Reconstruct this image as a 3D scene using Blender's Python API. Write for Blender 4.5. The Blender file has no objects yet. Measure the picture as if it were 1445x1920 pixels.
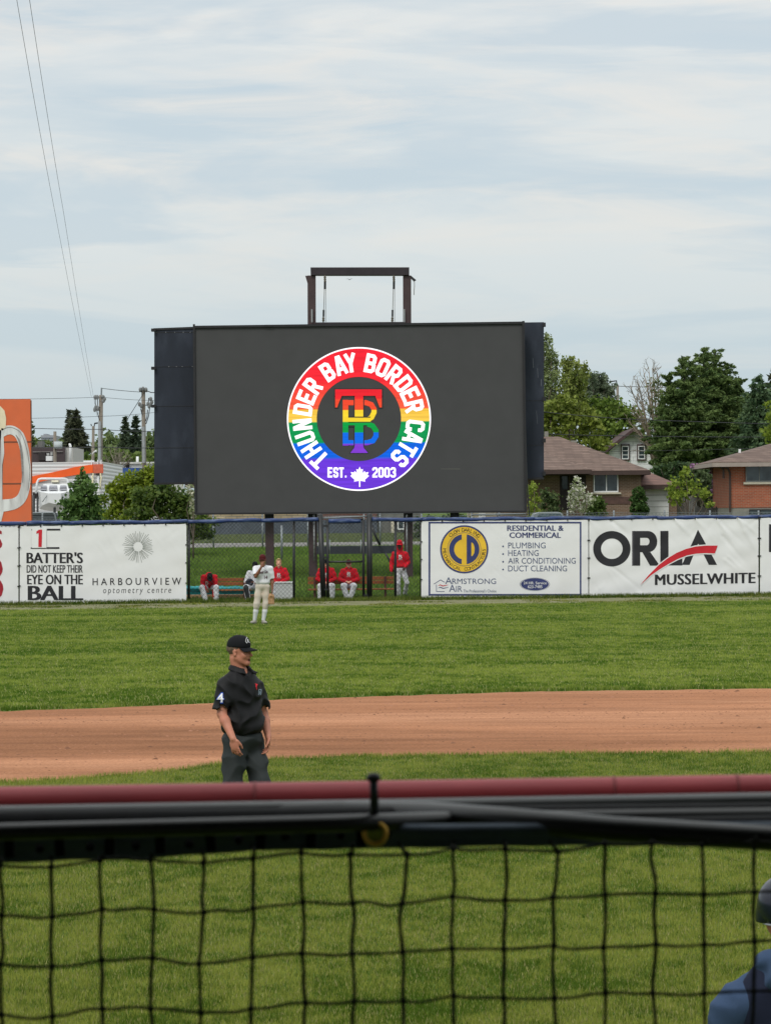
import bpy, bmesh, math, random
import numpy as np
from mathutils import Vector, Matrix
from mathutils.bvhtree import BVHTree

random.seed(7)
R = math.radians
scene = bpy.context.scene
C = scene.collection

# ------------------------------------------------------------------ camera
HC, FPX, ROLL = 2.75, 6027.0, R(0.5)
cam_d = bpy.data.cameras.new("camera")
cam_d.sensor_fit = 'VERTICAL'
cam_d.sensor_height = 36.0
cam_d.lens = 36.0 * FPX / 1920.0
cam_d.clip_start = 0.1
cam_d.clip_end = 9000
cam_d.dof.use_dof = True
cam_d.dof.focus_distance = 70.0
cam_d.dof.aperture_fstop = 25.0
cam = bpy.data.objects.new("camera", cam_d)
C.objects.link(cam)
cam.location = (0, 0, HC)
cam.rotation_euler = (Matrix.Rotation(R(90), 4, 'X') @ Matrix.Rotation(-ROLL, 4, 'Z')).to_euler()
scene.camera = cam

# ------------------------------------------------------------------ view, world, sun
scene.view_settings.view_transform = 'Standard'
scene.view_settings.look = 'None'
scene.view_settings.exposure = 0.0
scene.view_settings.gamma = 1.0
scene.cycles.max_bounces = 6
scene.cycles.transparent_max_bounces = 8
SUN_EL, SUN_AZ = R(48), R(205)      # sun high behind the camera, veiled by cloud

world = bpy.data.worlds.new("World")
scene.world = world
world.use_nodes = True
nt = world.node_tree
for n in list(nt.nodes):
    nt.nodes.remove(n)
def N(t, **kw):
    n = nt.nodes.new(t)
    for k, v in kw.items():
        setattr(n, k, v)
    return n
L = nt.links.new
out = N('ShaderNodeOutputWorld')
bg = N('ShaderNodeBackground')
bg.inputs['Strength'].default_value = 0.1
L(bg.outputs[0], out.inputs[0])
sky = N('ShaderNodeTexSky', sky_type='NISHITA')
sky.sun_disc = False
sky.sun_elevation = SUN_EL
sky.sun_rotation = SUN_AZ
sky.altitude = 200
sky.air_density = 1.0
sky.dust_density = 2.0
sky.ozone_density = 1.5
tc = N('ShaderNodeTexCoord')
sep = N('ShaderNodeSeparateXYZ')
L(tc.outputs['Generated'], sep.inputs[0])
# streets of thin cloud: the direction is stretched along the horizon, as a far flat layer looks
def cloud_noise(sx, sz, off, scale, detail, rough, dist=0.0):
    mp = N('ShaderNodeMapping')
    mp.inputs['Scale'].default_value = (sx, sx, sz)
    mp.inputs['Location'].default_value = off
    L(tc.outputs['Generated'], mp.inputs[0])
    nz = N('ShaderNodeTexNoise')
    nz.inputs['Scale'].default_value = scale
    nz.inputs['Detail'].default_value = detail
    nz.inputs['Roughness'].default_value = rough
    nz.inputs['Distortion'].default_value = dist
    L(mp.outputs[0], nz.inputs['Vector'])
    return nz
def ramp(src, stops, interp='LINEAR'):
    r = N('ShaderNodeValToRGB')
    r.color_ramp.interpolation = interp
    e = r.color_ramp.elements
    while len(e) < len(stops):
        e.new(0.5)
    for k, (p, c) in enumerate(stops):
        e[k].position = p
        e[k].color = (*c, 1) if len(c) == 3 else c
    L(src, r.inputs[0])
    return r
def mix(fac, a, b, blend='MIX'):
    m = N('ShaderNodeMix', data_type='RGBA', blend_type=blend)
    if hasattr(fac, 'links'):
        L(fac, m.inputs[0])
    else:
        m.inputs[0].default_value = fac
    for s, i in ((a, 6), (b, 7)):
        if hasattr(s, 'links'):
            L(s, m.inputs[i])
        else:
            m.inputs[i].default_value = (*s, 1)
    return m.outputs[2]
nA = cloud_noise(1.0, 5.5, (3.1, 0.4, 0.3), 5.0, 7, 0.55, 0.4)
nB = cloud_noise(1.0, 6.5, (1.7, 5.2, 2.2), 11.0, 6, 0.6, 0.6)
nC = cloud_noise(1.0, 8.0, (7.7, 2.2, 4.1), 5.0, 6, 0.55, 0.5)
hz = ramp(sep.outputs[2], [(0.0, (0, 0, 0)), (0.03, (0.12, 0.12, 0.12)), (0.085, (0.75, 0.75, 0.75)), (0.17, (1, 1, 1))])
thin = (6.3, 7.2, 7.75)            # blue-grey veil
white = (8.55, 8.65, 8.4)            # lit cloud
cream = (9.3, 8.8, 8.1)
fA = ramp(nA.outputs[0], [(0.40, (0, 0, 0)), (0.55, (1, 1, 1))])
base = mix(fA.outputs[0], thin, white)
fB = ramp(nB.outputs[0], [(0.47, (0, 0, 0)), (0.66, (0.85, 0.85, 0.85))])
base = mix(fB.outputs[0], base, cream)
fC = ramp(nC.outputs[0], [(0.52, (0, 0, 0)), (0.60, (0.8, 0.8, 0.8))])
base = mix(fC.outputs[0], base, (6.2, 7.1, 7.7))
low = mix(hz.outputs[0], (5.6, 6.75, 7.4), base)
zen = ramp(sep.outputs[2], [(0.0, (1, 1, 1)), (0.17, (1, 1, 1)), (0.5, (1.5, 1.5, 1.48)), (1.0, (2.0, 2.0, 1.96))])
final = mix(0.85, sky.outputs[0], mix(1.0, low, zen.outputs[0], 'MULTIPLY'))
L(final, bg.inputs[0])

sun_d = bpy.data.lights.new("sun", 'SUN')
sun_d.energy = 1.5
sun_d.angle = R(16)
sun_d.color = (1.0, 0.96, 0.9)
sun = bpy.data.objects.new("sun", sun_d)
C.objects.link(sun)
# sun direction from azimuth (clockwise from +Y) and elevation
_sd = Vector((math.sin(SUN_AZ) * math.cos(SUN_EL), math.cos(SUN_AZ) * math.cos(SUN_EL), math.sin(SUN_EL)))
sun.rotation_euler = _sd.to_track_quat('Z', 'Y').to_euler()
sun.location = (0, 0, 60)

# ------------------------------------------------------------------ helpers: points seen in the photograph
def ab(px, py):
    u, v = px - 722.5, 960.0 - py
    c, s = math.cos(ROLL), math.sin(ROLL)
    return u * c + v * s, -u * s + v * c
def P(px, py, Y):
    a, b = ab(px, py)
    return Vector((a / FPX * Y, Y, HC + b / FPX * Y))
FY, FM = 100.3, 0.146               # the outfield fence runs along Y = FY + FM * x
def PF(px, py, off=0.0):
    a, b = ab(px, py)
    Y = FY / (1 - FM * a / FPX)
    return Vector((a / FPX * Y, Y - off, HC + b / FPX * Y))
def PG(px, py, z=0.0):              # a point of the flat field
    a, b = ab(px, py)
    Y = (z - HC) * FPX / b
    return Vector((a / FPX * Y, Y, z))
def S(r, g, b):
    f = lambda c: ((c / 255) / 12.92) if c / 255 <= 0.04045 else (((c / 255) + 0.055) / 1.055) ** 2.4
    return (f(r), f(g), f(b))
def lerp(a, b, t):
    return a + (b - a) * t
def interp(pts, x):
    for (x0, y0), (x1, y1) in zip(pts, pts[1:]):
        if x <= x1:
            return lerp(y0, y1, (x - x0) / (x1 - x0))
    (x0, y0), (x1, y1) = pts[-2:]
    return lerp(y0, y1, (x - x0) / (x1 - x0))

# ------------------------------------------------------------------ helpers: objects
W = {}
def tag(o, label=None, cat=None, group=None, kind=None):
    if label: o['label'] = label
    if cat: o['category'] = cat
    if group: o['group'] = group
    if kind: o['kind'] = kind
    return o
def thing(name, label, cat, loc, group=None):
    o = bpy.data.objects.new(name, None)
    o.empty_display_size = 0.2
    C.objects.link(o)
    o.location = loc
    W[o.name] = Vector(loc)
    return tag(o, label, cat, group)
def link_mesh(name, me, m, parent=None):
    o = bpy.data.objects.new(name, me)
    C.objects.link(o)
    if m is not None:
        me.materials.append(m)
    if parent is not None:
        o.parent = parent
        W[o.name] = W[parent.name]
    else:
        W[o.name] = Vector((0, 0, 0))
    return o
def kids(o):
    return [c for c in bpy.data.objects if c.parent == o]
def copy_tree(o, parent=None, delta=None):
    ch = kids(o)
    c = o.copy()
    C.objects.link(c)
    if parent is not None:
        c.parent = parent
    if delta is not None:
        c.location = o.location + Vector(delta)
        W[c.name] = W[o.name] + Vector(delta)
    else:
        W[c.name] = W[parent.name]
    for k in ch:
        copy_tree(k, c)
    return c

class MB:
    def __init__(s):
        s.v, s.f = [], []
    def add(s, vs, fs):
        n = len(s.v)
        s.v += [tuple(p) for p in vs]
        s.f += [tuple(i + n for i in f) for f in fs]
        return s
    def box(s, c, size, M=None):
        hx, hy, hz = size[0] / 2, size[1] / 2, size[2] / 2
        c = Vector(c)
        vs = [Vector((x, y, z)) for x in (-hx, hx) for y in (-hy, hy) for z in (-hz, hz)]
        if M is not None:
            vs = [M @ p for p in vs]
        return s.add([p + c for p in vs], [(0, 1, 3, 2), (4, 6, 7, 5), (0, 4, 5, 1), (2, 3, 7, 6), (0, 2, 6, 4), (1, 5, 7, 3)])
    def box2(s, a, b):
        a, b = Vector(a), Vector(b)
        return s.box((a + b) / 2, [abs(q) for q in (b - a)])
    def tube(s, pts, r, n=8, caps=True):
        pts = [Vector(p) for p in pts]
        rs = r if isinstance(r, (list, tuple)) else [r] * len(pts)
        vs, fs = [], []
        ref = None
        for i, p in enumerate(pts):
            d = (pts[min(i + 1, len(pts) - 1)] - pts[max(i - 1, 0)])
            if d.length < 1e-9: d = Vector((0, 0, 1))
            d.normalize()
            if ref is None:
                ref = Vector((0, 0, 1)) if abs(d.z) < 0.9 else Vector((1, 0, 0))
            x = d.cross(ref); x.normalize()
            y = x.cross(d); ref = y
            for k in range(n):
                t = 2 * math.pi * (k + 0.5) / n
                vs.append(p + x * (rs[i] * math.cos(t)) + y * (rs[i] * math.sin(t)))
        for i in range(len(pts) - 1):
            for k in range(n):
                a, b = i * n + k, i * n + (k + 1) % n
                fs.append((a, b, b + n, a + n))
        if caps:
            fs.append(tuple(range(n - 1, -1, -1)))
            fs.append(tuple((len(pts) - 1) * n + k for k in range(n)))
        return s.add(vs, fs)
    def prism(s, poly, d):
        """poly: ordered 3-D outline; d: extrusion vector"""
        poly = [Vector(p) for p in poly]
        d = Vector(d)
        n = len(poly)
        fs = [tuple(range(n)), tuple(range(2 * n - 1, n - 1, -1))]
        fs += [(k, k + n, (k + 1) % n + n, (k + 1) % n) for k in range(n)]
        return s.add(poly + [p + d for p in poly], fs)
    def quad(s, a, b, c, d):
        return s.add([a, b, c, d], [(0, 1, 2, 3)])
    def ball(s, c, r, nu=10, nv=7, M=None):
        c = Vector(c)
        r = r if isinstance(r, (tuple, list)) else (r, r, r)
        vs, fs = [], []
        for i in range(nv + 1):
            t = math.pi * i / nv
            for k in range(nu):
                f = 2 * math.pi * k / nu
                p = Vector((r[0] * math.sin(t) * math.cos(f), r[1] * math.sin(t) * math.sin(f), r[2] * math.cos(t)))
                vs.append((M @ p if M is not None else p) + c)
        for i in range(nv):
            for k in range(nu):
                a, b = i * nu + k, i * nu + (k + 1) % nu
                fs.append((a, a + nu, b + nu, b))
        return s.add(vs, fs)
    def build(s, name, m, parent=None, smooth=False, bevel=0.0, fix=True):
        o0 = W[parent.name] if parent is not None else Vector((0, 0, 0))
        me = bpy.data.meshes.new(name)
        me.from_pydata([(p[0] - o0.x, p[1] - o0.y, p[2] - o0.z) for p in s.v], [], s.f)
        if fix:
            bm = bmesh.new(); bm.from_mesh(me)
            bmesh.ops.recalc_face_normals(bm, faces=bm.faces)
            if bevel:
                bmesh.ops.bevel(bm, geom=[e for e in bm.edges if e.is_manifold and e.calc_face_angle(0) > 0.5],
                                offset=bevel, segments=2, affect='EDGES', profile=0.5)
            bm.to_mesh(me); bm.free()
        if smooth:
            me.polygons.foreach_set('use_smooth', [True] * len(me.polygons))
        me.update()
        return link_mesh(name, me, m, parent)

def np_mesh(name, v, f, m, parent=None, smooth=False, col=None):
    """v (n,3), f (k,3|4) arrays; col (n,3) point colours"""
    o0 = W[parent.name] if parent is not None else Vector((0, 0, 0))
    v = np.asarray(v, dtype=np.float32) - np.array(o0, dtype=np.float32)
    f = np.asarray(f, dtype=np.int32)
    me = bpy.data.meshes.new(name)
    k = f.shape[1]
    me.vertices.add(len(v)); me.vertices.foreach_set('co', v.ravel())
    me.loops.add(f.size); me.loops.foreach_set('vertex_index', f.ravel())
    me.polygons.add(len(f))
    me.polygons.foreach_set('loop_start', np.arange(0, f.size, k, dtype=np.int32))
    me.update(calc_edges=True)
    if smooth:
        me.polygons.foreach_set('use_smooth', np.ones(len(f), dtype=bool))
    if col is not None:
        at = me.color_attributes.new('tone', 'FLOAT_COLOR', 'POINT')
        c4 = np.ones((len(v), 4), dtype=np.float32); c4[:, :3] = col
        at.data.foreach_set('color', c4.ravel())
    me.validate()
    return link_mesh(name, me, m, parent)

# ------------------------------------------------------------------ helpers: materials
def new_mat(name):
    m = bpy.data.materials.new(name)
    m.use_nodes = True
    return m, m.node_tree, m.node_tree.nodes['Principled BSDF']
def mat(name, col, rough=0.7, var=0.12, scale=6.0, detail=4, metal=0.0, bump=0.0, bscale=None, stretch=(1, 1, 1), spec=0.4, dirt=None, coords='Object'):
    m, t, b = new_mat(name)
    n, l = t.nodes.new, t.links.new
    tcn = n('ShaderNodeTexCoord'); mp = n('ShaderNodeMapping')
    mp.inputs['Scale'].default_value = stretch
    l(tcn.outputs[coords], mp.inputs[0])
    nz = n('ShaderNodeTexNoise')
    nz.inputs['Scale'].default_value = scale
    nz.inputs['Detail'].default_value = detail
    nz.inputs['Roughness'].default_value = 0.6
    l(mp.outputs[0], nz.inputs['Vector'])
    rp = n('ShaderNodeValToRGB')
    rp.color_ramp.elements[0].position = 0.3
    rp.color_ramp.elements[1].position = 0.7
    rp.color_ramp.elements[0].color = (*[c * (1 - var) for c in col], 1)
    rp.color_ramp.elements[1].color = (*[min(1, c * (1 + var)) for c in col], 1)
    l(nz.outputs[0], rp.inputs[0])
    src = rp.outputs[0]
    if dirt:
        dcol, amount, dscale = dirt
        n2 = n('ShaderNodeTexNoise'); n2.inputs['Scale'].default_value = dscale; n2.inputs['Detail'].default_value = 6
        l(mp.outputs[0], n2.inputs['Vector'])
        r2 = n('ShaderNodeValToRGB')
        r2.color_ramp.elements[0].position = 0.5; r2.color_ramp.elements[1].position = 0.75
        r2.color_ramp.elements[1].color = (amount, amount, amount, 1)
        l(n2.outputs[0], r2.inputs[0])
        mx = n('ShaderNodeMix'); mx.data_type = 'RGBA'
        l(r2.outputs[0], mx.inputs[0]); l(src, mx.inputs[6]); mx.inputs[7].default_value = (*dcol, 1)
        src = mx.outputs[2]
    l(src, b.inputs['Base Color'])
    b.inputs['Roughness'].default_value = rough
    b.inputs['Metallic'].default_value = metal
    b.inputs['Specular IOR Level'].default_value = spec
    if bump:
        nb = n('ShaderNodeTexNoise'); nb.inputs['Scale'].default_value = bscale or scale * 3; nb.inputs['Detail'].default_value = 5
        l(mp.outputs[0], nb.inputs['Vector'])
        bp = n('ShaderNodeBump'); bp.inputs['Strength'].default_value = bump; bp.inputs['Distance'].default_value = 0.02
        l(nb.outputs[0], bp.inputs['Height']); l(bp.outputs[0], b.inputs['Normal'])
    return m
def emit(name, col, strength=1.0):
    m, t, b = new_mat(name)
    b.inputs['Base Color'].default_value = (0.03, 0.03, 0.03, 1)
    b.inputs['Emission Color'].default_value = (*col, 1)
    b.inputs['Emission Strength'].default_value = strength
    b.inputs['Specular IOR Level'].default_value = 0.0
    b.inputs['Roughness'].default_value = 0.6
    return m
def tone_mat(name, rough=0.8, transl=0.0, spec=0.25, mul=(1, 1, 1)):
    """colour from the mesh's own tone attribute (leaf to leaf, blade to blade)"""
    m, t, b = new_mat(name)
    n, l = t.nodes.new, t.links.new
    at = n('ShaderNodeAttribute'); at.attribute_name = 'tone'
    l(at.outputs['Color'], b.inputs['Base Color'])
    b.inputs['Roughness'].default_value = rough
    b.inputs['Specular IOR Level'].default_value = spec
    if transl:
        tr = n('ShaderNodeBsdfTranslucent'); l(at.outputs['Color'], tr.inputs[0])
        ms = n('ShaderNodeMixShader'); ms.inputs[0].default_value = transl
        o = [x for x in t.nodes if x.type == 'OUTPUT_MATERIAL'][0]
        l(b.outputs[0], ms.inputs[1]); l(tr.outputs[0], ms.inputs[2]); l(ms.outputs[0], o.inputs[0])
    return m
def brick_mat(name, c1, c2, mortar, scale=1.0, bw=0.22, bh=0.075, ms=0.012, rough=0.85, coords='Object', axis='XZ'):
    m, t, b = new_mat(name)
    n, l = t.nodes.new, t.links.new
    tcn = n('ShaderNodeTexCoord'); sp = n('ShaderNodeSeparateXYZ'); cb = n('ShaderNodeCombineXYZ')
    l(tcn.outputs[coords], sp.inputs[0])
    ad = n('ShaderNodeMath'); ad.operation = 'ADD'
    l(sp.outputs[0], ad.inputs[0]); l(sp.outputs[1], ad.inputs[1])
    l(ad.outputs[0], cb.inputs[0]); l(sp.outputs[2], cb.inputs[1])
    br = n('ShaderNodeTexBrick')
    br.inputs['Color1'].default_value = (*c1, 1); br.inputs['Color2'].default_value = (*c2, 1)
    br.inputs['Mortar'].default_value = (*mortar, 1)
    br.inputs['Scale'].default_value = scale
    br.inputs['Mortar Size'].default_value = ms
    br.inputs['Brick Width'].default_value = bw
    br.inputs['Row Height'].default_value = bh
    l(cb.outputs[0], br.inputs['Vector'])
    nz = n('ShaderNodeTexNoise'); nz.inputs['Scale'].default_value = 1.5; nz.inputs['Detail'].default_value = 5
    l(tcn.outputs[coords], nz.inputs['Vector'])
    rp = n('ShaderNodeValToRGB')
    rp.color_ramp.elements[0].color = (0.6, 0.6, 0.6, 1); rp.color_ramp.elements[1].color = (1.3, 1.3, 1.3, 1)
    l(nz.outputs[0], rp.inputs[0])
    mx = n('ShaderNodeMix'); mx.data_type = 'RGBA'; mx.blend_type = 'MULTIPLY'; mx.inputs[0].default_value = 1
    l(br.outputs[0], mx.inputs[6]); l(rp.outputs[0], mx.inputs[7])
    l(mx.outputs[2], b.inputs['Base Color'])
    b.inputs['Roughness'].default_value = rough
    return m

# ------------------------------------------------------------------ helpers: flat lettering, cut and laid on a surface
_txt = {}
def text2d(s, bold=0.0, shear=0.0, space=1.0):
    key = (s, bold, shear, space)
    if key in _txt:
        return _txt[key]
    cu = bpy.data.curves.new('t', 'FONT')
    cu.body = s; cu.offset = bold; cu.shear = shear; cu.space_character = space; cu.resolution_u = 3
    cu.fill_mode = 'FRONT'
    ob = bpy.data.objects.new('t', cu)
    C.objects.link(ob)
    dg = bpy.context.evaluated_depsgraph_get(); dg.update()
    me = bpy.data.meshes.new_from_object(ob.evaluated_get(dg))
    v = [(p.co.x, p.co.y) for p in me.vertices]
    f = [tuple(p.vertices) for p in me.polygons]
    bpy.data.objects.remove(ob); bpy.data.curves.remove(cu); bpy.data.meshes.remove(me)
    _txt[key] = (v, f)
    return v, f
def smooth_pts(pts, n=5):
    q = [tuple(map(float, p)) for p in pts]; o = []
    for i in range(len(q) - 1):
        a, b, c, d = q[max(0, i - 1)], q[i], q[i + 1], q[min(len(q) - 1, i + 2)]
        for k in range(n):
            t = k / n
            o.append(tuple(0.5 * (2 * b[j] + (c[j] - a[j]) * t + (2 * a[j] - 5 * b[j] + 4 * c[j] - d[j]) * t * t + (3 * b[j] - a[j] - 3 * c[j] + d[j]) * t ** 3) for j in range(len(b))))
    return o + [q[-1]]
class Flat:
    """2-D shapes in photograph pixels (x right, y down), mapped to 3-D at the end"""
    def __init__(s):
        s.v, s.f, s.l = [], [], []
    def add(s, v, f, lift=0.0):
        n = len(s.v); s.v += list(v); s.l += [lift] * len(v); s.f += [tuple(i + n for i in q) for q in f]
        return s
    def text(s, st, x0, y0, x1, y1, bold=0.0, shear=0.0, space=1.0, slope=0.0):
        v, f = text2d(st, min(bold, 0.0), shear, space)
        xs = [p[0] for p in v]; ys = [p[1] for p in v]
        a0, a1, b0, b1 = min(xs), max(xs), min(ys), max(ys)
        w = [(lerp(x0, x1, (p[0] - a0) / (a1 - a0)), 0) for p in v]
        w = [(q[0], lerp(y1, y0, (p[1] - b0) / (b1 - b0)) + slope * (q[0] - x0)) for p, q in zip(v, w)]
        if bold <= 0:
            return s.add(w, f)
        # heavier weight: copies a little to each side, each a hair in front of the last
        bx = bold * (y1 - y0) * 1.1
        cx_ = (x0 + x1) / 2
        k_ = 1 - 2 * bx / max(1e-6, x1 - x0)
        for n_, dx in enumerate((-bx, 0.0, bx)):
            s.add([(cx_ + (q[0] - cx_) * k_ + dx, q[1]) for q in w], f, n_ * 0.0012)
        return s
    def text_on_arc(s, st, cx, cy, r, angs, h, wscale=1.0, bold=0.0, inside=False):
        for ch, a in zip(st, angs):
            if ch == ' ': continue
            v, f = text2d(ch, bold)
            xs = [p[0] for p in v]
            mx_ = (min(xs) + max(xs)) / 2
            t = R(a)
            w = []
            for x, y in v:
                u, q = (x - mx_) * h / 0.7 * wscale, (y - 0.35) * h / 0.7
                if inside: u, q = -u, -q
                rr = r + q
                # clockwise from the top; y down
                w.append((cx + rr * math.sin(t) + u * math.cos(t), cy - rr * math.cos(t) + u * math.sin(t)))
            s.add(w, f)
        return s
    def rect(s, x0, y0, x1, y1):
        return s.add([(x0, y0), (x1, y0), (x1, y1), (x0, y1)], [(0, 1, 2, 3)])
    def poly(s, pts):
        return s.add(pts, [tuple(range(len(pts)))])
    def ring(s, cx, cy, r0, r1, n=72, sy=1.0, a0=0.0, a1=360.0):
        v, f = [], []
        for k in range(n + 1):
            t = R(lerp(a0, a1, k / n))
            for r in (r0, r1):
                v.append((cx + r * math.sin(t), cy - r * sy * math.cos(t)))
        for k in range(n):
            f.append((2 * k, 2 * k + 1, 2 * k + 3, 2 * k + 2))
        return s.add(v, f)
    def disc(s, cx, cy, r, n=64, sy=1.0):
        return s.poly([(cx + r * math.sin(2 * math.pi * k / n), cy - r * sy * math.cos(2 * math.pi * k / n)) for k in range(n)])
    def stroke(s, pts, w, closed=False):
        """mitred polyline of width w"""
        n = len(pts)
        Lp, Rp = [], []
        for i in range(n):
            p = Vector(pts[i])
            if closed or 0 < i < n - 1:
                d0 = (p - Vector(pts[i - 1])).normalized(); d1 = (Vector(pts[(i + 1) % n]) - p).normalized()
            elif i == 0:
                d0 = d1 = (Vector(pts[1]) - p).normalized()
            else:
                d0 = d1 = (p - Vector(pts[i - 1])).normalized()
            n0, n1 = Vector((-d0.y, d0.x)), Vector((-d1.y, d1.x))
            m_ = (n0 + n1)
            m_ = m_ / max(0.25, m_.length_squared) * 2
            ww = w[i] if isinstance(w, (list, tuple)) else w
            Lp.append(p + m_ * ww / 2); Rp.append(p - m_ * ww / 2)
        f = [(2 * i, 2 * i + 1, 2 * i + 3, 2 * i + 2) for i in range(n - 1)]
        if closed: f.append((2 * n - 2, 2 * n - 1, 1, 0))
        v = []
        for a, b in zip(Lp, Rp): v += [tuple(a), tuple(b)]
        return s.add(v, f)
    def build(s, name, m, parent, fn, cut=0.0, flip=True):
        me = bpy.data.meshes.new(name)
        me.from_pydata([(x, y, z) for (x, y), z in zip(s.v, s.l)], [], s.f)
        bm = bmesh.new(); bm.from_mesh(me)
        if cut:
            xs = [p[0] for p in s.v]; ys = [p[1] for p in s.v]
            for ax, lo, hi in ((0, min(xs), max(xs)), (1, min(ys), max(ys))):
                k = math.ceil(lo / cut)
                while k * cut < hi:
                    co = (k * cut, 0, 0) if ax == 0 else (0, k * cut, 0)
                    no = (1, 0, 0) if ax == 0 else (0, 1, 0)
                    bmesh.ops.bisect_plane(bm, geom=bm.verts[:] + bm.edges[:] + bm.faces[:], plane_co=co, plane_no=no)
                    k += 1
        o0 = W[parent.name] if parent is not None else Vector((0, 0, 0))
        for vv in bm.verts:
            lf = vv.co.z; vv.co = fn(vv.co.x, vv.co.y) - o0; vv.co.y -= lf
        bm.normal_update()
        for fc in bm.faces:
            if fc.normal.y > 0: fc.normal_flip()
        bm.to_mesh(me); bm.free()
        if cut:
            me.polygons.foreach_set('use_smooth', [True] * len(me.polygons))
        return link_mesh(name, me, m, parent)

# value noise on arrays
def vnoise(x, y, seed=0):
    xi, yi = np.floor(x).astype(np.int64), np.floor(y).astype(np.int64)
    fx, fy = x - xi, y - yi
    fx, fy = fx * fx * (3 - 2 * fx), fy * fy * (3 - 2 * fy)
    def h(a, b):
        n = (a * 374761393 + b * 668265263 + seed * 974711) & 0x7fffffff
        n = ((n ^ (n >> 13)) * 1274126177) & 0x7fffffff
        return ((n ^ (n >> 16)) & 0xffff) / 65535.0
    return (h(xi, yi) * (1 - fx) + h(xi + 1, yi) * fx) * (1 - fy) + (h(xi, yi + 1) * (1 - fx) + h(xi + 1, yi + 1) * fx) * fy
def fbm(x, y, seed=0, o=4):
    s, a, t = 0, 0.5, 0
    for k in range(o):
        s = s + a * vnoise(x * 2 ** k, y * 2 ** k, seed + k); t += a; a *= 0.55
    return s / t
# ================================================================== ground, field, bank, road
BANK = [(-50, 0.0), (103.5, 0.0), (106, 0.06), (110, 0.3), (125, 0.77), (140, 1.24), (147, 1.37), (155, 1.64), (200, 2.2), (420, 2.45), (9000, 2.45)]
def ground_z(x, Y):
    return interp(BANK, Y - 0.146 * max(-16, min(16, x)) * (1 if Y < 110 else max(0, 1 - (Y - 110) / 20)))
def grass_ground_mat(name, ca, cb, cc):
    m, t, b = new_mat(name)
    n, l = t.nodes.new, t.links.new
    tcn = n('ShaderNodeTexCoord')
    def nz(sc, det, mp=None):
        q = n('ShaderNodeTexNoise'); q.inputs['Scale'].default_value = sc; q.inputs['Detail'].default_value = det; q.inputs['Roughness'].default_value = 0.65
        l(tcn.outputs['Object'], q.inputs['Vector']); return q
    a, c = nz(0.35, 6), nz(9.0, 5)
    r1 = n('ShaderNodeValToRGB')
    r1.color_ramp.elements[0].position = 0.35; r1.color_ramp.elements[0].color = (*ca, 1)
    r1.color_ramp.elements[1].position = 0.65; r1.color_ramp.elements[1].color = (*cb, 1)
    l(a.outputs[0], r1.inputs[0])
    r2 = n('ShaderNodeValToRGB')
    r2.color_ramp.elements[0].position = 0.42; r2.color_ramp.elements[1].position = 0.75
    r2.color_ramp.elements[1].color = (0.8, 0.8, 0.8, 1)
    l(c.outputs[0], r2.inputs[0])
    mx = n('ShaderNodeMix'); mx.data_type = 'RGBA'
    l(r2.outputs[0], mx.inputs[0]); l(r1.outputs[0], mx.inputs[6]); mx.inputs[7].default_value = (*cc, 1)
    l(mx.outputs[2], b.inputs['Base Color'])
    b.inputs['Roughness'].default_value = 0.9
    b.inputs['Specular IOR Level'].default_value = 0.1
    bp = n('ShaderNodeBump'); bp.inputs['Strength'].default_value = 0.6; bp.inputs['Distance'].default_value = 0.04
    l(c.outputs[0], bp.inputs['Height']); l(bp.outputs[0], b.inputs['Normal'])
    return m
M_lawn = grass_ground_mat('lawn_soil', (0.062, 0.105, 0.012), (0.095, 0.138, 0.022), (0.042, 0.080, 0.010))
ys = list(np.linspace(-40, 100, 30)) + list(np.linspace(101, 160, 60)) + [170, 185, 200, 230, 270, 330, 420, 700, 1200, 2500, 5000, 8000]
xs = [-6000, -2500, -900, -300, -120] + list(np.linspace(-60, 60, 41)) + [120, 300, 900, 2500, 6000]
gv = [(x, y, ground_z(x, y)) for y in ys for x in xs]
nx = len(xs)
gf = [(j * nx + i, j * nx + i + 1, (j + 1) * nx + i + 1, (j + 1) * nx + i) for j in range(len(ys) - 1) for i in range(nx - 1)]
o = np_mesh('ground', gv, gf, M_lawn, smooth=True); tag(o, kind='structure')

# infield dirt: outline read from the photograph, carried past its sides
back = [(-400, 1352), (0, 1334), (200, 1328), (400, 1320), (500, 1313), (720, 1306), (900, 1300), (1080, 1296), (1445, 1292), (1900, 1290)]
front = [(-400, 1486), (0, 1468), (100, 1463), (220, 1455), (300, 1448), (360, 1441), (420, 1431), (510, 1424), (720, 1418), (1080, 1414), (1445, 1411), (1900, 1408)]
rng = np.random.default_rng(5)
def edge_world(pts, n):
    px = np.linspace(-400, 1900, n)
    py = np.interp(px, [p[0] for p in pts], [p[1] for p in pts])
    k = np.hanning(15); k /= k.sum()
    py = np.convolve(np.pad(py, 7, mode='edge'), k, 'valid')
    w = [PG(a, b) for a, b in zip(px, py)]
    return np.array([(q.x, q.y) for q in w])
NB = 240
eb, ef = edge_world(back, NB), edge_world(front, NB)
eb[:, 1] += (fbm(eb[:, 0] * 3, eb[:, 0] * 0, 3) - 0.5) * 0.35
ef[:, 1] += (fbm(ef[:, 0] * 4, ef[:, 0] * 0, 9) - 0.5) * 0.25
def front_y(x): return np.interp(x, ef[:, 0], ef[:, 1])
def back_y(x): return np.interp(x, eb[:, 0], eb[:, 1])
m, t, b = new_mat('infield_clay')
n, l = t.nodes.new, t.links.new
tcn = n('ShaderNodeTexCoord'); mp = n('ShaderNodeMapping'); mp.inputs['Scale'].default_value = (0.2, 1.0, 1)
l(tcn.outputs['Object'], mp.inputs[0])
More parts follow.
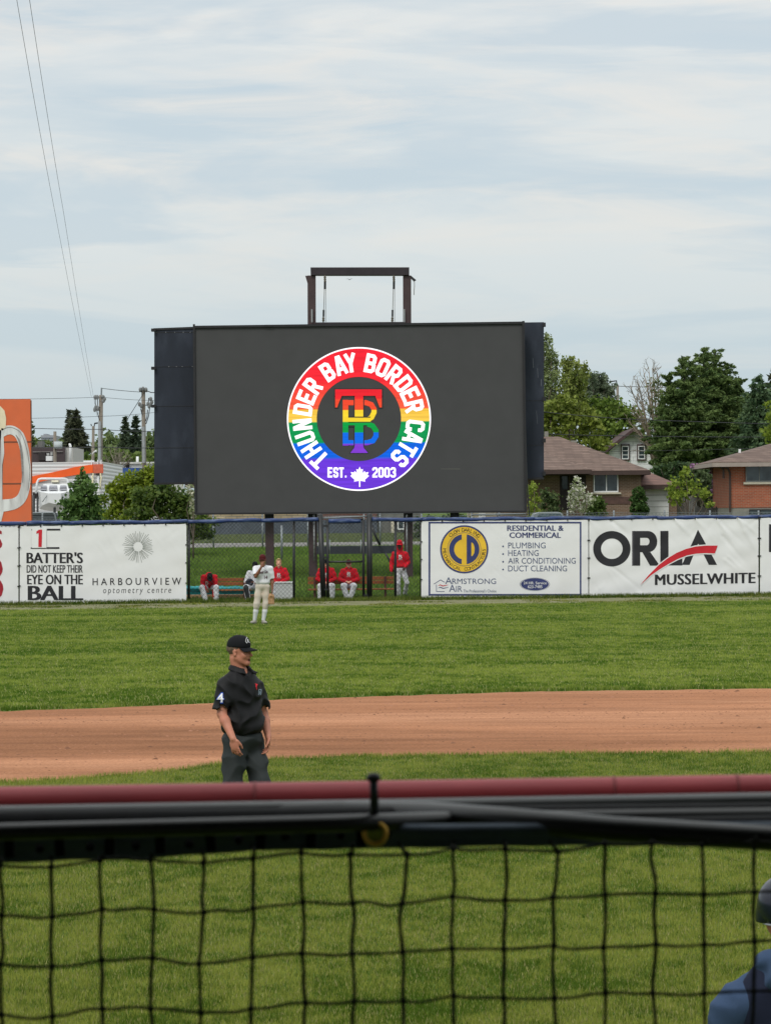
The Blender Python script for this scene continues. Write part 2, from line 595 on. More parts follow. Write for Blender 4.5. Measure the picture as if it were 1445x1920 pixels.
def _nz(sc, det, vec, rgh=0.6):
    q = n('ShaderNodeTexNoise'); q.inputs['Scale'].default_value = sc; q.inputs['Detail'].default_value = det; q.inputs['Roughness'].default_value = rgh
    l(vec, q.inputs['Vector']); return q
def _rp(src, stops):
    q = n('ShaderNodeValToRGB'); e = q.color_ramp.elements
    while len(e) < len(stops): e.new(0.5)
    for k, (p, c) in enumerate(stops): e[k].position = p; e[k].color = (*c, 1)
    l(src, q.inputs[0]); return q
def _mx(f, a, bb, bl='MIX'):
    q = n('ShaderNodeMix'); q.data_type = 'RGBA'; q.blend_type = bl
    if hasattr(f, 'links'): l(f, q.inputs[0])
    else: q.inputs[0].default_value = f
    for s_, i in ((a, 6), (bb, 7)):
        if hasattr(s_, 'links'): l(s_, q.inputs[i])
        else: q.inputs[i].default_value = (*s_, 1)
    return q.outputs[2]
big = _rp(_nz(0.22, 5, mp.outputs[0]).outputs[0], [(0.38, (0.275, 0.126, 0.066)), (0.5, (0.385, 0.180, 0.097)), (0.62, (0.46, 0.228, 0.130))])
med = _rp(_nz(1.3, 6, mp.outputs[0], 0.7).outputs[0], [(0.32, (0.70, 0.70, 0.70)), (0.6, (1.08, 1.08, 1.08))])
fin = _rp(_nz(26, 4, tcn.outputs['Object'], 0.7).outputs[0], [(0.35, (0.72, 0.70, 0.68)), (0.62, (1.1, 1.1, 1.1))])
c_ = _mx(1.0, big.outputs[0], med.outputs[0], 'MULTIPLY')
c_ = _mx(1.0, c_, fin.outputs[0], 'MULTIPLY')
# damp band raked through the middle of the skin: runs with the arc
spn = n('ShaderNodeSeparateXYZ'); l(tcn.outputs['Object'], spn.inputs[0])
l(c_, b.inputs['Base Color'])
b.inputs['Roughness'].default_value = 0.95
b.inputs['Specular IOR Level'].default_value = 0.05
bp = n('ShaderNodeBump'); bp.inputs['Strength'].default_value = 0.7; bp.inputs['Distance'].default_value = 0.03
l(_nz(14, 6, tcn.outputs['Object'], 0.7).outputs[0], bp.inputs['Height']); l(bp.outputs[0], b.inputs['Normal'])
M_clay = m
NR = 26
dv, df = [], []
for j in range(NR + 1):
    tt = j / NR
    for i in range(NB):
        fx = lerp(ef[i, 0], eb[i, 0], tt); fy = lerp(ef[i, 1], eb[i, 1], tt)
        dv.append((fx, fy, 0.006))
for j in range(NR):
    for i in range(NB - 1):
        df.append((j * NB + i, j * NB + i + 1, (j + 1) * NB + i + 1, (j + 1) * NB + i))
o = np_mesh('infield_dirt', dv, df, M_clay, smooth=True); tag(o, kind='structure')

# clods and cleat scuffs on the skin
r = np.random.default_rng(61)
n_ = 9000
x = r.uniform(-12, 12, n_); t_ = r.random(n_)
y = front_y(x) * (1 - t_) + back_y(x) * t_
k = fbm(x * 0.5, y * 1.2, 88, 3) + r.normal(0, 0.12, n_) > 0.5
x, y = x[k], y[k]; n_ = len(x)
sz = r.uniform(0.005, 0.014, n_) * np.where(r.random(n_) < 0.05, 2.2, 1)
ct = np.stack([x, y, np.full(n_, 0.006)], 1)
tet = np.array([(-1, -0.6, 0), (1, -0.6, 0), (0, 0.9, 0), (0, 0, 0.75)])
rot = r.uniform(0, 6.28, n_)
cv = []
for q in tet:
    cv.append(np.stack([ct[:, 0] + sz * 1.5 * (q[0] * np.cos(rot) - q[1] * np.sin(rot)), ct[:, 1] + sz * (q[0] * np.sin(rot) + q[1] * np.cos(rot)), ct[:, 2] + sz * q[2]], 1))
cv = np.stack(cv, 1).reshape(-1, 3)
b_ = np.arange(n_)[:, None] * 4
cf_ = np.concatenate([b_ + np.array([0, 1, 3]), b_ + np.array([1, 2, 3]), b_ + np.array([2, 0, 3])])
cc = np.repeat(np.array([0.27, 0.135, 0.085]) * r.uniform(0.55, 1.35, n_)[:, None], 4, axis=0)
o = np_mesh('dirt_clods', cv, cf_, tone_mat('clod_earth', rough=0.95, spec=0.05), col=cc); tag(o, kind='stuff')

# gravel warning track in front of the fence
M_track = mat('track_gravel', (0.185, 0.180, 0.105), rough=0.95, var=0.35, scale=5, detail=8, bump=0.6, bscale=30, spec=0.05, dirt=((0.10, 0.13, 0.04), 0.85, 1.4))
tv, tf = [], []
TX = np.linspace(-20, 20, 120)
for j in range(4):
    for x in TX:
        yf = FY + FM * x
        edge = yf - 5.8 + 0.5 * (float(fbm(np.array(x * 1.2), np.array(0.0), 4)) - 0.5)
        tv.append((x, lerp(edge, yf - 0.35, j / 3), 0.004))
nt_ = len(TX)
for j in range(3):
    for i in range(nt_ - 1):
        tf.append((j * nt_ + i, j * nt_ + i + 1, (j + 1) * nt_ + i + 1, (j + 1) * nt_ + i))
o = np_mesh('warning_track', tv, tf, M_track, smooth=True); tag(o, kind='structure')

# road along the top of the bank
M_road = mat('road_asphalt', (0.20, 0.19, 0.185), rough=0.95, var=0.2, scale=1.2, detail=6, spec=0.1, stretch=(0.3, 1, 1))
rv, rf = [], []
RX = np.linspace(-120, 120, 61)
for yy in (140.0, 141.0, 146.0, 147.0):
    for x in RX:
        rv.append((x, yy, ground_z(x, yy) + 0.02))
for j in range(3):
    for i in range(60):
        rf.append((j * 61 + i, j * 61 + i + 1, (j + 1) * 61 + i + 1, (j + 1) * 61 + i))
o = np_mesh('road', rv, rf, M_road, smooth=True); tag(o, kind='structure')

# gravel sheet behind the bank, added to bounce grey light onto the boat
M_bounce = mat('bounce_gravel_grey', (0.24, 0.23, 0.21), rough=0.95, var=0.25, scale=2, detail=8)
yv, yf = [], []
YX, YY = np.linspace(-70, -9, 20), np.linspace(148, 340, 40)
for yy in YY:
    for x in YX: yv.append((x, yy, ground_z(x, yy) + 0.03))
for j in range(39):
    for i in range(19): yf.append((j * 20 + i, j * 20 + i + 1, j * 20 + 21 + i, j * 20 + 20 + i))
o = np_mesh('bounce_gravel', yv, yf, M_bounce, smooth=True); tag(o, kind='structure')

# grass blades: real blades, thick on the near lawn, thinner far out
M_blade = tone_mat('grass_blades', rough=0.75, transl=0.25, spec=0.15)
def blades(name, x, y, z, h, w, col, seed, lean=0.5):
    r = np.random.default_rng(seed)
    n = len(x)
    a = r.uniform(0, 2 * np.pi, n)
    la = r.uniform(0, 2 * np.pi, n); lm = r.uniform(0.1, lean, n) * h
    dx, dy = np.cos(a) * w / 2, np.sin(a) * w / 2
    p0 = np.stack([x - dx, y - dy, z], 1); p1 = np.stack([x + dx, y + dy, z], 1)
    p2 = np.stack([x + np.cos(la) * lm, y + np.sin(la) * lm, z + h], 1)
    v = np.stack([p0, p1, p2], 1).reshape(-1, 3)
    f = np.arange(n * 3).reshape(-1, 3)
    c = np.repeat(col, 3, axis=0)
    o = np_mesh(name, v, f, M_blade, col=c)
    tag(o, kind='stuff')
    return o
def lawn_tone(x, y, seed, amp=1.0, sx=0.35, sy=0.22, jit=0.36):
    r = np.random.default_rng(seed + 100)
    n = len(x)
    big = fbm(x * sx, y * sy, seed, 4); mid = fbm(x * 1.1, y * 0.9, seed + 7, 3)
    t = np.clip((big - 0.5) * 1.6 * amp + (mid - 0.5) * 1.3 * amp + (fbm(x * 6.0, y * 3.5, seed + 19, 2) - 0.5) * 1.5 + r.normal(0, jit, n) + 0.5, 0, 1)[:, None]
    dark = np.array([0.058, 0.108, 0.008]); light = np.array([0.235, 0.262, 0.048])
    c = dark * (1 - t) + light * t
    dry = (r.random(n) < 0.06 + 0.16 * fbm(x * 0.9, y * 0.6, seed + 50, 3) ** 2)[:, None]
    c = np.where(dry, np.array([0.32, 0.30, 0.12]) * r.uniform(0.7, 1.1, n)[:, None], c)
    return c
def strip(n, y0, y1, seed, power=1.0, margin=1.2):
    r = np.random.default_rng(seed)
    y = y0 + (y1 - y0) * r.random(n) ** power
    half = y * 722.5 / FPX + margin
    x = r.uniform(-1, 1, n) * half
    return x, y, r
x, y, r = strip(760000, 16.5, 40.0, 11, 1.25)
k = y < front_y(x) - r.uniform(-0.12, 0.02, len(x)) ; x, y = x[k], y[k]
ed = np.clip(1 - (front_y(x) - y) / 0.5, 0, 1)
hh = np.random.default_rng(3).uniform(0.014, 0.034, len(x)) + 0.03 * ed
blades('infield_grass', x, y, np.zeros(len(x)), hh, 0.0075, lawn_tone(x, y, 21) * 1.1, 31)
x, y, r = strip(440000, 41.5, 97.5, 12, 1.25)
k = (y > back_y(x) + r.uniform(-0.03, 0.3, len(x))) & (y < FY + FM * x - 5.6 + r.uniform(-0.3, 0.4, len(x))); x, y = x[k], y[k]
ed = np.clip(1 - (y - back_y(x)) / 1.0, 0, 1)
hh = np.random.default_rng(4).uniform(0.02, 0.045, len(x)) + 0.03 * ed
tn = lawn_tone(x, y, 44, 0.95, 0.08, 0.50, 0.16) * np.array([1.14, 1.24, 1.2])
blades('outfield_grass', x, y, np.zeros(len(x)), hh, 0.022, tn * (1 - 0.25 * ed[:, None]), 32)  # lip along the dirt darkened: its shade is put into the blade colour
# unmown grass at the foot of the fence, and the rough bank behind it
r = np.random.default_rng(15)
n_ = 26000
x = r.uniform(-15, 15, n_); y = FY + FM * x - 0.35 + r.normal(0, 0.28, n_)
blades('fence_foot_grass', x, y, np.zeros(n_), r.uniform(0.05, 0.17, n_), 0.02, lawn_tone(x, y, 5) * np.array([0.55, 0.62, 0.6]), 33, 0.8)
n_ = 60000
x = r.uniform(-15, 15, n_); y = FY + FM * x - 5.9 * r.random(n_)
k = fbm(x * 1.3, y * 0.8, 91, 4) + r.normal(0, 0.06, n_) > 0.60; x, y = x[k], y[k]
blades('track_weeds', x, y, np.full(len(x), 0.004), r.uniform(0.015, 0.05, len(x)), 0.02, lawn_tone(x, y, 6) * np.array([0.95, 0.9, 0.9]), 36, 0.8)
n_ = 150000
x = r.uniform(-9, 6, n_); y = 101.5 + 38 * r.random(n_) ** 1.2 + FM * x
zz = np.array([ground_z(a, b_) for a, b_ in zip(x, y)])
k = (y < 139.8); x, y, zz = x[k], y[k], zz[k]
cl = fbm(x * 0.8, y * 0.5, 70, 4)[:, None]
cc = np.array([0.060, 0.135, 0.020]) * (1 - cl) + np.array([0.200, 0.290, 0.060]) * cl
cc = cc * r.uniform(0.6, 1.25, len(x))[:, None]
blades('bank_grass', x, y, zz, r.uniform(0.06, 0.2, len(x)), 0.035, cc, 34, 0.8)
n_ = 30000
x = r.uniform(-14, 8, n_); y = r.uniform(147.3, 157, n_)
zz = np.array([ground_z(a, b_) for a, b_ in zip(x, y)])
cc = np.array([0.16, 0.19, 0.085]) * r.uniform(0.6, 1.2, n_)[:, None]
blades('verge_grass', x, y, zz, r.uniform(0.05, 0.12, n_), 0.035, cc, 35, 0.8)
# ================================================================== outfield fence, gate, banners, bullpen
M_blackpipe = mat('black_powder_coat', S(28, 30, 33), rough=0.45, var=0.25, scale=9, spec=0.5)
M_galv = mat('galvanised_pipe', S(128, 134, 138), rough=0.45, var=0.15, scale=12, metal=0.4)
M_bluepad = mat('blue_vinyl_padding', S(25, 47, 96), rough=0.42, var=0.35, scale=4, detail=6, spec=0.5, bump=0.5, bscale=5, stretch=(1, 1, 6), dirt=(S(120, 140, 175), 0.5, 3.0))
M_wire = mat('chain_link_wire', S(40, 44, 46), rough=0.5, var=0.2, scale=10, metal=0.2)
M_tie = mat('black_cable_tie', S(26, 26, 28), rough=0.6)

def pad_y(px):
    return float(np.interp(px, [-300, 0, 200, 350, 560, 790, 1000, 1200, 1445, 1800], [986, 981.5, 979.5, 978, 974.7, 974, 972.6, 971, 969, 966]))
def fence_bottom(px):
    return float(np.interp(px, [-300, 0, 350, 790, 1100, 1445, 1800], [1148, 1139.5, 1132, 1127, 1123, 1120, 1117]))

fence = thing('outfield_fence', 'long black chain link outfield fence topped with blue padding and hung with white banners', 'fence', PF(700, 1128))
def chain_link(px0, px1, ytop, ybot, name, parent, off=0.0, pitch=0.13, r=0.0040, m=M_wire):
    """two layers of straight diagonals, woven by a small offset"""
    A, B = PF(px0, 1050, off), PF(px1, 1050, off)
    ux = Vector((B.x - A.x, B.y - A.y, 0)); Lw = ux.length; ux.normalize()
    nrm = Vector((ux.y, -ux.x, 0))
    zt = PF((px0 + px1) / 2, ytop).z; zb = PF((px0 + px1) / 2, ybot).z
    Hh = zt - zb
    mb = MB()
    for sgn in (1, -1):
        k = -Hh * 1.0
        while k < Lw + Hh:
            s0, z0, s1, z1 = k, zb, k + sgn * Hh, zt
            def clip(s0, z0, s1, z1):
                if s0 == s1: return None
                t0, t1 = 0.0, 1.0
                for lo in (0.0, Lw):
                    t = (lo - s0) / (s1 - s0)
                    if (s1 > s0) == (lo == 0.0): t0 = max(t0, t)
                    else: t1 = min(t1, t)
                return (t0, t1) if t1 > t0 else None
            c = clip(s0, z0, s1, z1)
            if c:
                q = []
                for t in c:
                    s_ = lerp(s0, s1, t); z_ = lerp(z0, z1, t)
                    q.append(Vector((A.x, A.y, 0)) + ux * s_ + nrm * (r * sgn) + Vector((0, 0, z_)))
                mb.tube(q, r, 3, caps=False)
            k += pitch
    return mb.build(name, m, parent, fix=False)
def post(px, parent, r=0.035, ytop=None, ybot=None, name='post', m=M_blackpipe, off=0.0, px2=None, cap=True):
    yt = pad_y(px) if ytop is None else ytop
    yb = fence_bottom(px) + 3 if ybot is None else ybot
    a, b = PF(px, yt, off), PF(px if px2 is None else px2, yb, off)
    mb = MB().tube([b, a], r, 10)
    if cap: mb.ball(a, (r * 1.05, r * 1.05, r * 0.6), 10, 5)
    return mb.build(name, m, parent, smooth=True)
for a_, b_ in ((-240, 354), (354, 551), (551, 600), (697, 741), (741, 790), (790, 1102), (1102, 1700)):
    chain_link(a_, b_, pad_y((a_ + b_) / 2), fence_bottom((a_ + b_) / 2) - 1, 'chain_link_panel', fence, off=-0.02)
for px in (-118, 37, 196, 354, 551, 741, 789, 945, 1102, 1262, 1422, 1582):
    post(px, fence, r=0.04 if px in (354, 551, 741) else 0.033, off=-0.06)
# padding along the top: a slightly lumpy sleeve, in lengths
def padding(px0, px1, parent, r=0.062, seed=0, dy=0.0):
    n = max(6, int((px1 - px0) / 9))
    rr = random.Random(seed)
    pts, rs = [], []
    for k in range(n + 1):
        px = lerp(px0, px1, k / n)
        w = 0.7 * math.sin(px * 0.045 + seed) + 0.35 * math.sin(px * 0.13 + 2 * seed)
        pts.append(PF(px, pad_y(px) + dy + w, 0.03)); rs.append(r * (1 + 0.10 * math.sin(px * 0.09 + seed * 3) + rr.uniform(-0.05, 0.05)))
    return MB().tube(pts, rs, 10).build('top_padding', M_bluepad, parent, smooth=True)
for k, (a_, b_) in enumerate(((-240, 50), (50.5, 130), (130.5, 352), (352.5, 489), (489.5, 597), (697, 790), (790.5, 1000), (1000.5, 1230), (1230.5, 1420), (1420.5, 1700))):
    padding(a_, b_, fence, seed=k)
# rail of bare pipe over the gate opening
MB().tube([PF(602, 971), PF(694, 968)], 0.025, 8).build('gate_lintel', M_galv, fence, smooth=True)
# thick gate posts
post(600, fence, r=0.085, ytop=966, ybot=1131, px2=607, name='gate_post', off=0.0)
post(692.5, fence, r=0.088, ytop=965.5, ybot=1130, name='gate_post', off=0.0)

gate = thing('bullpen_gate', 'black framed chain link bullpen gate with blue padding, between two thick posts', 'gate', PF(648, 1128, 0.05))
def bar(pxa, ya, pxb, yb, r, name, parent, m=M_blackpipe, off=0.05):
    return MB().tube([PF(pxa, ya, off), PF(pxb, yb, off)], r, 8).build(name, m, parent, smooth=True)
for px in (614, 681):
    bar(px, 974, px + 0.6, 1128, 0.045, 'frame_upright', gate)
bar(614, 1053.5, 681, 1053, 0.032, 'frame_rail', gate)
bar(614, 1128, 681, 1127, 0.035, 'frame_rail', gate)
bar(614, 975, 681, 973.5, 0.03, 'frame_rail', gate)
for px in (618, 676.5):
    bar(px, 1012, px, 1038, 0.018, 'tension_bar', gate, M_galv, 0.08)
padding(615.5, 676, gate, r=0.075, seed=23, dy=2.0)
chain_link(615, 680, 977, 1127, 'chain_link_panel', gate, off=0.05)
mb = MB()
mb.tube([PF(681, 1116, .1), PF(688, 1116, .1)], 0.02, 6).tube([PF(684, 1112, .1), PF(684, 1121, .1)], 0.02, 6).tube([PF(688, 1112, .1), PF(690, 1121, .1)], 0.018, 6)
mb.build('latch', M_blackpipe, gate)
mb = MB()
for y in (986, 1045, 1105): mb.box(PF(610.5, y, 0.06), (0.14, 0.05, 0.06))
mb.build('hinge', M_blackpipe, gate)

# ------------------------------------------------------------------ banners
def banner_mat(name, base, stain):
    return mat(name, base, rough=0.5, var=0.035, scale=1.1, detail=6, spec=0.35, bump=0.12, bscale=2.2, dirt=(stain, 0.30, 0.9))
M_vinyl = banner_mat('white_banner_vinyl', (0.76, 0.76, 0.765), (0.62, 0.605, 0.57))
M_ink = mat('black_banner_ink', S(38, 37, 42), rough=0.5, var=0.15, scale=3)
M_grey_ink = mat('grey_banner_ink', S(84, 84, 86), rough=0.5, var=0.1, scale=3)
M_navy = mat('navy_banner_ink', S(52, 60, 108), rough=0.5, var=0.12, scale=3)
M_slate = mat('slate_banner_ink', S(82, 92, 122), rough=0.5, var=0.1, scale=3)
M_red_ink = mat('red_banner_ink', S(196, 34, 48), rough=0.5, var=0.1, scale=3)
M_dkred = mat('dark_red_banner_ink', S(158, 28, 44), rough=0.5, var=0.2, scale=3)
M_yellow = mat('yellow_banner_ink', S(226, 184, 52), rough=0.5, var=0.08, scale=3)
M_burst = mat('olive_banner_ink', S(72, 82, 66), rough=0.5, var=0.3, scale=10)

class Banner:
    def __init__(s, label, x0, x1, t0, t1, b0, b1, seed, strength, ncrease=18, ang=(35, 65)):
        s.x0, s.x1, s.t0, s.t1, s.b0, s.b1 = x0, x1, t0, t1, b0, b1
        r = random.Random(seed)
        s.cr = []
        n = max(3, int((x1 - x0) / 38))
        s.grom = [(lerp(x0, x1, k / n), lerp(t0, t1, k / n)) for k in range(n + 1)]
        for k in range(ncrease):
            if r.random() < 0.6:
                ox, oy = r.choice(s.grom)
            else:
                ox, oy = r.uniform(x0, x1), r.uniform(t0, b0)
            a = R(r.uniform(*ang)) * (1 if r.random() < 0.8 else -1)
            if a < 0: a = math.pi + a
            s.cr.append((ox, oy, math.cos(a), math.sin(a), r.uniform(30, 105), r.uniform(1.8, 4.5), r.uniform(0.006, 0.020) * strength * r.choice((1, 1, -1))))
        s.k = strength
        s.root = thing('advertising_banner', label, 'banner', PF((x0 + x1) / 2, (b0 + b1) / 2, 0.06), 'banners on the outfield fence')
        n_x, n_y = int((x1 - x0) / 3), 48
        v, f = [], []
        for j in range(n_y + 1):
            for i in range(n_x + 1):
                x = lerp(x0, x1, i / n_x)
                yt = lerp(t0, t1, i / n_x) + 0.9 * abs(math.sin(math.pi * n * i / n_x)) ** 0.7
                yb = lerp(b0, b1, i / n_x) - 0.5 * abs(math.sin(math.pi * n * i / n_x + 0.6))
                v.append(s.map(x, lerp(yt, yb, j / n_y), 0.0))
        for j in range(n_y):
            for i in range(n_x):
                q = j * (n_x + 1) + i
                f.append((q, q + 1, q + n_x + 2, q + n_x + 1))
        sh = np_mesh('sheet', v, f, M_vinyl, s.root, smooth=True)
        # ties round the edge
        mb = MB()
        for k, (x, y) in enumerate(s.grom):
            mb.tube([PF(x, y + 2.2, 0.085), PF(x + 0.4, y - 1.5, 0.09)], 0.018, 5)
            xb, yb = x, lerp(b0, b1, k / n)
            mb.tube([PF(xb, yb - 2.5, 0.085), PF(xb - 0.3, yb + 1.2, 0.08)], 0.018, 5)
        for x, sx in ((x0, -1), (x1, 1)):
            for fr in (0.27, 0.5, 0.76):
                y = lerp(lerp(t0, t1, (x - x0) / (x1 - x0)), lerp(b0, b1, (x - x0) / (x1 - x0)), fr)
                mb.tube([PF(x - sx * 1.8, y, 0.085), PF(x + sx * 1.6, y + 0.4, 0.09)], 0.018, 5)
        mb.build('edge_ties', M_tie, s.root)
    def fold(s, x, y):
        d = 0.0
        for ox, oy, cx, cy, ln, w, a in s.cr:
            dx, dy = x - ox, y - oy
            u = dx * cx + dy * cy
            if u < -4 or u > ln: continue
            q = -dx * cy + dy * cx
            ww = w * (0.5 + 0.9 * max(0, u) / ln)
            if abs(q) > 3 * ww: continue
            fall = (1 - max(0, u) / ln) * (1 if u > 0 else 1 + u / 4)
            d += a * math.exp(-(q / ww) ** 2) * fall
        d += 0.006 * s.k * math.sin(x * 0.11 + 0.5 * math.sin(y * 0.05)) + 0.004 * s.k * math.sin(x * 0.05 + y * 0.16)
        return d
    def map(s, x, y, lift):
        return PF(x, y, 0.06 + s.fold(x, y) + lift)
    def draw(s, fl, name, m, lift=0.006, cut=4.0):
        return fl.build(name, m, s.root, lambda x, y: s.map(x, y, lift), cut)

# leftmost banner: only the right ends of its red letters come into view
bn = Banner('white banner with cropped dark red letters at the far left end of the fence', -118, 35.5, 990.5, 987.5, 1139.5, 1134.5, 1, 0.5)
bn.draw(Flat().text('GS', -45, 994, 5.5, 1029, 0.05), 'lettering', M_dkred)
bn.draw(Flat().text('8', -52, 1042, 7.5, 1128, 0.05), 'numeral', M_dkred)

bn = Banner('white vision care banner with a sunburst emblem and a red number 1 card', 38, 350, 986.3, 981.8, 1133.5, 1128, 2, 0.55)
bn.draw(Flat().text("BATTER'S", 50.6, 1035.4, 156.5, 1056, 0.04), 'lettering', M_ink)
bn.draw(Flat().text('DID NOT KEEP THEIR', 51, 1059.4, 156, 1073.8, 0.02), 'lettering', M_ink)
bn.draw(Flat().text('EYE ON THE', 51.8, 1077.3, 156.3, 1095.6, 0.034), 'lettering', M_ink)
bn.draw(Flat().text('BALL', 53, 1098.3, 157, 1125, 0.065), 'lettering', M_ink)
fl = Flat()
rr = random.Random(4)
for k in range(15):
    a = 2 * math.pi * k / 15 + rr.uniform(-.06, .06)
    for d in (-0.15, -0.03, 0.13):
        a1 = a + d * 1.0
        r1 = rr.uniform(25, 31)
        p0 = (259.6 + 9 * math.cos(a + d * 0.8), 1025 + 9 * math.sin(a + d * 0.8))
        p1 = (259.6 + r1 * math.cos(a1), 1025 + r1 * math.sin(a1))
        fl.stroke([p0, p1], 0.55)
bn.draw(fl, 'emblem', M_burst)
bn.draw(Flat().text('HARBOURVIEW', 174.4, 1083.9, 340.3, 1097.2, 0.008, 0, 1.6, slope=-0.006), 'lettering', M_ink)
bn.draw(Flat().text('optometry centre', 194, 1103.2, 321.5, 1115.8, -0.004, 0.15, 1.35, slope=-0.006), 'lettering', M_grey_ink)
bn.draw(Flat().rect(89, 991.3, 114, 994.6).rect(87.7, 1025.8, 112.3, 1029).rect(60, 992, 62.6, 994.6).rect(58.6, 1026.4, 87, 1028.8), 'card_slots', M_ink, 0.008)
fl = Flat().rect(61.2, 990, 88, 1027.2)
fl.build('number_card', mat('white_card', (0.78, 0.78, 0.78), rough=0.5, var=0.02), bn.root, lambda x, y: PF(x, y, 0.085))
fl = Flat().poly([(69.4, 996.5), (74.2, 993), (80.2, 993), (79.4, 1025.4), (73.0, 1025.4), (73.6, 999), (69.3, 1001)])
fl.build('numeral', M_red_ink, bn.root, lambda x, y: PF(x, y, 0.092))

bn = Banner('white plumbing and heating banner with a blue border and round yellow emblem', 789.5, 1102, 976.5, 974, 1121, 1118, 3, 0.40)
def arcpts(cx, cy, r, a0, a1, n=28):
    return [(cx + r * math.sin(R(lerp(a0, a1, k / n))), cy - r * math.cos(R(lerp(a0, a1, k / n)))) for k in range(n + 1)]
fl = Flat().rect(803, 978.4, 1089, 981.4).rect(803, 1113.5, 1089, 1116.7).rect(803, 981.4, 806.3, 1113.5).rect(1086, 981.4, 1089, 1113.5)
bn.draw(fl, 'border', M_navy)
cx, cy = 869.8, 1029.8
bn.draw(Flat().disc(cx, cy, 43), 'emblem_disc', M_yellow, 0.005)
fl = Flat().ring(cx, cy, 42, 45).ring(cx, cy, 30.8, 31.5)
# C
oC, iC = arcpts(cx, cy, 28.3, 190, 350), arcpts(cx, cy, 19, 194.5, 345.5)
n_ = len(oC)
fl.add(oC + iC, [(k, k + 1, n_ + k + 1, n_ + k) for k in range(n_ - 1)])
# D
oD = arcpts(cx, cy, 28.3, 9.5, 170.5); iD = [(cx + 13.2 + 6.2 * math.sin(math.pi * k / 28), cy - 13 * math.cos(math.pi * k / 28)) for k in range(29)]
fl.add(oD + iD, [(k, k + 1, n_ + k + 1, n_ + k) for k in range(n_ - 1)])
fl.add([oD[0], iD[0], iD[-1], oD[-1]], [(0, 1, 2, 3)])
bn.draw(fl, 'emblem', M_navy, 0.010)
fl = Flat()
s_ = 'CLOW DARLING'
fl.text_on_arc(s_, cx, cy, 36.6, np.linspace(-44, 46, len(s_)), 6.6, 1.0, 0.0)
s_ = 'MECHANICAL CONTRACTORS'
fl.text_on_arc(s_, cx, cy, 37.0, np.linspace(268, 92, len(s_)), 6.4, 0.95, 0.0, inside=True)
bn.draw(fl, 'emblem_lettering', M_ink, 0.010)
fl = Flat().text('A', 834.3, 1082.3, 847, 1094.8).text('RMSTRONG', 847.2, 1084.6, 929.3, 1094.8).text('A', 841.5, 1096, 853.5, 1109.5).text('IR', 854.5, 1098.6, 866, 1109.5)
fl.text("The Professional's Choice", 868, 1105, 929.6, 1110.6)
bn.draw(fl, 'lettering', M_slate)
fl = Flat().stroke([(813.2, 1095), (825.5, 1087), (833, 1091.6)], 1.0).stroke([(817.8, 1096), (817.8, 1109), (833, 1109)], 1.0)
fl.stroke([(821, 1102.5), (825, 1100.8), (830, 1103), (840, 1101.2)], [0.5, 1.4, 1.6, 0.5])
bn.draw(fl, 'emblem_outline', M_navy)
bn.draw(Flat().stroke([(821, 1098), (825, 1096.4), (830, 1098.6), (840, 1096.4)], [0.5, 1.6, 1.8, 0.5]), 'emblem_wave', M_red_ink)
bn.draw(Flat().text('RESIDENTIAL &', 950, 985, 1055.7, 995.2, 0.04).text('COMMERICAL', 954.3, 998.2, 1050.7, 1008.4, 0.04), 'lettering', M_navy)
fl = Flat()
for st, x1, y0 in (('PLUMBING', 1022, 1017), ('HEATING', 1009, 1031.3), ('AIR CONDITIONING', 1078.4, 1045.8), ('DUCT CLEANING', 1062, 1060.2)):
    fl.text(st, 952, y0, x1, y0 + 11, 0.0)
    fl.disc(942.5, y0 + 7.4, 1.7, 14)
bn.draw(fl, 'lettering', M_slate)
bn.draw(Flat().disc(1001.8, 1095.3, 26, 48, 0.44).ring(1001.8, 1095.3, 27.3, 28, 60, 0.44), 'oval', M_navy, 0.005)
bn.draw(Flat().text('24 HR. Service', 980.7, 1090.4, 1024, 1095.5, 0.015).text('623-7485', 988.7, 1097.2, 1015.9, 1102.8, 0.015), 'oval_lettering', mat('white_ink', (0.75, 0.75, 0.75), var=0.02), 0.010)

bn = Banner('white creased mine banner with big black letters and a red swoosh', 1103.5, 1420.5, 973.8, 970.2, 1117.8, 1114.2, 6, 1.15, 46, (38, 58))
cxo, cyo = 1146, 1028.8
fl = Flat().ring(cxo, cyo, 20.2, 34.9, 72, 0.95)
fl.rect(1184, 995.6, 1199, 1060.5)
oB = [(1199, 995.6), (1214, 995.6)] + [(1214 + 17 * math.sin(math.pi * k / 14), 1015.4 - 19.8 * math.cos(math.pi * k / 14)) for k in range(1, 14)] + [(1214, 1035.2), (1199, 1035.2)]
iB = [(1199, 1008.3), (1211, 1008.3)] + [(1211 + 5.5 * math.sin(math.pi * k / 14), 1015.3 - 7 * math.cos(math.pi * k / 14)) for k in range(1, 14)] + [(1211, 1022.3), (1199, 1022.3)]
n_ = len(oB)
fl.add(oB + iB, [(k, k + 1, n_ + k + 1, n_ + k) for k in range(n_ - 1)])
fl.poly([(1203, 1035.2), (1218, 1035.2), (1236, 1060.5), (1217.5, 1060.5)])
fl.rect(1236.8, 995.4, 1252, 1060)
fl.rect(1252, 1047.6, 1278, 1060)
fl.poly([(1299.5, 1011), (1307.3, 993), (1343, 1059), (1327.5, 1059), (1307.5, 1019)])
fl.poly([(1299.5, 1011), (1307.5, 1019), (1291.5, 1059), (1277.2, 1059)])
bn.draw(fl, 'lettering', M_ink)
top = [(1199.8, 1096), (1216, 1077), (1233.5, 1059.6), (1250, 1047), (1267, 1036.7), (1285, 1029.2), (1303, 1024.6), (1322, 1022.9), (1344, 1022.8)]
bot = [(1199.9, 1096.2), (1218.5, 1079), (1236, 1067), (1252, 1057.4), (1270, 1047.8), (1287, 1041.2), (1304, 1038), (1321, 1037), (1338.8, 1037.6)]
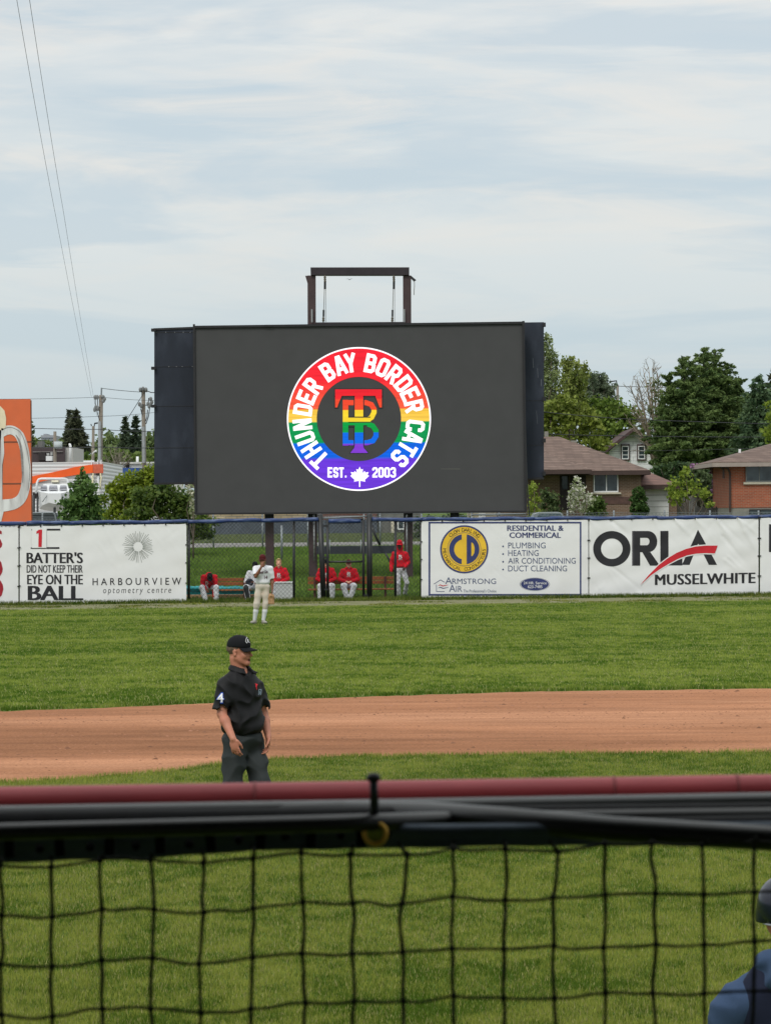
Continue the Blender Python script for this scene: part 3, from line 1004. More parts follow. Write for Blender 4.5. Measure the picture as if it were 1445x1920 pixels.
def band(top, bot, g):
    t2, b2 = [], []
    for (ax, ay), (bx, by) in zip(top, bot):
        t2.append((ax, ay - g)); b2.append((bx, by + g))
    n = len(t2)
    return t2 + b2, [(k, k + 1, n + k + 1, n + k) for k in range(n - 1)]
bn.draw(Flat().add(*band(top, bot, 2.2)), 'swoosh_outline', M_vinyl, 0.011)
bn.draw(Flat().add(*band(top, bot, 0)), 'swoosh', M_red_ink, 0.016)
bn.draw(Flat().text('MUSSELWHITE', 1226.5, 1077.0, 1415, 1097, 0.05, 0, 1.05, slope=-0.020), 'lettering', M_ink)

bn = Banner('white banner with one cropped black letter at the far right end of the fence', 1423.5, 1580, 970, 967, 1114, 1111, 8, 0.5)
bn.draw(Flat().text('H', 1440, 983, 1490, 1035, 0.04), 'lettering', M_ink)

# ------------------------------------------------------------------ bullpen benches and gear
M_plank = mat('brown_bench_plank', S(140, 84, 46), rough=0.7, var=0.22, scale=3, stretch=(1, 6, 6))
M_bleg = mat('red_brown_steel', S(88, 52, 46), rough=0.6, var=0.2)
def bench(label, pxs, pxe, legs, yb0, yb1, ys0, Y):
    gz = -0.03
    a, b = P(pxs, yb0, Y), P(pxe, yb0, Y)
    t = thing('wooden_bench', label, 'bench', ((a.x + b.x) / 2, Y, gz), 'benches in the bullpen')
    zb, zt, zs = P(pxs, yb1, Y).z, P(pxs, yb0, Y).z, P(pxs, ys0, Y).z
    cxm, wd = (a.x + b.x) / 2, b.x - a.x
    for k in range(2):
        h = (zt - zb) / 2 - 0.012
        MB().box((cxm, Y + 0.22, zb + h / 2 + k * (h + 0.02)), (wd, 0.04, h)).build('backrest_plank', M_plank, t, bevel=0.006)
    for k in range(3):
        MB().box((cxm, Y - 0.18 + k * 0.15, zs), (wd, 0.135, 0.045)).build('seat_plank', M_plank, t, bevel=0.006)
    for px in legs:
        x = P(px, yb0, Y).x
        mb = MB().box((x, Y - 0.12, zs / 2 - 0.02), (0.07, 0.06, zs)).box((x, Y + 0.17, zt / 2), (0.07, 0.05, zt)).box((x, Y + 0.02, zs - 0.04), (0.06, 0.4, 0.05))
        mb.build('leg', M_bleg, t, bevel=0.006)
    return t
YB = 100.65
bench('brown bench in front of the teal roll, left of the white box', 397, 471, (402, 458), 1084, 1098, 1106.5, YB)
bench('longer brown bench behind the gate with two people seated on it', 577, 738, (590, 722), 1082, 1096, 1105.5, YB + 0.65)
M_teal = mat('teal_tarpaulin', S(24, 128, 134), rough=0.5, var=0.3, scale=2, detail=6, bump=0.6, bscale=3, stretch=(1, 5, 5))
tp = thing('rolled_field_tarp', 'long teal rolled field tarp lying behind the left bench', 'tarp', P(405, 1118, 101.8))
a, b = P(340, 1110, 101.8), P(476, 1111.5, 101.8)
n_ = 30
pts = [a.lerp(b, k / n_) for k in range(n_ + 1)]
MB().tube(pts, [0.20 + 0.012 * math.sin(k * 0.9) + 0.006 * math.sin(k * 2.3) for k in range(n_ + 1)], 14).build('roll', M_teal, tp, smooth=True)
MB().tube([P(338, 1103, 101.55), P(476, 1105, 101.55)], 0.05, 8).build('fold_edge', M_teal, tp, smooth=True)
M_tan = mat('tan_timber', S(176, 140, 106), rough=0.8, var=0.15, scale=2, stretch=(1, 5, 5))
bd = MB().box((P(400, 1122, 101.3).x, 101.3, 0.10), (2.6, 0.12, 0.19)).build('timber_sleeper', M_tan, bevel=0.01)
tag(bd, 'tan timber sleeper lying on the grass under the teal roll', 'timber')
M_white_pl = mat('white_plastic_box', (0.55, 0.56, 0.57), rough=0.5, var=0.06, scale=3, dirt=((0.4, 0.4, 0.38), 0.3, 3))
bx = thing('storage_box', 'white storage box on the grass in front of the bareheaded seated person', 'box', P(533, 1129, 100.95))
a, b = P(516, 1094, 100.95), P(551, 1130, 100.95)
MB().box(((a.x + b.x) / 2, 101.15, (a.z + 0.0) / 2), (b.x - a.x, 0.42, a.z - 0.02)).build('body', M_white_pl, bx, bevel=0.02)
MB().box(((a.x + b.x) / 2, 101.15, a.z + 0.02), (b.x - a.x + 0.05, 0.46, 0.06)).build('lid', M_white_pl, bx, bevel=0.02)
# ================================================================== scoreboard
YS = 111.8
def PS(px, py, off=0.0):
    q = P(px, py, YS); return Vector((q.x, q.y - off, q.z))
M_led = mat('led_panel_black', S(74, 74, 75), rough=0.75, var=0.05, scale=1.3, detail=3, spec=0.12)
M_navysheet = mat('navy_steel_sheet', S(42, 47, 58), rough=0.6, var=0.22, scale=1.1, detail=6, spec=0.25, dirt=(S(70, 76, 88), 0.35, 2.2), stretch=(1, 1, 0.4))
M_frame = mat('dark_frame_steel', S(34, 33, 36), rough=0.5, var=0.2, scale=5)
M_column = mat('brown_steel_column', S(66, 50, 52), rough=0.6, var=0.2, scale=3, detail=6, dirt=(S(52, 44, 48), 0.5, 2))
M_beam = mat('dark_plum_steel', S(44, 36, 42), rough=0.5, var=0.25, scale=3)
M_chain = mat('dull_chain_steel', S(108, 100, 88), rough=0.4, var=0.3, scale=30, metal=0.7)
M_conduit = mat('grey_conduit', S(150, 152, 154), rough=0.4, var=0.1, metal=0.3)
sb = thing('video_scoreboard', 'big dark video scoreboard on brown steel columns, showing a round rainbow team badge', 'scoreboard', (PS(673, 1000).x, YS, ground_z(0, YS)))
scr = MB().prism([PS(366, 613), PS(981, 605.5), PS(984, 958.5), PS(368, 963)], (0, 0.35, 0)).build('screen', M_led, sb)
# thin frame round the screen
def barS(pts, w, name, m=M_frame, parent=sb, off=0.03):
    return MB().tube([PS(x, y, off) for x, y in pts], w, 4).build(name, m, parent)
fr = MB()
for pts, w in ((((364, 613), (983, 605)), 0.055), (((364, 608), (367, 964)), 0.05), (((980.5, 602), (985, 960)), 0.06), (((366, 963.5), (985, 959)), 0.045)):
    fr.tube([PS(x, y, 0.03) for x, y in pts], w, 4)
fr.box(PS(504, 611, 0), (0.28, 0.2, 0.07))
fr.build('screen_frame', M_frame, sb)
# scratch on the glass and module seams
sm = Flat().rect(826, 879, 862, 879.7)
sm.build('scratch', mat('scratch_grey', S(112, 111, 104)), sb, lambda x, y: PS(x, y, 0.005))
# the older sign behind: wings left and right
YW = YS + 0.75
def PW(px, py, off=0.0):
    q = P(px, py, YW); return Vector((q.x, q.y - off, q.z))
def corrugated(name, x0, x1, yt0, yt1, yb0, yb1, pitch=0.28):
    mb = MB()
    mb.prism([PW(x0, yt0), PW(x1, yt1), PW(x1, yb1), PW(x0, yb0)], (0, 0.5, 0))
    return mb
wl = corrugated('wing_panel', 289.5, 366, 617, 614.5, 907, 906).build('wing_panel', M_navysheet, sb)
mb = MB()
for y in (623.5, 688, 762, 840): # seams between sheets
    mb.tube([PW(290, y, 0.0), PW(365, y - 0.6, 0.0)], 0.012, 4)
mb.tube([PW(289, 907, 0.02), PW(366, 906, 0.02)], 0.05, 4).tube([PW(288, 617.5, 0.0), PW(366, 614.5, 0.0)], 0.05, 4)
for y in (619, 690.5, 761.5): mb.box(PW(288.5, y), (0.16, 0.3, 0.10))
mb.build('wing_trim', M_frame, sb)
mb = MB()
for y, xs_ in ((623, (293, 311, 328, 344, 357)), (687.5, (317, 331, 342, 361))):
    for x in xs_: mb.ball(PW(x, y, 0.01), 0.014, 6, 4)
mb.build('rivets', M_conduit, sb)
wr = corrugated('wing_panel', 980, 1019, 604.5, 604, 897.5, 897).build('wing_panel', M_navysheet, sb)
mb = MB()
for y in (751.5, 835): mb.tube([PW(983, y, 0.0), PW(1019, y - 0.4, 0.0)], 0.012, 4)
for y in (609, 748, 826, 888): mb.box(PW(1019.5, y), (0.1, 0.3, 0.14))
mb.tube([PW(980, 897.5, 0.02), PW(1019, 897, 0.02)], 0.05, 4)
mb.build('wing_trim', M_frame, sb)
fl = Flat().stroke([(998.5, 671), (999.5, 690)], 0.7).stroke([(1007, 690), (1008, 708)], 0.7).stroke([(1014, 711), (1014, 724)], 1.0).stroke([(1005, 770), (1007, 795)], 0.5)
fl.build('wing_scuffs', mat('scuff_grey', S(104, 108, 116)), sb, lambda x, y: PW(x, y, 0.006))
# columns down to the ground
def column(px, w, ytop, name='column', m=M_column, Y=112.4, d=0.3):
    a = P(px, ytop, Y); x = a.x
    zg = ground_z(x, Y) - 0.3
    wm = w / FPX * Y
    mb = MB()
    mb.box((x, Y, (a.z + zg) / 2), (wm, 0.02, a.z - zg)).box((x, Y + d, (a.z + zg) / 2), (wm, 0.02, a.z - zg))
    mb.box((x, Y + d / 2, (a.z + zg) / 2), (0.03, d - 0.02, a.z - zg))
    return mb.build(name, m, sb)
for px, w in ((505, 15.5), (586, 15.5), (765, 16), (852, 15)):
    column(px, w, 960)
mb = MB()
for px in (505, 586, 765, 852):
    q = P(px, 969, 112.3); mb.box(q, (0.32, 0.06, 0.25))
mb.build('column_collar', M_frame, sb)
for px in (588.5, 762):
    a = P(px, 965, 112.2); MB().tube([a, (a.x, a.y, ground_z(a.x, a.y) + 0.7)], 0.03, 8).build('conduit', M_conduit, sb, smooth=True)
# tie beam and hanging diagonal brace between the lower columns
a, b = P(593, 1031.5, 111.9), P(744, 1030.5, 111.9)
MB().box((a + b) / 2, ((b - a).x, 0.12, 14.5 / FPX * 111.9)).build('tie_beam', mat('blue_black_steel', S(40, 44, 52), rough=0.5, var=0.15), sb)
MB().tube([P(696, 984, 111.6), P(703, 1003, 111.6), P(712, 1022, 111.6)], 0.045, 8).build('brace', M_blackpipe, sb, smooth=True)
MB().tube([P(722, 1037, 111.6), P(729, 1049, 111.6), P(738, 1072, 111.6)], 0.035, 8).build('brace', M_blackpipe, sb, smooth=True)
# small conduit dropping from the right edge
MB().tube([PS(984, 790, 0.05), PS(986, 870, 0.05), PS(989, 930, 0.05), PS(992, 968, 0.05)], 0.022, 6).build('cable', M_blackpipe, sb)

# hoisting frame on top
hf_ = []
def colT(x0, x1, yt, yb, name, m):
    mb = MB()
    mb.prism([PS(x0, yt, -0.1), PS(x1, yt, -0.1), PS(x1 + 0.3, yb, -0.1), PS(x0 + 0.3, yb, -0.1)], (0, 0.3, 0))
    return mb.build(name, m, sb, bevel=0.01)
colT(576.3, 591.5, 516, 611, 'hoist_column', M_column)
colT(755.2, 770.5, 516, 609, 'hoist_column', M_column)
MB().prism([PS(582, 501.2, 0), PS(767, 501, 0), PS(767, 516, 0), PS(582.5, 516, 0)], (0, 0.42, 0)).build('hoist_beam', M_beam, sb, bevel=0.012)
MB().prism([PS(572, 516.5, -0.12), PS(577, 516.5, -0.12), PS(577, 533, -0.12)], (0, 0.2, 0)).build('gusset', M_column, sb)
MB().prism([PS(770, 516, -0.12), PS(780, 524.5, -0.12), PS(776, 527, -0.12), PS(768, 519, -0.12)], (0, 0.2, 0)).build('bracket_plate', M_frame, sb)
MB().tube([PS(776.5, 527, -0.05), PS(776.8, 536, -0.05), PS(776, 546, -0.05), PS(776, 553, -0.05)], 0.012, 5).build('dangling_chain', M_chain, sb)
MB().prism([PS(592, 604.5, 0.02), PS(757, 603.6, 0.02), PS(757, 610, 0.02), PS(592, 612, 0.02)], (0, 0.4, 0)).build('hoist_sill', M_beam, sb)
for x0 in (584.5, 757.5):
    MB().box(PS(x0 + 0.2, 592, -0.02), (0.05, 0.05, 0.46)).build('conduit', M_conduit, sb)
def hoist(x, dx):
    mb = MB()
    def links(x0, y0, x1, y1, n):
        for k in range(n):
            t = (k + 0.5) / n
            mb.ball(PS(lerp(x0, x1, t), lerp(y0, y1, t), 0), (0.045 if k % 2 else 0.02, 0.02 if k % 2 else 0.045, 0.05), 8, 5)
    links(x, 517, x + 0.4, 529, 6)
    links(x - 2.6 + dx, 594, x - 2.9 + dx, 604, 5)
    c = mb.build('chain_links', M_chain, sb, smooth=True)
    h = MB().tube([PS(x + 0.3, 529, 0), PS(x + 0.2, 542, 0)], 0.043, 8).tube([PS(x - 2.3 + dx, 581, 0), PS(x - 2.5 + dx, 594, 0)], 0.036, 8).build('hoist_block', M_frame, sb)
    w = MB().tube([PS(x - 0.8, 542, 0), PS(x - 2.1 + dx, 582, 0)], 0.011, 5).tube([PS(x + 1.6, 542, 0.02), PS(x + 1.7 + dx, 604, 0.02)], 0.008, 5).build('hoist_cable', M_chain, sb)
hoist(609, 0); hoist(738, 0)

# the badge on the screen: lit picture elements
def led_mat(name, stops, z0, z1, strength, lines=0.16):
    m, t, b = new_mat(name)
    n, l = t.nodes.new, t.links.new
    g = n('ShaderNodeNewGeometry'); sp = n('ShaderNodeSeparateXYZ'); l(g.outputs['Position'], sp.inputs[0])
    mr = n('ShaderNodeMapRange'); mr.inputs[1].default_value = z1; mr.inputs[2].default_value = z0
    l(sp.outputs[2], mr.inputs[0])
    r = n('ShaderNodeValToRGB'); e = r.color_ramp.elements
    while len(e) < len(stops): e.new(0.5)
    for k, (p, c) in enumerate(stops):
        e[k].position = min(1, max(0, p)); e[k].color = (*c, 1)
    l(mr.outputs[0], r.inputs[0])
    # rows of diodes with darker gaps, unevenly worn
    wv = n('ShaderNodeTexNoise'); wv.noise_dimensions = '3D'; wv.inputs['Scale'].default_value = 1.0; wv.inputs['Detail'].default_value = 2
    mp = n('ShaderNodeMapping'); mp.inputs['Scale'].default_value = (0.9, 0.9, 16)
    l(g.outputs['Position'], mp.inputs[0]); l(mp.outputs[0], wv.inputs['Vector'])
    r2 = n('ShaderNodeValToRGB'); r2.color_ramp.elements[0].position = 0.38; r2.color_ramp.elements[1].position = 0.55
    r2.color_ramp.elements[0].color = (1 - lines, 1 - lines, 1 - lines, 1)
    l(wv.outputs[0], r2.inputs[0])
    mx = n('ShaderNodeMix'); mx.data_type = 'RGBA'; mx.blend_type = 'MULTIPLY'; mx.inputs[0].default_value = 1
    l(r.outputs[0], mx.inputs[6]); l(r2.outputs[0], mx.inputs[7])
    b.inputs['Base Color'].default_value = (0.012, 0.012, 0.012, 1); b.inputs['Specular IOR Level'].default_value = 0.0
    l(mx.outputs[2], b.inputs['Emission Color'])
    b.inputs['Emission Strength'].default_value = strength
    return m
RED, ORG, YEL = S(244, 30, 52), S(246, 96, 62), S(250, 200, 70)
GRN, BLU, PUR = S(0, 150, 78), S(0, 100, 226), S(104, 52, 214)
def zS(y): return PS(673, y).z
def hard(bands, y0, y1):
    st = []
    for (ya, ca), (yb, cb) in zip(bands, bands[1:]):
        pass
    return st
def rampstops(bl, y0, y1):
    return [((y - y0) / (y1 - y0), c) for y, c in bl]
M_ring = led_mat('led_rainbow_ring', rampstops([(651, RED), (715, S(246, 40, 52)), (766, ORG), (768, YEL), (790, S(250, 204, 80)), (791.5, GRN), (829, GRN), (832, BLU), (857, BLU), (862, PUR), (921, S(112, 58, 222))], 651, 921), zS(921), zS(651), 1.12)
M_mono = led_mat('led_rainbow_letters', rampstops([(729, S(232, 28, 46)), (747, S(236, 36, 44)), (749, S(238, 70, 44)), (768, S(238, 76, 44)), (769.5, S(248, 214, 50)), (790, S(248, 214, 50)), (791.5, S(0, 156, 66)), (810, S(0, 156, 66)), (812, S(0, 104, 226)), (831, S(0, 104, 226)), (833, S(128, 58, 208)), (851, S(128, 58, 208))], 729, 851), zS(851), zS(729), 1.12, 0.10)
M_ledw = emit('led_white', (1.0, 0.97, 1.0), 1.3)
M_dark_edge = mat('led_unlit_outline', S(62, 60, 60), rough=0.8, var=0.03, spec=0.1)
def led(fl, name, m, off):
    return fl.build(name, m, scr, lambda x, y: PS(x, y, off))
BX, BY = 672.8, 785.6
led(Flat().ring(BX, BY, 79, 132.5, 120), 'badge_ring', M_ring, 0.008)
led(Flat().ring(BX, BY, 132.2, 134.8, 120), 'badge_rim', M_ledw, 0.010)
# blocky condensed letters of the badge, drawn as strokes in a 10 x 16 cell
GL = {
 'T': [[(0, 1.7), (10, 1.7)], [(5, 1.7), (5, 16)]],
 'H': [[(1.7, 0), (1.7, 16)], [(8.3, 0), (8.3, 16)], [(1.7, 8), (8.3, 8)]],
 'U': [[(1.7, 0), (1.7, 13), (3.2, 14.4), (6.8, 14.4), (8.3, 13), (8.3, 0)]],
 'N': [[(1.7, 16), (1.7, 0)], [(8.3, 16), (8.3, 0)], [(2.2, 0.5), (7.8, 15.5)]],
 'D': [[(1.7, 1.6), (6.8, 1.6), (8.3, 3.1), (8.3, 12.9), (6.8, 14.4), (1.7, 14.4)], [(1.7, 0), (1.7, 16)]],
 'E': [[(9.5, 1.6), (1.7, 1.6), (1.7, 14.4), (9.5, 14.4)], [(1.7, 8), (8.2, 8)]],
 'R': [[(1.7, 1.6), (6.8, 1.6), (8.3, 3.1), (8.3, 7.1), (6.8, 8.6), (1.7, 8.6)], [(1.7, 0), (1.7, 16)], [(5.2, 8.6), (8.6, 16)]],
 'B': [[(1.7, 1.6), (6.6, 1.6), (8.1, 3.0), (8.1, 6.6), (6.8, 7.9), (8.3, 9.3), (8.3, 13), (6.8, 14.4), (1.7, 14.4)], [(1.7, 0), (1.7, 16)], [(1.7, 7.9), (6.6, 7.9)]],
 'A': [[(1.2, 16), (4.2, 1.0), (5.8, 1.0), (8.8, 16)], [(2.6, 11.2), (7.4, 11.2)]],
 'Y': [[(1.0, 0), (5, 8.6), (9.0, 0)], [(5, 8.0), (5, 16)]],
 'O': 'ring', 'S': [[(8.4, 5), (8.4, 3.1), (6.9, 1.6), (3.1, 1.6), (1.6, 3.1), (1.6, 6.4), (3, 7.8), (7, 8.4), (8.4, 9.8), (8.4, 12.9), (6.9, 14.4), (3.1, 14.4), (1.6, 12.9), (1.6, 11)]],
 'C': [[(8.4, 5.4), (8.4, 3.1), (6.9, 1.6), (3.1, 1.6), (1.6, 3.1), (1.6, 12.9), (3.1, 14.4), (6.9, 14.4), (8.4, 12.9), (8.4, 10.6)]],
 '2': [[(1.6, 5), (1.6, 3.1), (3.1, 1.6), (6.9, 1.6), (8.4, 3.1), (8.4, 6.4), (1.9, 12.6), (1.9, 14.4), (9.6, 14.4)]],
 '0': 'ring', '3': [[(1.6, 4.4), (1.6, 3.1), (3.1, 1.6), (6.9, 1.6), (8.3, 3.1), (8.3, 6.4), (6.9, 7.9), (8.4, 9.4), (8.4, 12.9), (6.9, 14.4), (3.1, 14.4), (1.6, 12.9), (1.6, 11.6)], [(4.2, 7.9), (6.9, 7.9)]],
 '.': [[(1, 14.4), (4, 14.4)]],
}
RING = [(3.1, 1.6), (6.9, 1.6), (8.4, 3.1), (8.4, 12.9), (6.9, 14.4), (3.1, 14.4), (1.6, 12.9), (1.6, 3.1)]
def glyph_layers(ch, fn, layers, w=3.1):
    g = GL[ch]
    if g == 'ring':
        layers[0].stroke([fn(*p) for p in RING], w * layers[0].u, closed=True)
        return
    for k, pl in enumerate(g):
        layers[min(k, 2)].stroke([fn(*p) for p in pl], w * layers[0].u)
lay = [Flat(), Flat(), Flat()]
for q in lay: q.u = 36 / 16 * 0.97
for ch, a in zip('THUNDERBAYBORDERCATS', (-136, -123, -109.6, -95.6, -80.6, -67.4, -54.3, -33.5, -19.3, -8.6, 11.8, 25, 38.2, 51.8, 64.4, 77, 97, 109.3, 121.3, 134)):
    t_ = R(a)
    def fn(u, v, t_=t_):
        x = (u - 5) * 2.08; rr_ = 106.3 + (8 - v) * 36 / 16
        return (BX + rr_ * math.sin(t_) + x * math.cos(t_), BY - rr_ * math.cos(t_) + x * math.sin(t_))
    glyph_layers(ch, fn, lay)
for k, q in enumerate(lay): led(q, 'badge_lettering', M_ledw, 0.014 + 0.002 * k)
lay = [Flat(), Flat(), Flat()]
for q in lay: q.u = 19.5 / 16
def line_text(st, x0, y0, cw, h, gap):
    x = x0
    for ch in st:
        def fn(u, v, x=x): return (x + u * cw / 10, y0 + v * h / 16)
        glyph_layers(ch, fn, lay, 3.0)
        x += (cw * 0.5 if ch == '.' else cw) + gap
line_text('EST.', 614.3, 876, 9.3, 19.5, 1.2)
line_text('2003', 697.8, 876, 10.2, 19.5, 1.1)
for k, q in enumerate(lay): led(q, 'badge_date', M_ledw, 0.014 + 0.002 * k)
leafh = [(0, -18.5), (2.6, -12.6), (6.2, -14.2), (5.0, -6.2), (9.4, -10.4), (10.6, -7.4), (16.8, -8.4), (14.6, -3.4), (17.6, -1.2), (9.6, 6.0), (10.6, 9.6), (1.2, 8.0)]
cxl, cyl = 674.2, 893.5
half_r = [(cxl + x, cyl + y) for x, y in leafh] + [(cxl, cyl + 8)]
half_l = [(cxl - x, cyl + y) for x, y in leafh] + [(cxl, cyl + 8)]
led(Flat().poly(half_r).poly(half_l[::-1]).rect(cxl - 1.1, cyl + 8, cxl + 1.1, cyl + 19.5), 'maple_leaf', M_ledw, 0.014)
# interlaced monogram in the middle
def bz(x, y): return (520 + x / 4.817, 630 + y / 4.817)
fb = Flat()
fb.stroke([bz(590, 602), bz(800, 602), bz(848, 620), bz(872, 660), bz(872, 690), bz(850, 735), bz(815, 755)], 9.6)
fb.stroke([bz(815, 795), bz(860, 812), bz(890, 855), bz(890, 905), bz(862, 948), bz(810, 964), bz(590, 964)], 9.6)
led(fb, 'monogram_b', M_mono, 0.008)
fb = Flat().rect(*bz(590, 577), *bz(640, 990))
led(fb, 'monogram_b', M_mono, 0.010)
def tshape(g):
    f = Flat()
    x = lambda q: q
    f.poly([bz(522 - g, 482 - g), bz(942 + g, 482 - g), bz(942 + g, 540 + g), bz(522 - g, 540 + g)])
    f.poly([bz(522 - g, 540), bz(582 + g, 540), bz(556 + g, 600), bz(540 + g, 645 + g), bz(522 - g, 645 + g)])
    f.poly([bz(882 - g, 540), bz(942 + g, 540), bz(942 + g, 645 + g), bz(922 - g, 645 + g), bz(906 - g, 600)])
    f.poly([bz(698 - g, 540), bz(775 + g, 540), bz(775 + g, 990), bz(698 - g, 990)])
    f.poly([bz(698 - g, 990), bz(775 + g, 990), bz(780 + g, 1012), bz(818 + g, 1056), bz(658 - g, 1056), bz(693 - g, 1012)])
    return f
led(tshape(9), 'monogram_gap', M_dark_edge, 0.013)
led(tshape(0), 'monogram_t', M_mono, 0.016)
led(Flat().rect(*bz(640, 728), *bz(840, 784)).rect(*bz(640, 778), *bz(700, 822)), 'monogram_gap', M_dark_edge, 0.019)
led(Flat().rect(*bz(590, 738), *bz(842, 776)).rect(*bz(590, 783), *bz(842, 806)), 'monogram_b', M_mono, 0.022)

# a gull far off, seen through the hoisting frame
bird = thing('flying_gull', 'tiny dark gull gliding in the open frame above the scoreboard', 'bird', P(655, 524, 190))
c0 = P(655, 524.3, 190)
MB().ball(c0, (0.06, 0.03, 0.022), 8, 5).ball(c0 + Vector((0.06, 0, 0.01)), 0.02, 6, 4).build('body', mat('gull_grey', S(120, 124, 128)), bird, smooth=True)
for sx in (-1, 1):
    MB().prism([c0 + Vector((0.02, 0, 0.03)), c0 + Vector((sx * 0.09, 0.03, 0.06)), c0 + Vector((sx * 0.2, 0.05, 0.05)), c0 + Vector((sx * 0.19, 0.0, 0.035)), c0 + Vector((sx * 0.08, 0, 0.035))], (0, 0.02, 0.008)).build('wing', bpy.data.materials['gull_grey'], bird)
# ================================================================== houses, works yard and poles beyond the field
M_shingle = brick_mat('brown_shingles', S(122, 102, 92), S(100, 82, 74), S(78, 62, 56), bw=0.42, bh=0.085, ms=0.012, rough=0.9)
M_fascia = mat('dark_brown_fascia', S(64, 48, 44), rough=0.6, var=0.15)
M_brickA = brick_mat('brown_brick', S(126, 98, 78), S(108, 84, 68), S(136, 122, 108))
M_brickB = brick_mat('orange_brick', S(170, 86, 56), S(148, 72, 48), S(150, 118, 98))
M_brickC = brick_mat('dark_red_brick', S(104, 62, 54), S(86, 52, 46), S(110, 92, 84))
M_stone = brick_mat('buff_stone_cladding', S(186, 170, 138), S(160, 142, 112), S(110, 98, 80), bw=0.55, bh=0.13, ms=0.014)
M_white = mat('white_painted_siding', (0.68, 0.69, 0.70), rough=0.6, var=0.06, scale=1.5, dirt=((0.5, 0.5, 0.48), 0.3, 1.2))
M_wtrim = mat('white_trim', (0.74, 0.75, 0.76), rough=0.5, var=0.04)
M_conc = mat('grey_concrete', S(132, 130, 122), rough=0.9, var=0.15, scale=3)
M_sill = mat('pale_stone_sill', S(196, 188, 170), rough=0.8, var=0.1)
M_dark = mat('recess_shade', S(48, 42, 42), rough=0.8, var=0.2)
def glass(name, col):
    m, t, b = new_mat(name)
    n, l = t.nodes.new, t.links.new
    tcn = n('ShaderNodeTexCoord'); nz = n('ShaderNodeTexNoise'); nz.inputs['Scale'].default_value = 1.6; nz.inputs['Detail'].default_value = 3
    l(tcn.outputs['Object'], nz.inputs['Vector'])
    r = n('ShaderNodeValToRGB'); r.color_ramp.elements[0].position = 0.35; r.color_ramp.elements[1].position = 0.7
    r.color_ramp.elements[0].color = (*[c * 0.5 for c in col], 1); r.color_ramp.elements[1].color = (*[c * 1.6 for c in col], 1)
    l(nz.outputs[0], r.inputs[0]); l(r.outputs[0], b.inputs['Base Color'])
    b.inputs['Roughness'].default_value = 0.08; b.inputs['Specular IOR Level'].default_value = 0.6
    return m
M_glass = glass('window_glass', S(58, 68, 72))
def pbox(mb, x0, y0, x1, y1, Y, d, off=0.0):
    """box whose front face fills photo rectangle at depth Y and runs d metres back"""
    a, b = P(x0, y0, Y - off), P(x1, y1, Y - off)
    return mb.box2((a.x, Y - off, a.z), (b.x, Y - off + d, b.z))
def window(parent, x0, y0, x1, y1, Y, bars=(0.5,), hbars=(), frame=M_wtrim, fw=2.2, sill=True, off=0.12, name='window'):
    w = MB(); pbox(w, x0 + fw * .6, y0 + fw * .6, x1 - fw * .6, y1 - fw * .6, Y, 0.05, off - 0.04)
    win = w.build(name, M_glass, parent)
    mb = MB()
    pbox(mb, x0, y0, x1, y0 + fw, Y, 0.1, off); pbox(mb, x0, y1 - fw, x1, y1, Y, 0.1, off)
    pbox(mb, x0, y0 + fw, x0 + fw, y1 - fw, Y, 0.1, off); pbox(mb, x1 - fw, y0 + fw, x1, y1 - fw, Y, 0.1, off)
    for b in bars:
        xm = lerp(x0, x1, b); pbox(mb, xm - fw * .45, y0 + fw, xm + fw * .45, y1 - fw, Y, 0.08, off - 0.01)
    for b in hbars:
        ym = lerp(y0, y1, b); pbox(mb, x0 + fw, ym - fw * .3, x1 - fw, ym + fw * .3, Y, 0.07, off - 0.015)
    mb.build('frame', frame, win)
    if sill:
        s_ = MB(); pbox(s_, x0 - 3, y1 + 0.3, x1 + 5, y1 + 3.2, Y, 0.25, off + 0.04); s_.build('sill', M_sill, win)
    return win
def hip_roof(x0, x1, y0, y1, ze, xr0, xr1, yr, zr, th=0.18):
    mb = MB()
    e = [Vector((x0, y0, ze)), Vector((x1, y0, ze)), Vector((x1, y1, ze)), Vector((x0, y1, ze))]
    r = [Vector((xr0, yr, zr)), Vector((xr1, yr, zr))]
    mb.add(e + r + [p - Vector((0, 0, 0.02)) for p in e], [(0, 1, 5, 4), (2, 3, 4, 5), (1, 2, 5), (3, 0, 4), (6, 9, 8, 7), (0, 6, 7, 1), (1, 7, 8, 2), (2, 8, 9, 3), (3, 9, 6, 0)])
    fa = MB()
    for a, b in ((0, 1), (1, 2), (2, 3), (3, 0)):
        p, q = e[a] - Vector((0, 0, 0.12)), e[b] - Vector((0, 0, 0.12))
        d = (q - p).normalized(); nrm = Vector((d.y, -d.x, 0))
        fa.prism([p + Vector((0, 0, 0.09)), q + Vector((0, 0, 0.09)), q - Vector((0, 0, 0.10)), p - Vector((0, 0, 0.10))], nrm * 0.03)
    return mb, fa
# --- brown brick bungalow right of the scoreboard
Yh = 158.0
h1 = thing('brick_bungalow', 'brown brick bungalow with shallow hip roof and white garage, right of the scoreboard', 'house', (P(1110, 960, Yh).x, Yh, 1.7))
zg = 1.55
a, b = P(940, 884, Yh), P(1201, 884, Yh)
MB().box2((a.x, Yh, zg), (b.x, Yh + 8, a.z)).build('wall', M_brickA, h1)
e0, e1 = P(930, 881, Yh - 0.6), P(1218, 881.5, Yh - 0.6)
rl, rr_ = P(985, 819, Yh + 4), P(1047, 819.5, Yh + 4)
mb, fa = hip_roof(e0.x, e1.x, Yh - 0.6, Yh + 8.6, e1.z, rl.x, rr_.x, Yh + 4, rl.z)
rf = mb.build('roof', M_shingle, h1); fa.build('fascia', M_fascia, rf)
e2, e3 = P(930, 882.5, Yh - 2.4), P(1108, 882.5, Yh - 2.4)
r2 = P(1012, 846, Yh + 1.0)
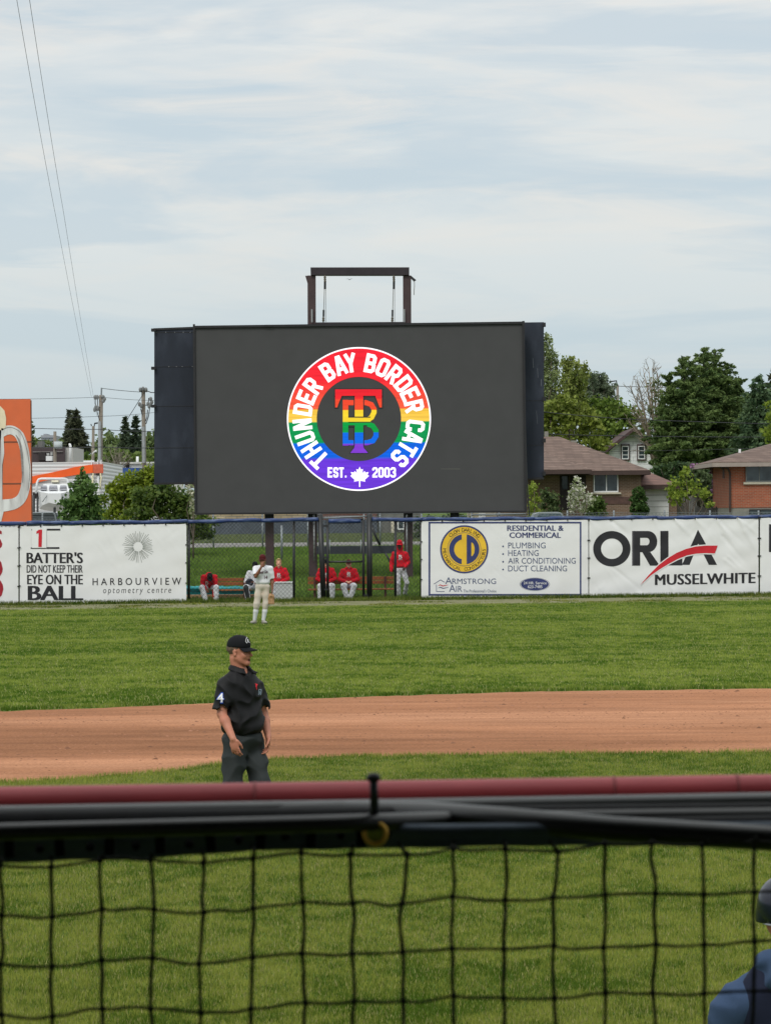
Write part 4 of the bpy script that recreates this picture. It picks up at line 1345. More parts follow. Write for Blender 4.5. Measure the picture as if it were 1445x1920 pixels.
mb, fa = hip_roof(e2.x, e3.x, Yh - 2.4, Yh + 2.5, e2.z + 0.03, e2.x + 1.5, r2.x, Yh + 0.6, r2.z)
rf2 = mb.build('porch_roof', M_shingle, h1); fa.build('fascia', M_fascia, rf2)
q = MB(); pbox(q, 1021, 809, 1027.5, 823, Yh + 4, 0.5); q.build('chimney', M_conc, rf)
q = MB(); pbox(q, 1070, 826, 1081, 830, Yh + 3.2, 0.4); q.build('roof_vent', M_conc, rf)
window(h1, 1112, 887.5, 1158.5, 923, Yh, bars=(0.52,))
q = MB(); pbox(q, 1049, 889, 1067, 956, Yh, 0.1, 0.05); dr = q.build('door', M_dark, h1)
q = MB(); pbox(q, 1053, 893, 1063, 917, Yh, 0.04, 0.08); q.build('pane', M_glass, dr)
q = MB(); pbox(q, 1068, 889, 1098, 930, Yh, 0.05, 0.03); q.build('porch_recess_shade', M_dark, h1)  # flat dark panel, the shade of the recess put into its colour
q = MB(); pbox(q, 1122, 932, 1180, 945, Yh, 0.04, 0.03); q.build('wall_shadow_band', mat('shadow_brick', S(84, 62, 56), var=0.3), h1)  # darker strip: planter shadow put into the brick colour
# garage
Yg = 159.5
a, b = P(1199, 910, Yg), P(1268, 910, Yg)
MB().box2((a.x, Yg, zg), (b.x, Yg + 6, a.z + 0.1)).build('garage_wall', M_brickA, h1)
e0, e1 = P(1193, 908, Yg - 0.6), P(1272, 908.5, Yg - 0.6)
rr_ = P(1213, 884, Yg + 3)
mb, fa = hip_roof(e0.x, e1.x, Yg - 0.6, Yg + 6.6, e1.z, e0.x + 0.2, rr_.x, Yg + 3, rr_.z)
rf = mb.build('garage_roof', brick_mat('red_brown_shingles', S(126, 92, 82), S(104, 76, 68), S(82, 58, 52), bw=0.42, bh=0.085), h1); fa.build('fascia', M_fascia, rf)
q = MB(); pbox(q, 1209, 917, 1253, 975, Yg, 0.06, 0.05); gd = q.build('garage_door', M_wtrim, h1)
q = MB()
for y in (928, 939, 950): pbox(q, 1210, y, 1252, y + 0.5, Yg, 0.02, 0.062)
q.build('panel_joint', M_conc, gd)
# --- orange brick house, far right
Yr = 150.0
h2 = thing('brick_house', 'orange red brick house with brown hip roof at the right edge', 'house', (P(1420, 960, Yr).x, Yr, 1.5))
x0 = P(1368, 900, Yr).x
zt_, zf = P(1368, 872, Yr).z, P(1368, 952, Yr).z
MB().box2((x0, Yr, zf), (x0 + 11, Yr + 8, zt_)).build('wall', M_brickB, h2)
MB().box2((x0 + 0.02, Yr + 0.03, 1.2), (x0 + 11, Yr + 8, zf)).build('foundation', M_conc, h2)
e0 = P(1335, 868.5, Yr - 0.7)
mb, fa = hip_roof(e0.x, x0 + 11.8, Yr - 0.7, Yr + 8.8, e0.z + 0.05, e0.x + 4.2, x0 + 8, Yr + 4, P(1452, 822, Yr + 4).z)
rf = mb.build('roof', M_shingle, h2)
fa.build('gutter', mat('pale_gutter', S(150, 138, 130), var=0.1), rf)
q = MB(); pbox(q, 1384, 842, 1388, 849, Yr + 2.2, 0.15); q.build('roof_vent', M_wtrim, rf)
window(h2, 1397, 869, 1470, 903.5, Yr, bars=(0.35, 0.7), frame=mat('grey_window_frame', S(120, 122, 120), var=0.1), fw=1.8, sill=False)
q = MB(); pbox(q, 1393, 904, 1476, 907.5, Yr, 0.22, 0.12); q.build('sill', M_sill, h2)
window(h2, 1404, 955, 1446, 968, Yr, bars=(0.5,), fw=1.2, sill=False, frame=M_dark)
dp = MB()
for pts in (((1341, 872), (1352, 877), (1355.5, 881), (1355.5, 897)), ((1352, 874), (1363, 878), (1367.5, 886), (1367.6, 962))):
    dp.tube([P(x, y, Yr - 0.15) for x, y in pts], 0.05, 6)
dp.build('downpipe', M_fascia, h2)
# --- white gabled house behind
Yw = 200.0
h3 = thing('gabled_house', 'white clapboard house gable with two narrow windows and dark eaves, behind the bungalow', 'house', (P(1187, 960, Yw).x, Yw, 2.2))
pk, le, re_ = P(1187, 808, Yw), P(1138, 846, Yw), P(1244, 852, Yw)
mb = MB().prism([P(1141, 975, Yw), P(1242, 975, Yw), P(1242, 850, Yw), pk, P(1141, 846, Yw)], (0, 9, 0))
m_clap = brick_mat('white_clapboard', (0.78, 0.79, 0.80), (0.74, 0.75, 0.76), (0.40, 0.40, 0.42), bw=30, bh=0.24, ms=0.012)
mb.build('wall', m_clap, h3)
M_eave = mat('plum_brown_roofing', S(72, 54, 54), rough=0.8, var=0.2, scale=4)
rf = MB()
for p, q_ in ((P(1187, 802, Yw), P(1131, 845, Yw)), (P(1187, 802, Yw), P(1250, 858, Yw))):
    n_ = Vector((0, 0, -0.20))
    rf.prism([p, q_, q_ + n_, p + n_], (0, 10.4, 0))
ro = rf.build('roof', M_eave, h3); ro.location.y -= 0.7
for x0_, x1_ in ((1163, 1180), (1193.5, 1210.5)):
    wn = window(h3, x0_ + 2, 836, x1_ - 2, 861, Yw, bars=(), hbars=(0.36, 0.68), fw=1.6, sill=False, off=0.16)
    q = MB()
    pbox(q, x0_, 833, x1_, 836, Yw, 0.1, 0.14); pbox(q, x0_, 861, x1_, 863.5, Yw, 0.1, 0.14)
    pbox(q, x0_, 836, x0_ + 2, 861, Yw, 0.1, 0.14); pbox(q, x1_ - 2, 836, x1_, 861, Yw, 0.1, 0.14)
    q.build('casing', M_eave, wn)
# --- low stone and brick house behind the scoreboard
Yb = 160.0
h4 = thing('stone_house', 'long low house with buff stone and dark red brick, glimpsed beneath the scoreboard', 'house', (P(600, 970, Yb).x, Yb, 1.7))
a, b = P(372, 905, Yb), P(592, 905, Yb)
zlow = P(480, 976, Yb).z
MB().box2((a.x, Yb, zlow), (b.x, Yb + 8, a.z)).build('stone_wall', M_stone, h4)
M_base = mat('slate_grey_base', S(74, 80, 90), rough=0.9, var=0.3, scale=2.5)
MB().box2((a.x, Yb - 0.25, 1.0), (P(706, 905, Yb).x, Yb + 7.5, zlow)).build('base_wall', M_base, h4)
c_ = P(706, 905, Yb)
MB().box2((b.x, Yb - 0.1, zlow), (c_.x, Yb + 8, a.z)).build('brick_wall', M_brickC, h4)
d_ = P(790, 905, Yb)
MB().box2((c_.x, Yb + 0.3, 1.0), (d_.x, Yb + 8, a.z)).build('side_wall', mat('grey_stucco', S(112, 112, 108), var=0.25, scale=2), h4)
mb, fa = hip_roof(a.x - 0.6, d_.x + 0.6, Yb - 0.7, Yb + 8.7, a.z, a.x + 4, d_.x - 4, Yb + 4, a.z + 1.6)
rf = mb.build('roof', M_shingle, h4); fa.build('fascia', M_fascia, rf)
q = MB(); pbox(q, 733, 978, 740, 1000, Yb, 0.2, 0.1); q.build('door_post', M_sill, h4)
window(h4, 745, 975, 758, 993, Yb, bars=(), sill=False)
# --- cream house low behind the right of the screen
h5 = thing('cream_house', 'cream house wall glimpsed under the right end of the screen', 'house', (P(925, 970, 166).x, 166, 1.8))
a, b = P(880, 905, 166), P(976, 905, 166)
MB().box2((a.x, 166, 1.4), (b.x, 172, a.z)).build('wall', mat('cream_siding', S(176, 166, 142), var=0.12, scale=2), h5)
q = MB(); pbox(q, 897, 962, 910, 985, 166, 0.1, 0.06); q.build('door', M_wtrim, h5)
mb, fa = hip_roof(a.x - .5, b.x + .5, 165.4, 172.6, a.z, a.x + 2, b.x - 2, 169, a.z + 1.2)
rf = mb.build('roof', M_shingle, h5); fa.build('fascia', M_fascia, rf)

# --- timber fences by the garage
M_grey_wood = mat('weathered_grey_boards', S(126, 126, 124), rough=0.9, var=0.25, scale=6, stretch=(4, 4, 0.6))
M_dark_wood = mat('dark_weathered_pickets', S(72, 72, 70), rough=0.9, var=0.3, scale=6, stretch=(4, 4, 0.6))
def boards(label, x0, x1, yt, yb, Y, n, m, pointed=False):
    f = thing('board_fence', label, 'fence', P((x0 + x1) / 2, yb, Y))
    mb = MB()
    for k in range(n):
        a, b = P(lerp(x0, x1, k / n), yt, Y), P(lerp(x0, x1, (k + 0.92) / n), yb, Y)
        z = a.z + 0.05 * math.sin(k * 2.1)
        if pointed:
            mb.prism([(a.x, Y, b.z), (b.x, Y, b.z), (b.x, Y, z - 0.08), ((a.x + b.x) / 2, Y, z + 0.02), (a.x, Y, z - 0.08)], (0, 0.03, 0))
        else:
            mb.box2((a.x, Y, b.z), (b.x, Y + 0.03, z))
    mb.build('boards', m, f)
    a, b = P(x0, yt + 6, Y + 0.06), P(x1, yt + 6, Y + 0.06)
    MB().box2((a.x, Y + 0.035, a.z - .05), (b.x, Y + 0.08, a.z + .05)).build('rail', m, f)
    return f
boards('pale grey board fence beside the white garage door', 1262, 1306, 931, 985, 160.5, 14, M_grey_wood)
boards('dark pointed picket fence left of the orange brick house', 1303, 1372, 949, 985, 156, 22, M_dark_wood, True)

# --- wire fence with barbed strands along the road
Yf = 138.6
wf = thing('barbed_wire_fence', 'grey steel post fence with barbed wire strands along the road on the bank', 'fence', (0, Yf, 1.2))
for px, lean in ((-40, 0), (80, 0), (181, 0.06), (211, 0), (352, 0.02), (400, 0), (492, 0), (577, 0), (682, 0), (712, 0), (790, 0), (884, 0), (935, 0), (1063, 0), (1150, 0), (1245, 0), (1330, 0), (1421, 0), (1500, 0)):
    a = P(px, 957 if px > 700 else 962, Yf)
    zb_ = ground_z(a.x, Yf)
    MB().tube([(a.x - lean, Yf, zb_ - .1), (a.x, Yf, a.z)], 0.038, 8).build('post', M_galv, wf, smooth=True)
mb = MB()
for y in (963, 967.5, 972):
    pts = []
    for k in range(90):
        px = lerp(-60, 1510, k / 89)
        pts.append(P(px, y + 0.6 * math.sin(k * 0.9) - (px - 700) * 0.003, Yf - 0.04))
    mb.tube(pts, 0.010, 4, caps=False)
mb.build('barbed_strand', M_galv, wf)
mb = MB()
x0_, x1_ = P(-60, 970, Yf).x, P(1510, 970, Yf).x
z0_, z1_ = 1.25, 2.6
hh_ = z1_ - z0_
k = x0_
while k < x1_:
    mb.tube([(k, Yf, z0_), (k + hh_, Yf, z1_)], 0.004, 3, caps=False); mb.tube([(k, Yf + .01, z1_), (k + hh_, Yf + .01, z0_)], 0.004, 3, caps=False); k += 0.16
mb.build('wire_mesh', M_galv, wf, fix=False)
mb = MB().tube([P(884, 965, Yf - .05), P(985, 963.5, Yf - .05)], 0.03, 6)
mb.build('top_rail', M_galv, wf, smooth=True)
bx_ = MB().tube([P(528, 985, 126), P(528.5, 1056, 126)], 0.045, 8).build('steel_post', M_galv, smooth=True)
tag(bx_, 'lone grey steel post on the bank behind the bareheaded seated person', 'post')

# --- parked cars, only their roofs above the fence
M_carglass = glass('car_glass', S(70, 84, 90))
def car(label, x0, x1, ytop, Y, col, kind='car'):
    m = mat(kind + '_paint_%d' % int(x0), col, rough=0.25, var=0.06, spec=0.6)
    a, b = P(x0, ytop, Y), P(x1, ytop, Y)
    Lc = b.x - a.x
    zg_ = ground_z((a.x + b.x) / 2, Y) + 0.0
    t = thing('parked_car', label, 'car', ((a.x + b.x) / 2, Y, zg_))
    zr = a.z; zb_ = zg_ + 0.28; zbelt = zg_ + 0.55 * (zr - zg_) + 0.12
    prof = [(0, zb_), (1, zb_), (1, zbelt - 0.1), (0.97, zbelt), (0.76, zbelt + 0.03), (0.62, zr - 0.03), (0.56, zr), (0.22, zr), (0.15, zr - 0.04), (0.03, zbelt), (0, zbelt - 0.1)]
    MB().prism([(a.x + Lc * u, Y, z) for u, z in prof], (0, 1.7, 0)).build('body', m, t, bevel=0.04)
    gl = [(0.73, zbelt + 0.04), (0.61, zr - 0.08), (0.24, zr - 0.08), (0.12, zbelt + 0.04)]
    MB().prism([(a.x + Lc * u, Y - 0.012, z) for u, z in gl], (0, 0.01, 0)).build('side_window', M_carglass, t)
    for u in (0.18, 0.82):
        c = Vector((a.x + Lc * u, Y - 0.01, zg_ + 0.32))
        w = MB().tube([c, c + Vector((0, 0.2, 0))], 0.32, 18).build('wheel', mat('tyre_rubber', (0.02, 0.02, 0.02), rough=0.9) if 'tyre_rubber' not in bpy.data.materials else bpy.data.materials['tyre_rubber'], t, smooth=False)
        MB().tube([c - Vector((0, 0.01, 0)), c + Vector((0, 0.02, 0))], 0.2, 14).build('rim', M_galv, w)
    return t
car('silver grey car roof showing over the fence right of the screen', 985, 1092, 960.5, 141.2, S(118, 126, 130))
# --- left: works yard
M_corr = new_mat('white_corrugated_steel')
m, t, b = M_corr
n, l = t.nodes.new, t.links.new
tcn = n('ShaderNodeTexCoord'); mp = n('ShaderNodeMapping')
l(tcn.outputs['Object'], mp.inputs[0])
wv = n('ShaderNodeTexWave'); wv.bands_direction = 'Z'; wv.inputs['Scale'].default_value = 1.5; wv.inputs['Distortion'].default_value = 0.15
l(mp.outputs[0], wv.inputs['Vector'])
rp = n('ShaderNodeValToRGB'); rp.color_ramp.elements[0].position = 0.05; rp.color_ramp.elements[1].position = 0.4
rp.color_ramp.elements[0].color = (0.42, 0.43, 0.44, 1); rp.color_ramp.elements[1].color = (0.62, 0.63, 0.635, 1)
l(wv.outputs[0], rp.inputs[0]); l(rp.outputs[0], b.inputs['Base Color']); b.inputs['Roughness'].default_value = 0.5
bp = n('ShaderNodeBump'); bp.inputs['Strength'].default_value = 0.4; bp.inputs['Distance'].default_value = 0.05
l(wv.outputs[0], bp.inputs['Height']); l(bp.outputs[0], b.inputs['Normal'])
M_corr = m
M_orange = mat('orange_fascia_paint', S(232, 92, 30), rough=0.5, var=0.08, scale=2)
M_orange2 = mat('dull_red_orange_paint', S(196, 96, 70), rough=0.6, var=0.15, scale=4)
Yk = 185.0
wk = thing('storage_building', 'white corrugated building with an orange stripe rising to its corner', 'building', (P(120, 960, Yk).x, Yk, 1.9))
a, b = P(-60, 868, Yk), P(193, 866.5, Yk)
MB().box2((a.x, Yk, 1.5), (b.x, Yk + 14, a.z)).build('wall', M_corr, wk)
MB().prism([P(30, 899, Yk), P(100, 885.5, Yk), P(140, 876, Yk), P(175, 870.5, Yk), P(175, 886.5, Yk), P(140, 891, Yk), P(100, 898, Yk), P(30, 914, Yk)], (0, -0.12, 0)).build('stripe', M_orange, wk)
q = MB(); pbox(q, 175.2, 870.5, 193.5, 887, Yk, 0.3, 0.14); q.build('corner_panel', M_orange2, wk)
q = MB(); pbox(q, 157, 863.5, 176, 869, Yk + 0.5, 0.6); q.build('parapet', M_white, wk)
mb = MB()
for x in (172, 183.5, 190): mb.tube([P(x, 862, Yk - .1), P(x, 872, Yk - .1)], 0.03, 5)
mb.tube([P(184.5, 892, Yk - .3), P(185, 922, Yk - .3)], 0.06, 6)
mb.build('rail_posts', M_wtrim, wk)
mb = MB()
rr = random.Random(2)
for x in (174, 189):
    for k in range(12): mb.ball(P(x + rr.uniform(-1, 1), 889 + k * 2.3, Yk - .2), 0.05, 6, 4)
mb.build('light_string', mat('pale_yellow_lamps', (0.8, 0.74, 0.5)), wk)
q = MB(); pbox(q, 180, 888, 186, 891, Yk, 0.4, 0.4); q.build('lamp_bracket', M_dark, wk)
q = MB(); pbox(q, 97, 900.5, 110, 904, Yk, 0.3, 0.3); q.build('wall_lamp', mat('warm_lamp_glass', (0.8, 0.76, 0.6)), wk)
Yd = 215.0
db = thing('flat_roof_building', 'dark brown flat roofed building with roof vents behind the white building', 'building', (P(95, 960, Yd).x, Yd, 2.2))
a, b = P(-40, 839, Yd), P(122, 838, Yd)
MB().box2((a.x, Yd, 1.8), (b.x, Yd + 12, a.z)).build('wall', mat('dark_brown_cladding', S(66, 56, 58), var=0.15), db)
q = MB(); pbox(q, 122.2, 838.5, 137, 900, Yd + 0.3, 8); q.build('side_wall', mat('pale_grey_cladding', S(172, 170, 166), var=0.08), db)
mb = MB().tube([P(132.5, 868, Yd - 1), P(132.5, 836, Yd - 1), P(131.8, 834, Yd - 1), P(129.5, 833.5, Yd - 1)], 0.09, 8)
mb.build('vent_pipe', M_wtrim, db, smooth=True)
mb = MB()
pbox(mb, 71, 827, 80, 839, Yd + 2, 1.5); pbox(mb, 67, 834, 72, 839, Yd + 2, 1.0)
mb.build('roof_vent', mat('vent_grey', S(104, 104, 102)), db)
q = MB(); pbox(q, 73, 849, 86, 863, Yd, 0.3, 0.2); q.build('sign_board', M_dark, db)
q = MB(); pbox(q, 86.5, 855, 98, 864, Yd, 0.8, 1.0); q.build('tank', M_white, db)
q = MB(); pbox(q, 88, 849.5, 93, 854, Yd, 0.3, 0.3); pbox(q, 95, 848, 99, 853.5, Yd, .3, .3); q.build('wall_unit', mat('unit_grey', S(150, 150, 148)), db)
q = MB(); pbox(q, 62, 846.8, 118, 847.4, Yd, 0.1, 0.1); q.build('parapet_line', mat('unit_grey2', S(130, 126, 124)), db)
fb_ = thing('apartment_block', 'far pale grey apartment block above the trees by the orange billboard', 'building', (P(90, 960, 620).x, 620, 2.4))
q = MB(); pbox(q, 77, 816, 103, 905, 620, 12); q.build('wall', mat('far_grey_concrete', S(150, 152, 160), var=0.08), fb_)
q = MB(); pbox(q, 82, 813.5, 88, 816, 622, 6); q.build('roof_plant', mat('far_grey2', S(140, 142, 150)), fb_)
q = MB()
for y in (820, 825, 830, 836): pbox(q, 78, y, 102, y + 2, 620, 0.3, 0.15)
q.build('window_band', mat('far_windows', S(120, 124, 136)), fb_)
Yl = 232.0
lb = thing('low_shed', 'long low white shed with a flue, above the blue wall', 'building', (P(255, 960, Yl).x, Yl, 2.2))
q = MB(); pbox(q, 220, 868, 330, 930, Yl, 8); q.build('wall', M_white, lb)
q = MB(); pbox(q, 219, 866.5, 331, 868.8, Yl, 8.4, 0.2); q.build('roof', mat('shed_roof_grey', S(190, 190, 186)), lb)
q = MB(); pbox(q, 208, 873, 214, 880, Yl, 0.1, 0.06); pbox(q, 236, 871, 243, 878, Yl, .1, .06); pbox(q, 236, 868, 243, 870, Yl, .1, .3); q.build('opening', M_dark, lb)
MB().tube([P(258, 869, Yl + 1), P(258, 856, Yl + 1)], 0.10, 8).build('flue', M_wtrim, lb, smooth=True)
bw = thing('blue_wall', 'blue painted yard wall with pale base behind the yellow green bush', 'wall', (P(250, 960, 225).x, 225, 2.2))
q = MB(); pbox(q, 194, 877.5, 345, 897, 225, 0.3); q.build('upper_band', mat('blue_wall_paint', S(48, 78, 134), var=0.15, scale=2), bw)
q = MB(); pbox(q, 194, 897, 345, 985, 225.1, 0.3); q.build('lower_band', mat('pale_wall_paint', S(176, 178, 172), var=0.12, scale=2), bw)

# --- billboard with a mug
Yo = 108.0
ob = thing('billboard', 'orange billboard with a big frosted mug, behind the fence at the left edge', 'billboard', P(-30, 985, Yo))
q = MB(); pbox(q, -200, 750.5, 59.5, 983, Yo, 0.12)
q.build('panel', mat('orange_billboard_vinyl', S(214, 104, 62), rough=0.5, var=0.05, scale=2, dirt=(S(196, 110, 78), 0.4, 1.2)), ob)
mb = MB()
for px in (-170, -60, 40):
    a, b = P(px, 960, Yo + 0.2), P(px, 984, Yo + .2)
    mb.box2((a.x - .08, Yo + 0.13, -0.1), (a.x + .08, Yo + 0.3, P(px, 755, Yo).z))
mb.build('support_post', M_bleg, ob)
mb = MB()
for y in (829.3, 907.5, 983): pbox(mb, -200, y, 59.5, y + 0.5, Yo, 0.01, 0.006)
pbox(mb, 59.0, 750.5, 59.9, 983, Yo, 0.14, 0.006)
mb.build('seam', mat('seam_brown', S(120, 72, 52)), ob)
fo = lambda x, y: P(x, y, Yo - 0.012)
fo2 = lambda x, y: P(x, y, Yo - 0.018)
def mug_mat():
    m, t, b = new_mat('frosted_mug_print')
    n, l = t.nodes.new, t.links.new
    tcn = n('ShaderNodeTexCoord'); mp = n('ShaderNodeMapping'); mp.inputs['Scale'].default_value = (3.0, 1, 0.5)
    l(tcn.outputs['Object'], mp.inputs[0])
    nz = n('ShaderNodeTexNoise'); nz.inputs['Scale'].default_value = 1.4; nz.inputs['Detail'].default_value = 6; nz.inputs['Distortion'].default_value = 0.6
    l(mp.outputs[0], nz.inputs['Vector'])
    r = n('ShaderNodeValToRGB'); e = r.color_ramp.elements
    e[0].position = 0.3; e[0].color = (*S(172, 168, 168), 1); e[1].position = 0.62; e[1].color = (*S(222, 222, 222), 1)
    l(nz.outputs[0], r.inputs[0]); l(r.outputs[0], b.inputs['Base Color']); b.inputs['Roughness'].default_value = 0.5
    return m
M_mug = mug_mat()
_hp = smooth_pts([(x, y, w) for (x, y), w in zip([(-6, 818), (2, 812), (14, 806.5), (26, 807.5), (38, 818), (46, 842), (49.5, 872), (49.8, 895), (47, 918), (40, 935), (28, 944), (14, 947), (-4, 949)], [18, 17.5, 17, 16.5, 16.5, 16.5, 16.5, 16.5, 17, 18.5, 20.5, 22, 24])])
hnd = Flat().stroke([q[:2] for q in _hp], [q[2] for q in _hp])
hnd.build('mug_handle', M_mug, ob, fo)
hl = Flat().stroke(smooth_pts([(4, 806), (16, 801.5), (28, 803.5), (41, 814), (50.5, 842), (55.5, 872), (56, 895), (53, 920)]), 0.9)
hl.build('mug_handle_edge', mat('edge_grey_print', S(112, 106, 106)), ob, fo2)
hs = Flat().stroke(smooth_pts([(30, 815), (37, 828), (41, 850), (43, 880), (43, 905)], 4), list(np.interp(np.linspace(0, 4, 17), range(5), [1, 3.5, 4.5, 4, 1])))
hs.build('mug_handle_shade', mat('shade_grey_print', S(136, 132, 132), var=0.3, scale=8), ob, fo2)
Flat().poly([(-120, 800), (6, 800), (8.5, 850), (6, 870), (5, 935), (6, 955), (3, 975), (-2, 983), (-120, 983)]).build('mug_body', mat('brown_drink_print', S(120, 100, 92), var=0.35, scale=1.2, stretch=(2, 1, .4)), ob, fo)
Flat().stroke([(5, 803), (5, 850), (2.5, 872), (2, 935), (4, 958), (-2, 982)], [4, 7, 4, 6, 7, 8]).build('mug_rim_light', M_mug, ob, fo2)
Flat().poly([(-120, 752), (-10, 757), (2, 762), (9, 770), (12, 784), (11.5, 800), (6, 807), (-2, 806), (-120, 812)]).build('mug_foam', mat('cream_foam_print', S(226, 212, 184), var=0.08, scale=4), ob, fo2)

# --- boat on a trailer by the white building
Yt = 150.0
bt = thing('cabin_boat', 'white cabin boat with a roll bar, parked bow first left of the green bush', 'boat', P(105, 962, Yt))
M_gel = mat('white_gelcoat', (0.66, 0.67, 0.68), rough=0.3, var=0.04, scale=3, spec=0.5)
def px3(x, y, d=0.0): return P(x, y, Yt + d)
hull = MB()
secs = []
for d, hw, yt, yk in ((0.0, 12, 925, 945), (0.5, 27, 922, 952), (2.0, 31, 920, 958), (5.0, 32, 920, 960)):
    cxp = 103
    c = px3(cxp, yt, d); k = px3(cxp, yk, d)
    hwm = hw / FPX * (Yt + d)
    secs.append([Vector((c.x - hwm, Yt + d, c.z)), Vector((c.x - hwm * 0.9, Yt + d, lerp(c.z, k.z, 0.86))), Vector((c.x, Yt + d, k.z)), Vector((c.x + hwm * 0.9, Yt + d, lerp(c.z, k.z, 0.86))), Vector((c.x + hwm, Yt + d, c.z))])
vs = [p for s_ in secs for p in s_]; fs = []
for i in range(3):
    for k in range(4): fs.append((i * 5 + k, i * 5 + k + 1, i * 5 + 6 + k, i * 5 + 5 + k))
    fs.append((i * 5 + 4, i * 5, i * 5 + 5, i * 5 + 9))
fs.append((0, 4, 3, 2, 1)); fs.append((15, 16, 17, 18, 19))
hull.add(vs, fs); hull.build('hull', M_gel, bt)
MB().prism([px3(76, 921, 1.6), px3(131, 921, 1.6), px3(126, 908, 2.4), px3(82, 908, 2.4)], (0, 2.0, 0)).build('cabin', M_gel, bt)
q = MB()
for x0_, x1_ in ((76, 89), (92, 108.5), (112, 126)):
    q.prism([px3(x0_, 919, 1.52), px3(x1_, 919, 1.52), px3(x1_ - 1, 910, 2.2), px3(x0_ + 1.5, 910, 2.2)], (0, 0.02, 0))
q.build('windscreen', glass('tinted_glass', S(104, 104, 112)), bt)
MB().tube([px3(68, 925, 2.2), px3(70, 905, 2.4), px3(73, 899, 2.4), px3(78, 897.5, 2.4), px3(121, 897.5, 2.4), px3(126, 899, 2.4), px3(128, 905, 2.4), px3(130, 920, 2.2)], 0.055, 8).build('roll_bar', M_gel, bt, smooth=True)
MB().tube([px3(80, 941, 0.1), px3(90, 927, 0.1), px3(116, 927, 0.1), px3(125, 941, 0.1)], 0.018, 6).tube([px3(98, 927, 0.1), px3(98, 940, 0.1)], 0.015, 6).build('bow_rail', M_galv, bt, smooth=True)
MB().tube([px3(64, 928, 2.5), px3(64, 962, 2.5)], 0.06, 6).tube([px3(71, 932, 2.5), px3(71, 962, 2.5)], 0.05, 6).tube([px3(103, 952, 0.5), px3(103, 966, 0.5)], 0.06, 6).build('trailer_frame', mat('trailer_grey', S(74, 76, 78)), bt)
q = MB(); pbox(q, 62, 923, 72, 935, Yt + 2.5, 0.5); q.build('outboard_motor', M_dark, bt)
trk = thing('truck_cap', 'dark pickup cap with ribbed sides below the white boat', 'truck', (P(90, 962, 141).x, 143, ground_z(-15, 143)))
a, b = P(50, 961.5, 141.5), P(106, 961.5, 141.5)
MB().prism([(a.x, 141.5, 1.3), (b.x + .45, 141.5, 1.3), (b.x + .3, 141.5, 2.2), (b.x, 141.5, a.z), (a.x, 141.5, a.z)], (0, 1.7, 0)).build('body', mat('dark_truck_paint', S(52, 56, 62), rough=0.35, var=0.1), trk, bevel=0.03)
q = MB()
for y in (964.5, 968, 971.5, 975): pbox(q, 62, y, 103, y + 1, 141.5, 0.03, 0.02)
q.build('ribs', mat('rib_grey', S(86, 92, 98)), trk)
q = MB(); q.tube([P(62, 962, 141.4), P(100, 961.5, 141.4), P(103, 964, 141.4), P(106, 978, 141.4)], 0.035, 6); q.build('roof_rack', M_galv, trk)
# --- poles and lines
M_pole = mat('weathered_pole_timber', S(122, 114, 104), rough=0.9, var=0.22, scale=5, stretch=(4, 4, 0.3))
M_line = mat('power_line_black', S(40, 42, 46), rough=0.6)
M_insul = mat('grey_insulator', S(110, 112, 112), rough=0.4)
def upole(label, px, ytop, Y, r, pxb=None, ybot=975):
    a, b = P(px, ytop, Y), P(pxb if pxb else px, ybot, Y)
    b = Vector((b.x, b.y, 1.6))
    t = thing('utility_pole', label, 'pole', b, 'utility poles')
    MB().tube([b, a], [r * 1.35, r], 10).build('pole', M_pole, t, smooth=True)
    return t
u1 = upole('tall grey utility pole with a spike top, nearest the orange striped building', 190, 741, 196, 0.12, 186.5)
MB().tube([P(190.4, 742, 196), P(190.8, 727, 196)], 0.05, 6).build('spike', M_galv, u1)
mb = MB()
for x, y in ((193.5, 744), (196, 748.5), (194, 752)): mb.ball(P(x, y, 195.8), 0.12, 8, 5)
for x, y in ((179, 745), (183, 745), (180, 764), (184, 766), (178, 768)): mb.ball(P(x, y, 195.8), (0.10, 0.10, 0.16), 8, 5)
mb.build('insulator', M_insul, u1)
mb = MB()
for pts in (((179, 745), (179, 756), (181, 763), (189, 764)), ((183, 745), (183.5, 757), (184, 766)), ((189.5, 746), (196, 748)), ((181.5, 768), (184, 778), (187, 788))): mb.tube([P(x, y, 195.9) for x, y in pts], 0.025, 5)
mb.build('bracket', M_frame, u1)
MB().tube([P(187.6, 790, 195.7), P(187, 868, 195.7)], 0.10, 6).build('conduit', M_conduit, u1)
u2 = upole('grey utility pole with a crossarm beside the scoreboard wing', 269, 730, 205, 0.12, 272)
mb = MB().box2(P(262, 732, 205.2), P(276, 735, 204.9))
mb.build('crossarm', M_frame, u2)
mb = MB()
for x, y in ((263.5, 730.5), (268.5, 729), (274, 730.5), (262, 758), (265, 761), (278, 757), (282, 759), (285, 754), (280, 762), (283, 748)): mb.ball(P(x, y, 204.7), (0.11, 0.11, 0.15), 8, 5)
mb.build('insulator', M_insul, u2)
mb = MB()
for pts in (((262, 756), (268, 759), (276, 760), (286, 757)), ((276, 733), (284, 736), (292, 736)), ((279, 746), (279, 757)), ((264, 766), (267, 778)), ((281, 764), (279, 780), (274, 795)), ((277, 768), (276, 782), (273, 790))): mb.tube([P(x, y, 204.8) for x, y in pts], 0.03, 5)
mb.build('bracket', M_frame, u2)
MB().tube([P(269.2, 800, 204.7), P(270, 868, 204.7)], 0.11, 6).build('conduit', M_conduit, u2)
u3 = upole('short grey pole with a transformer above the dark brown building', 103.5, 809, 211, 0.10)
MB().tube([P(109.5, 828, 210.8), P(109.5, 841, 210.8)], 0.14 * 2, 12).build('transformer', mat('pale_transformer', S(176, 184, 186)), u3, smooth=True)
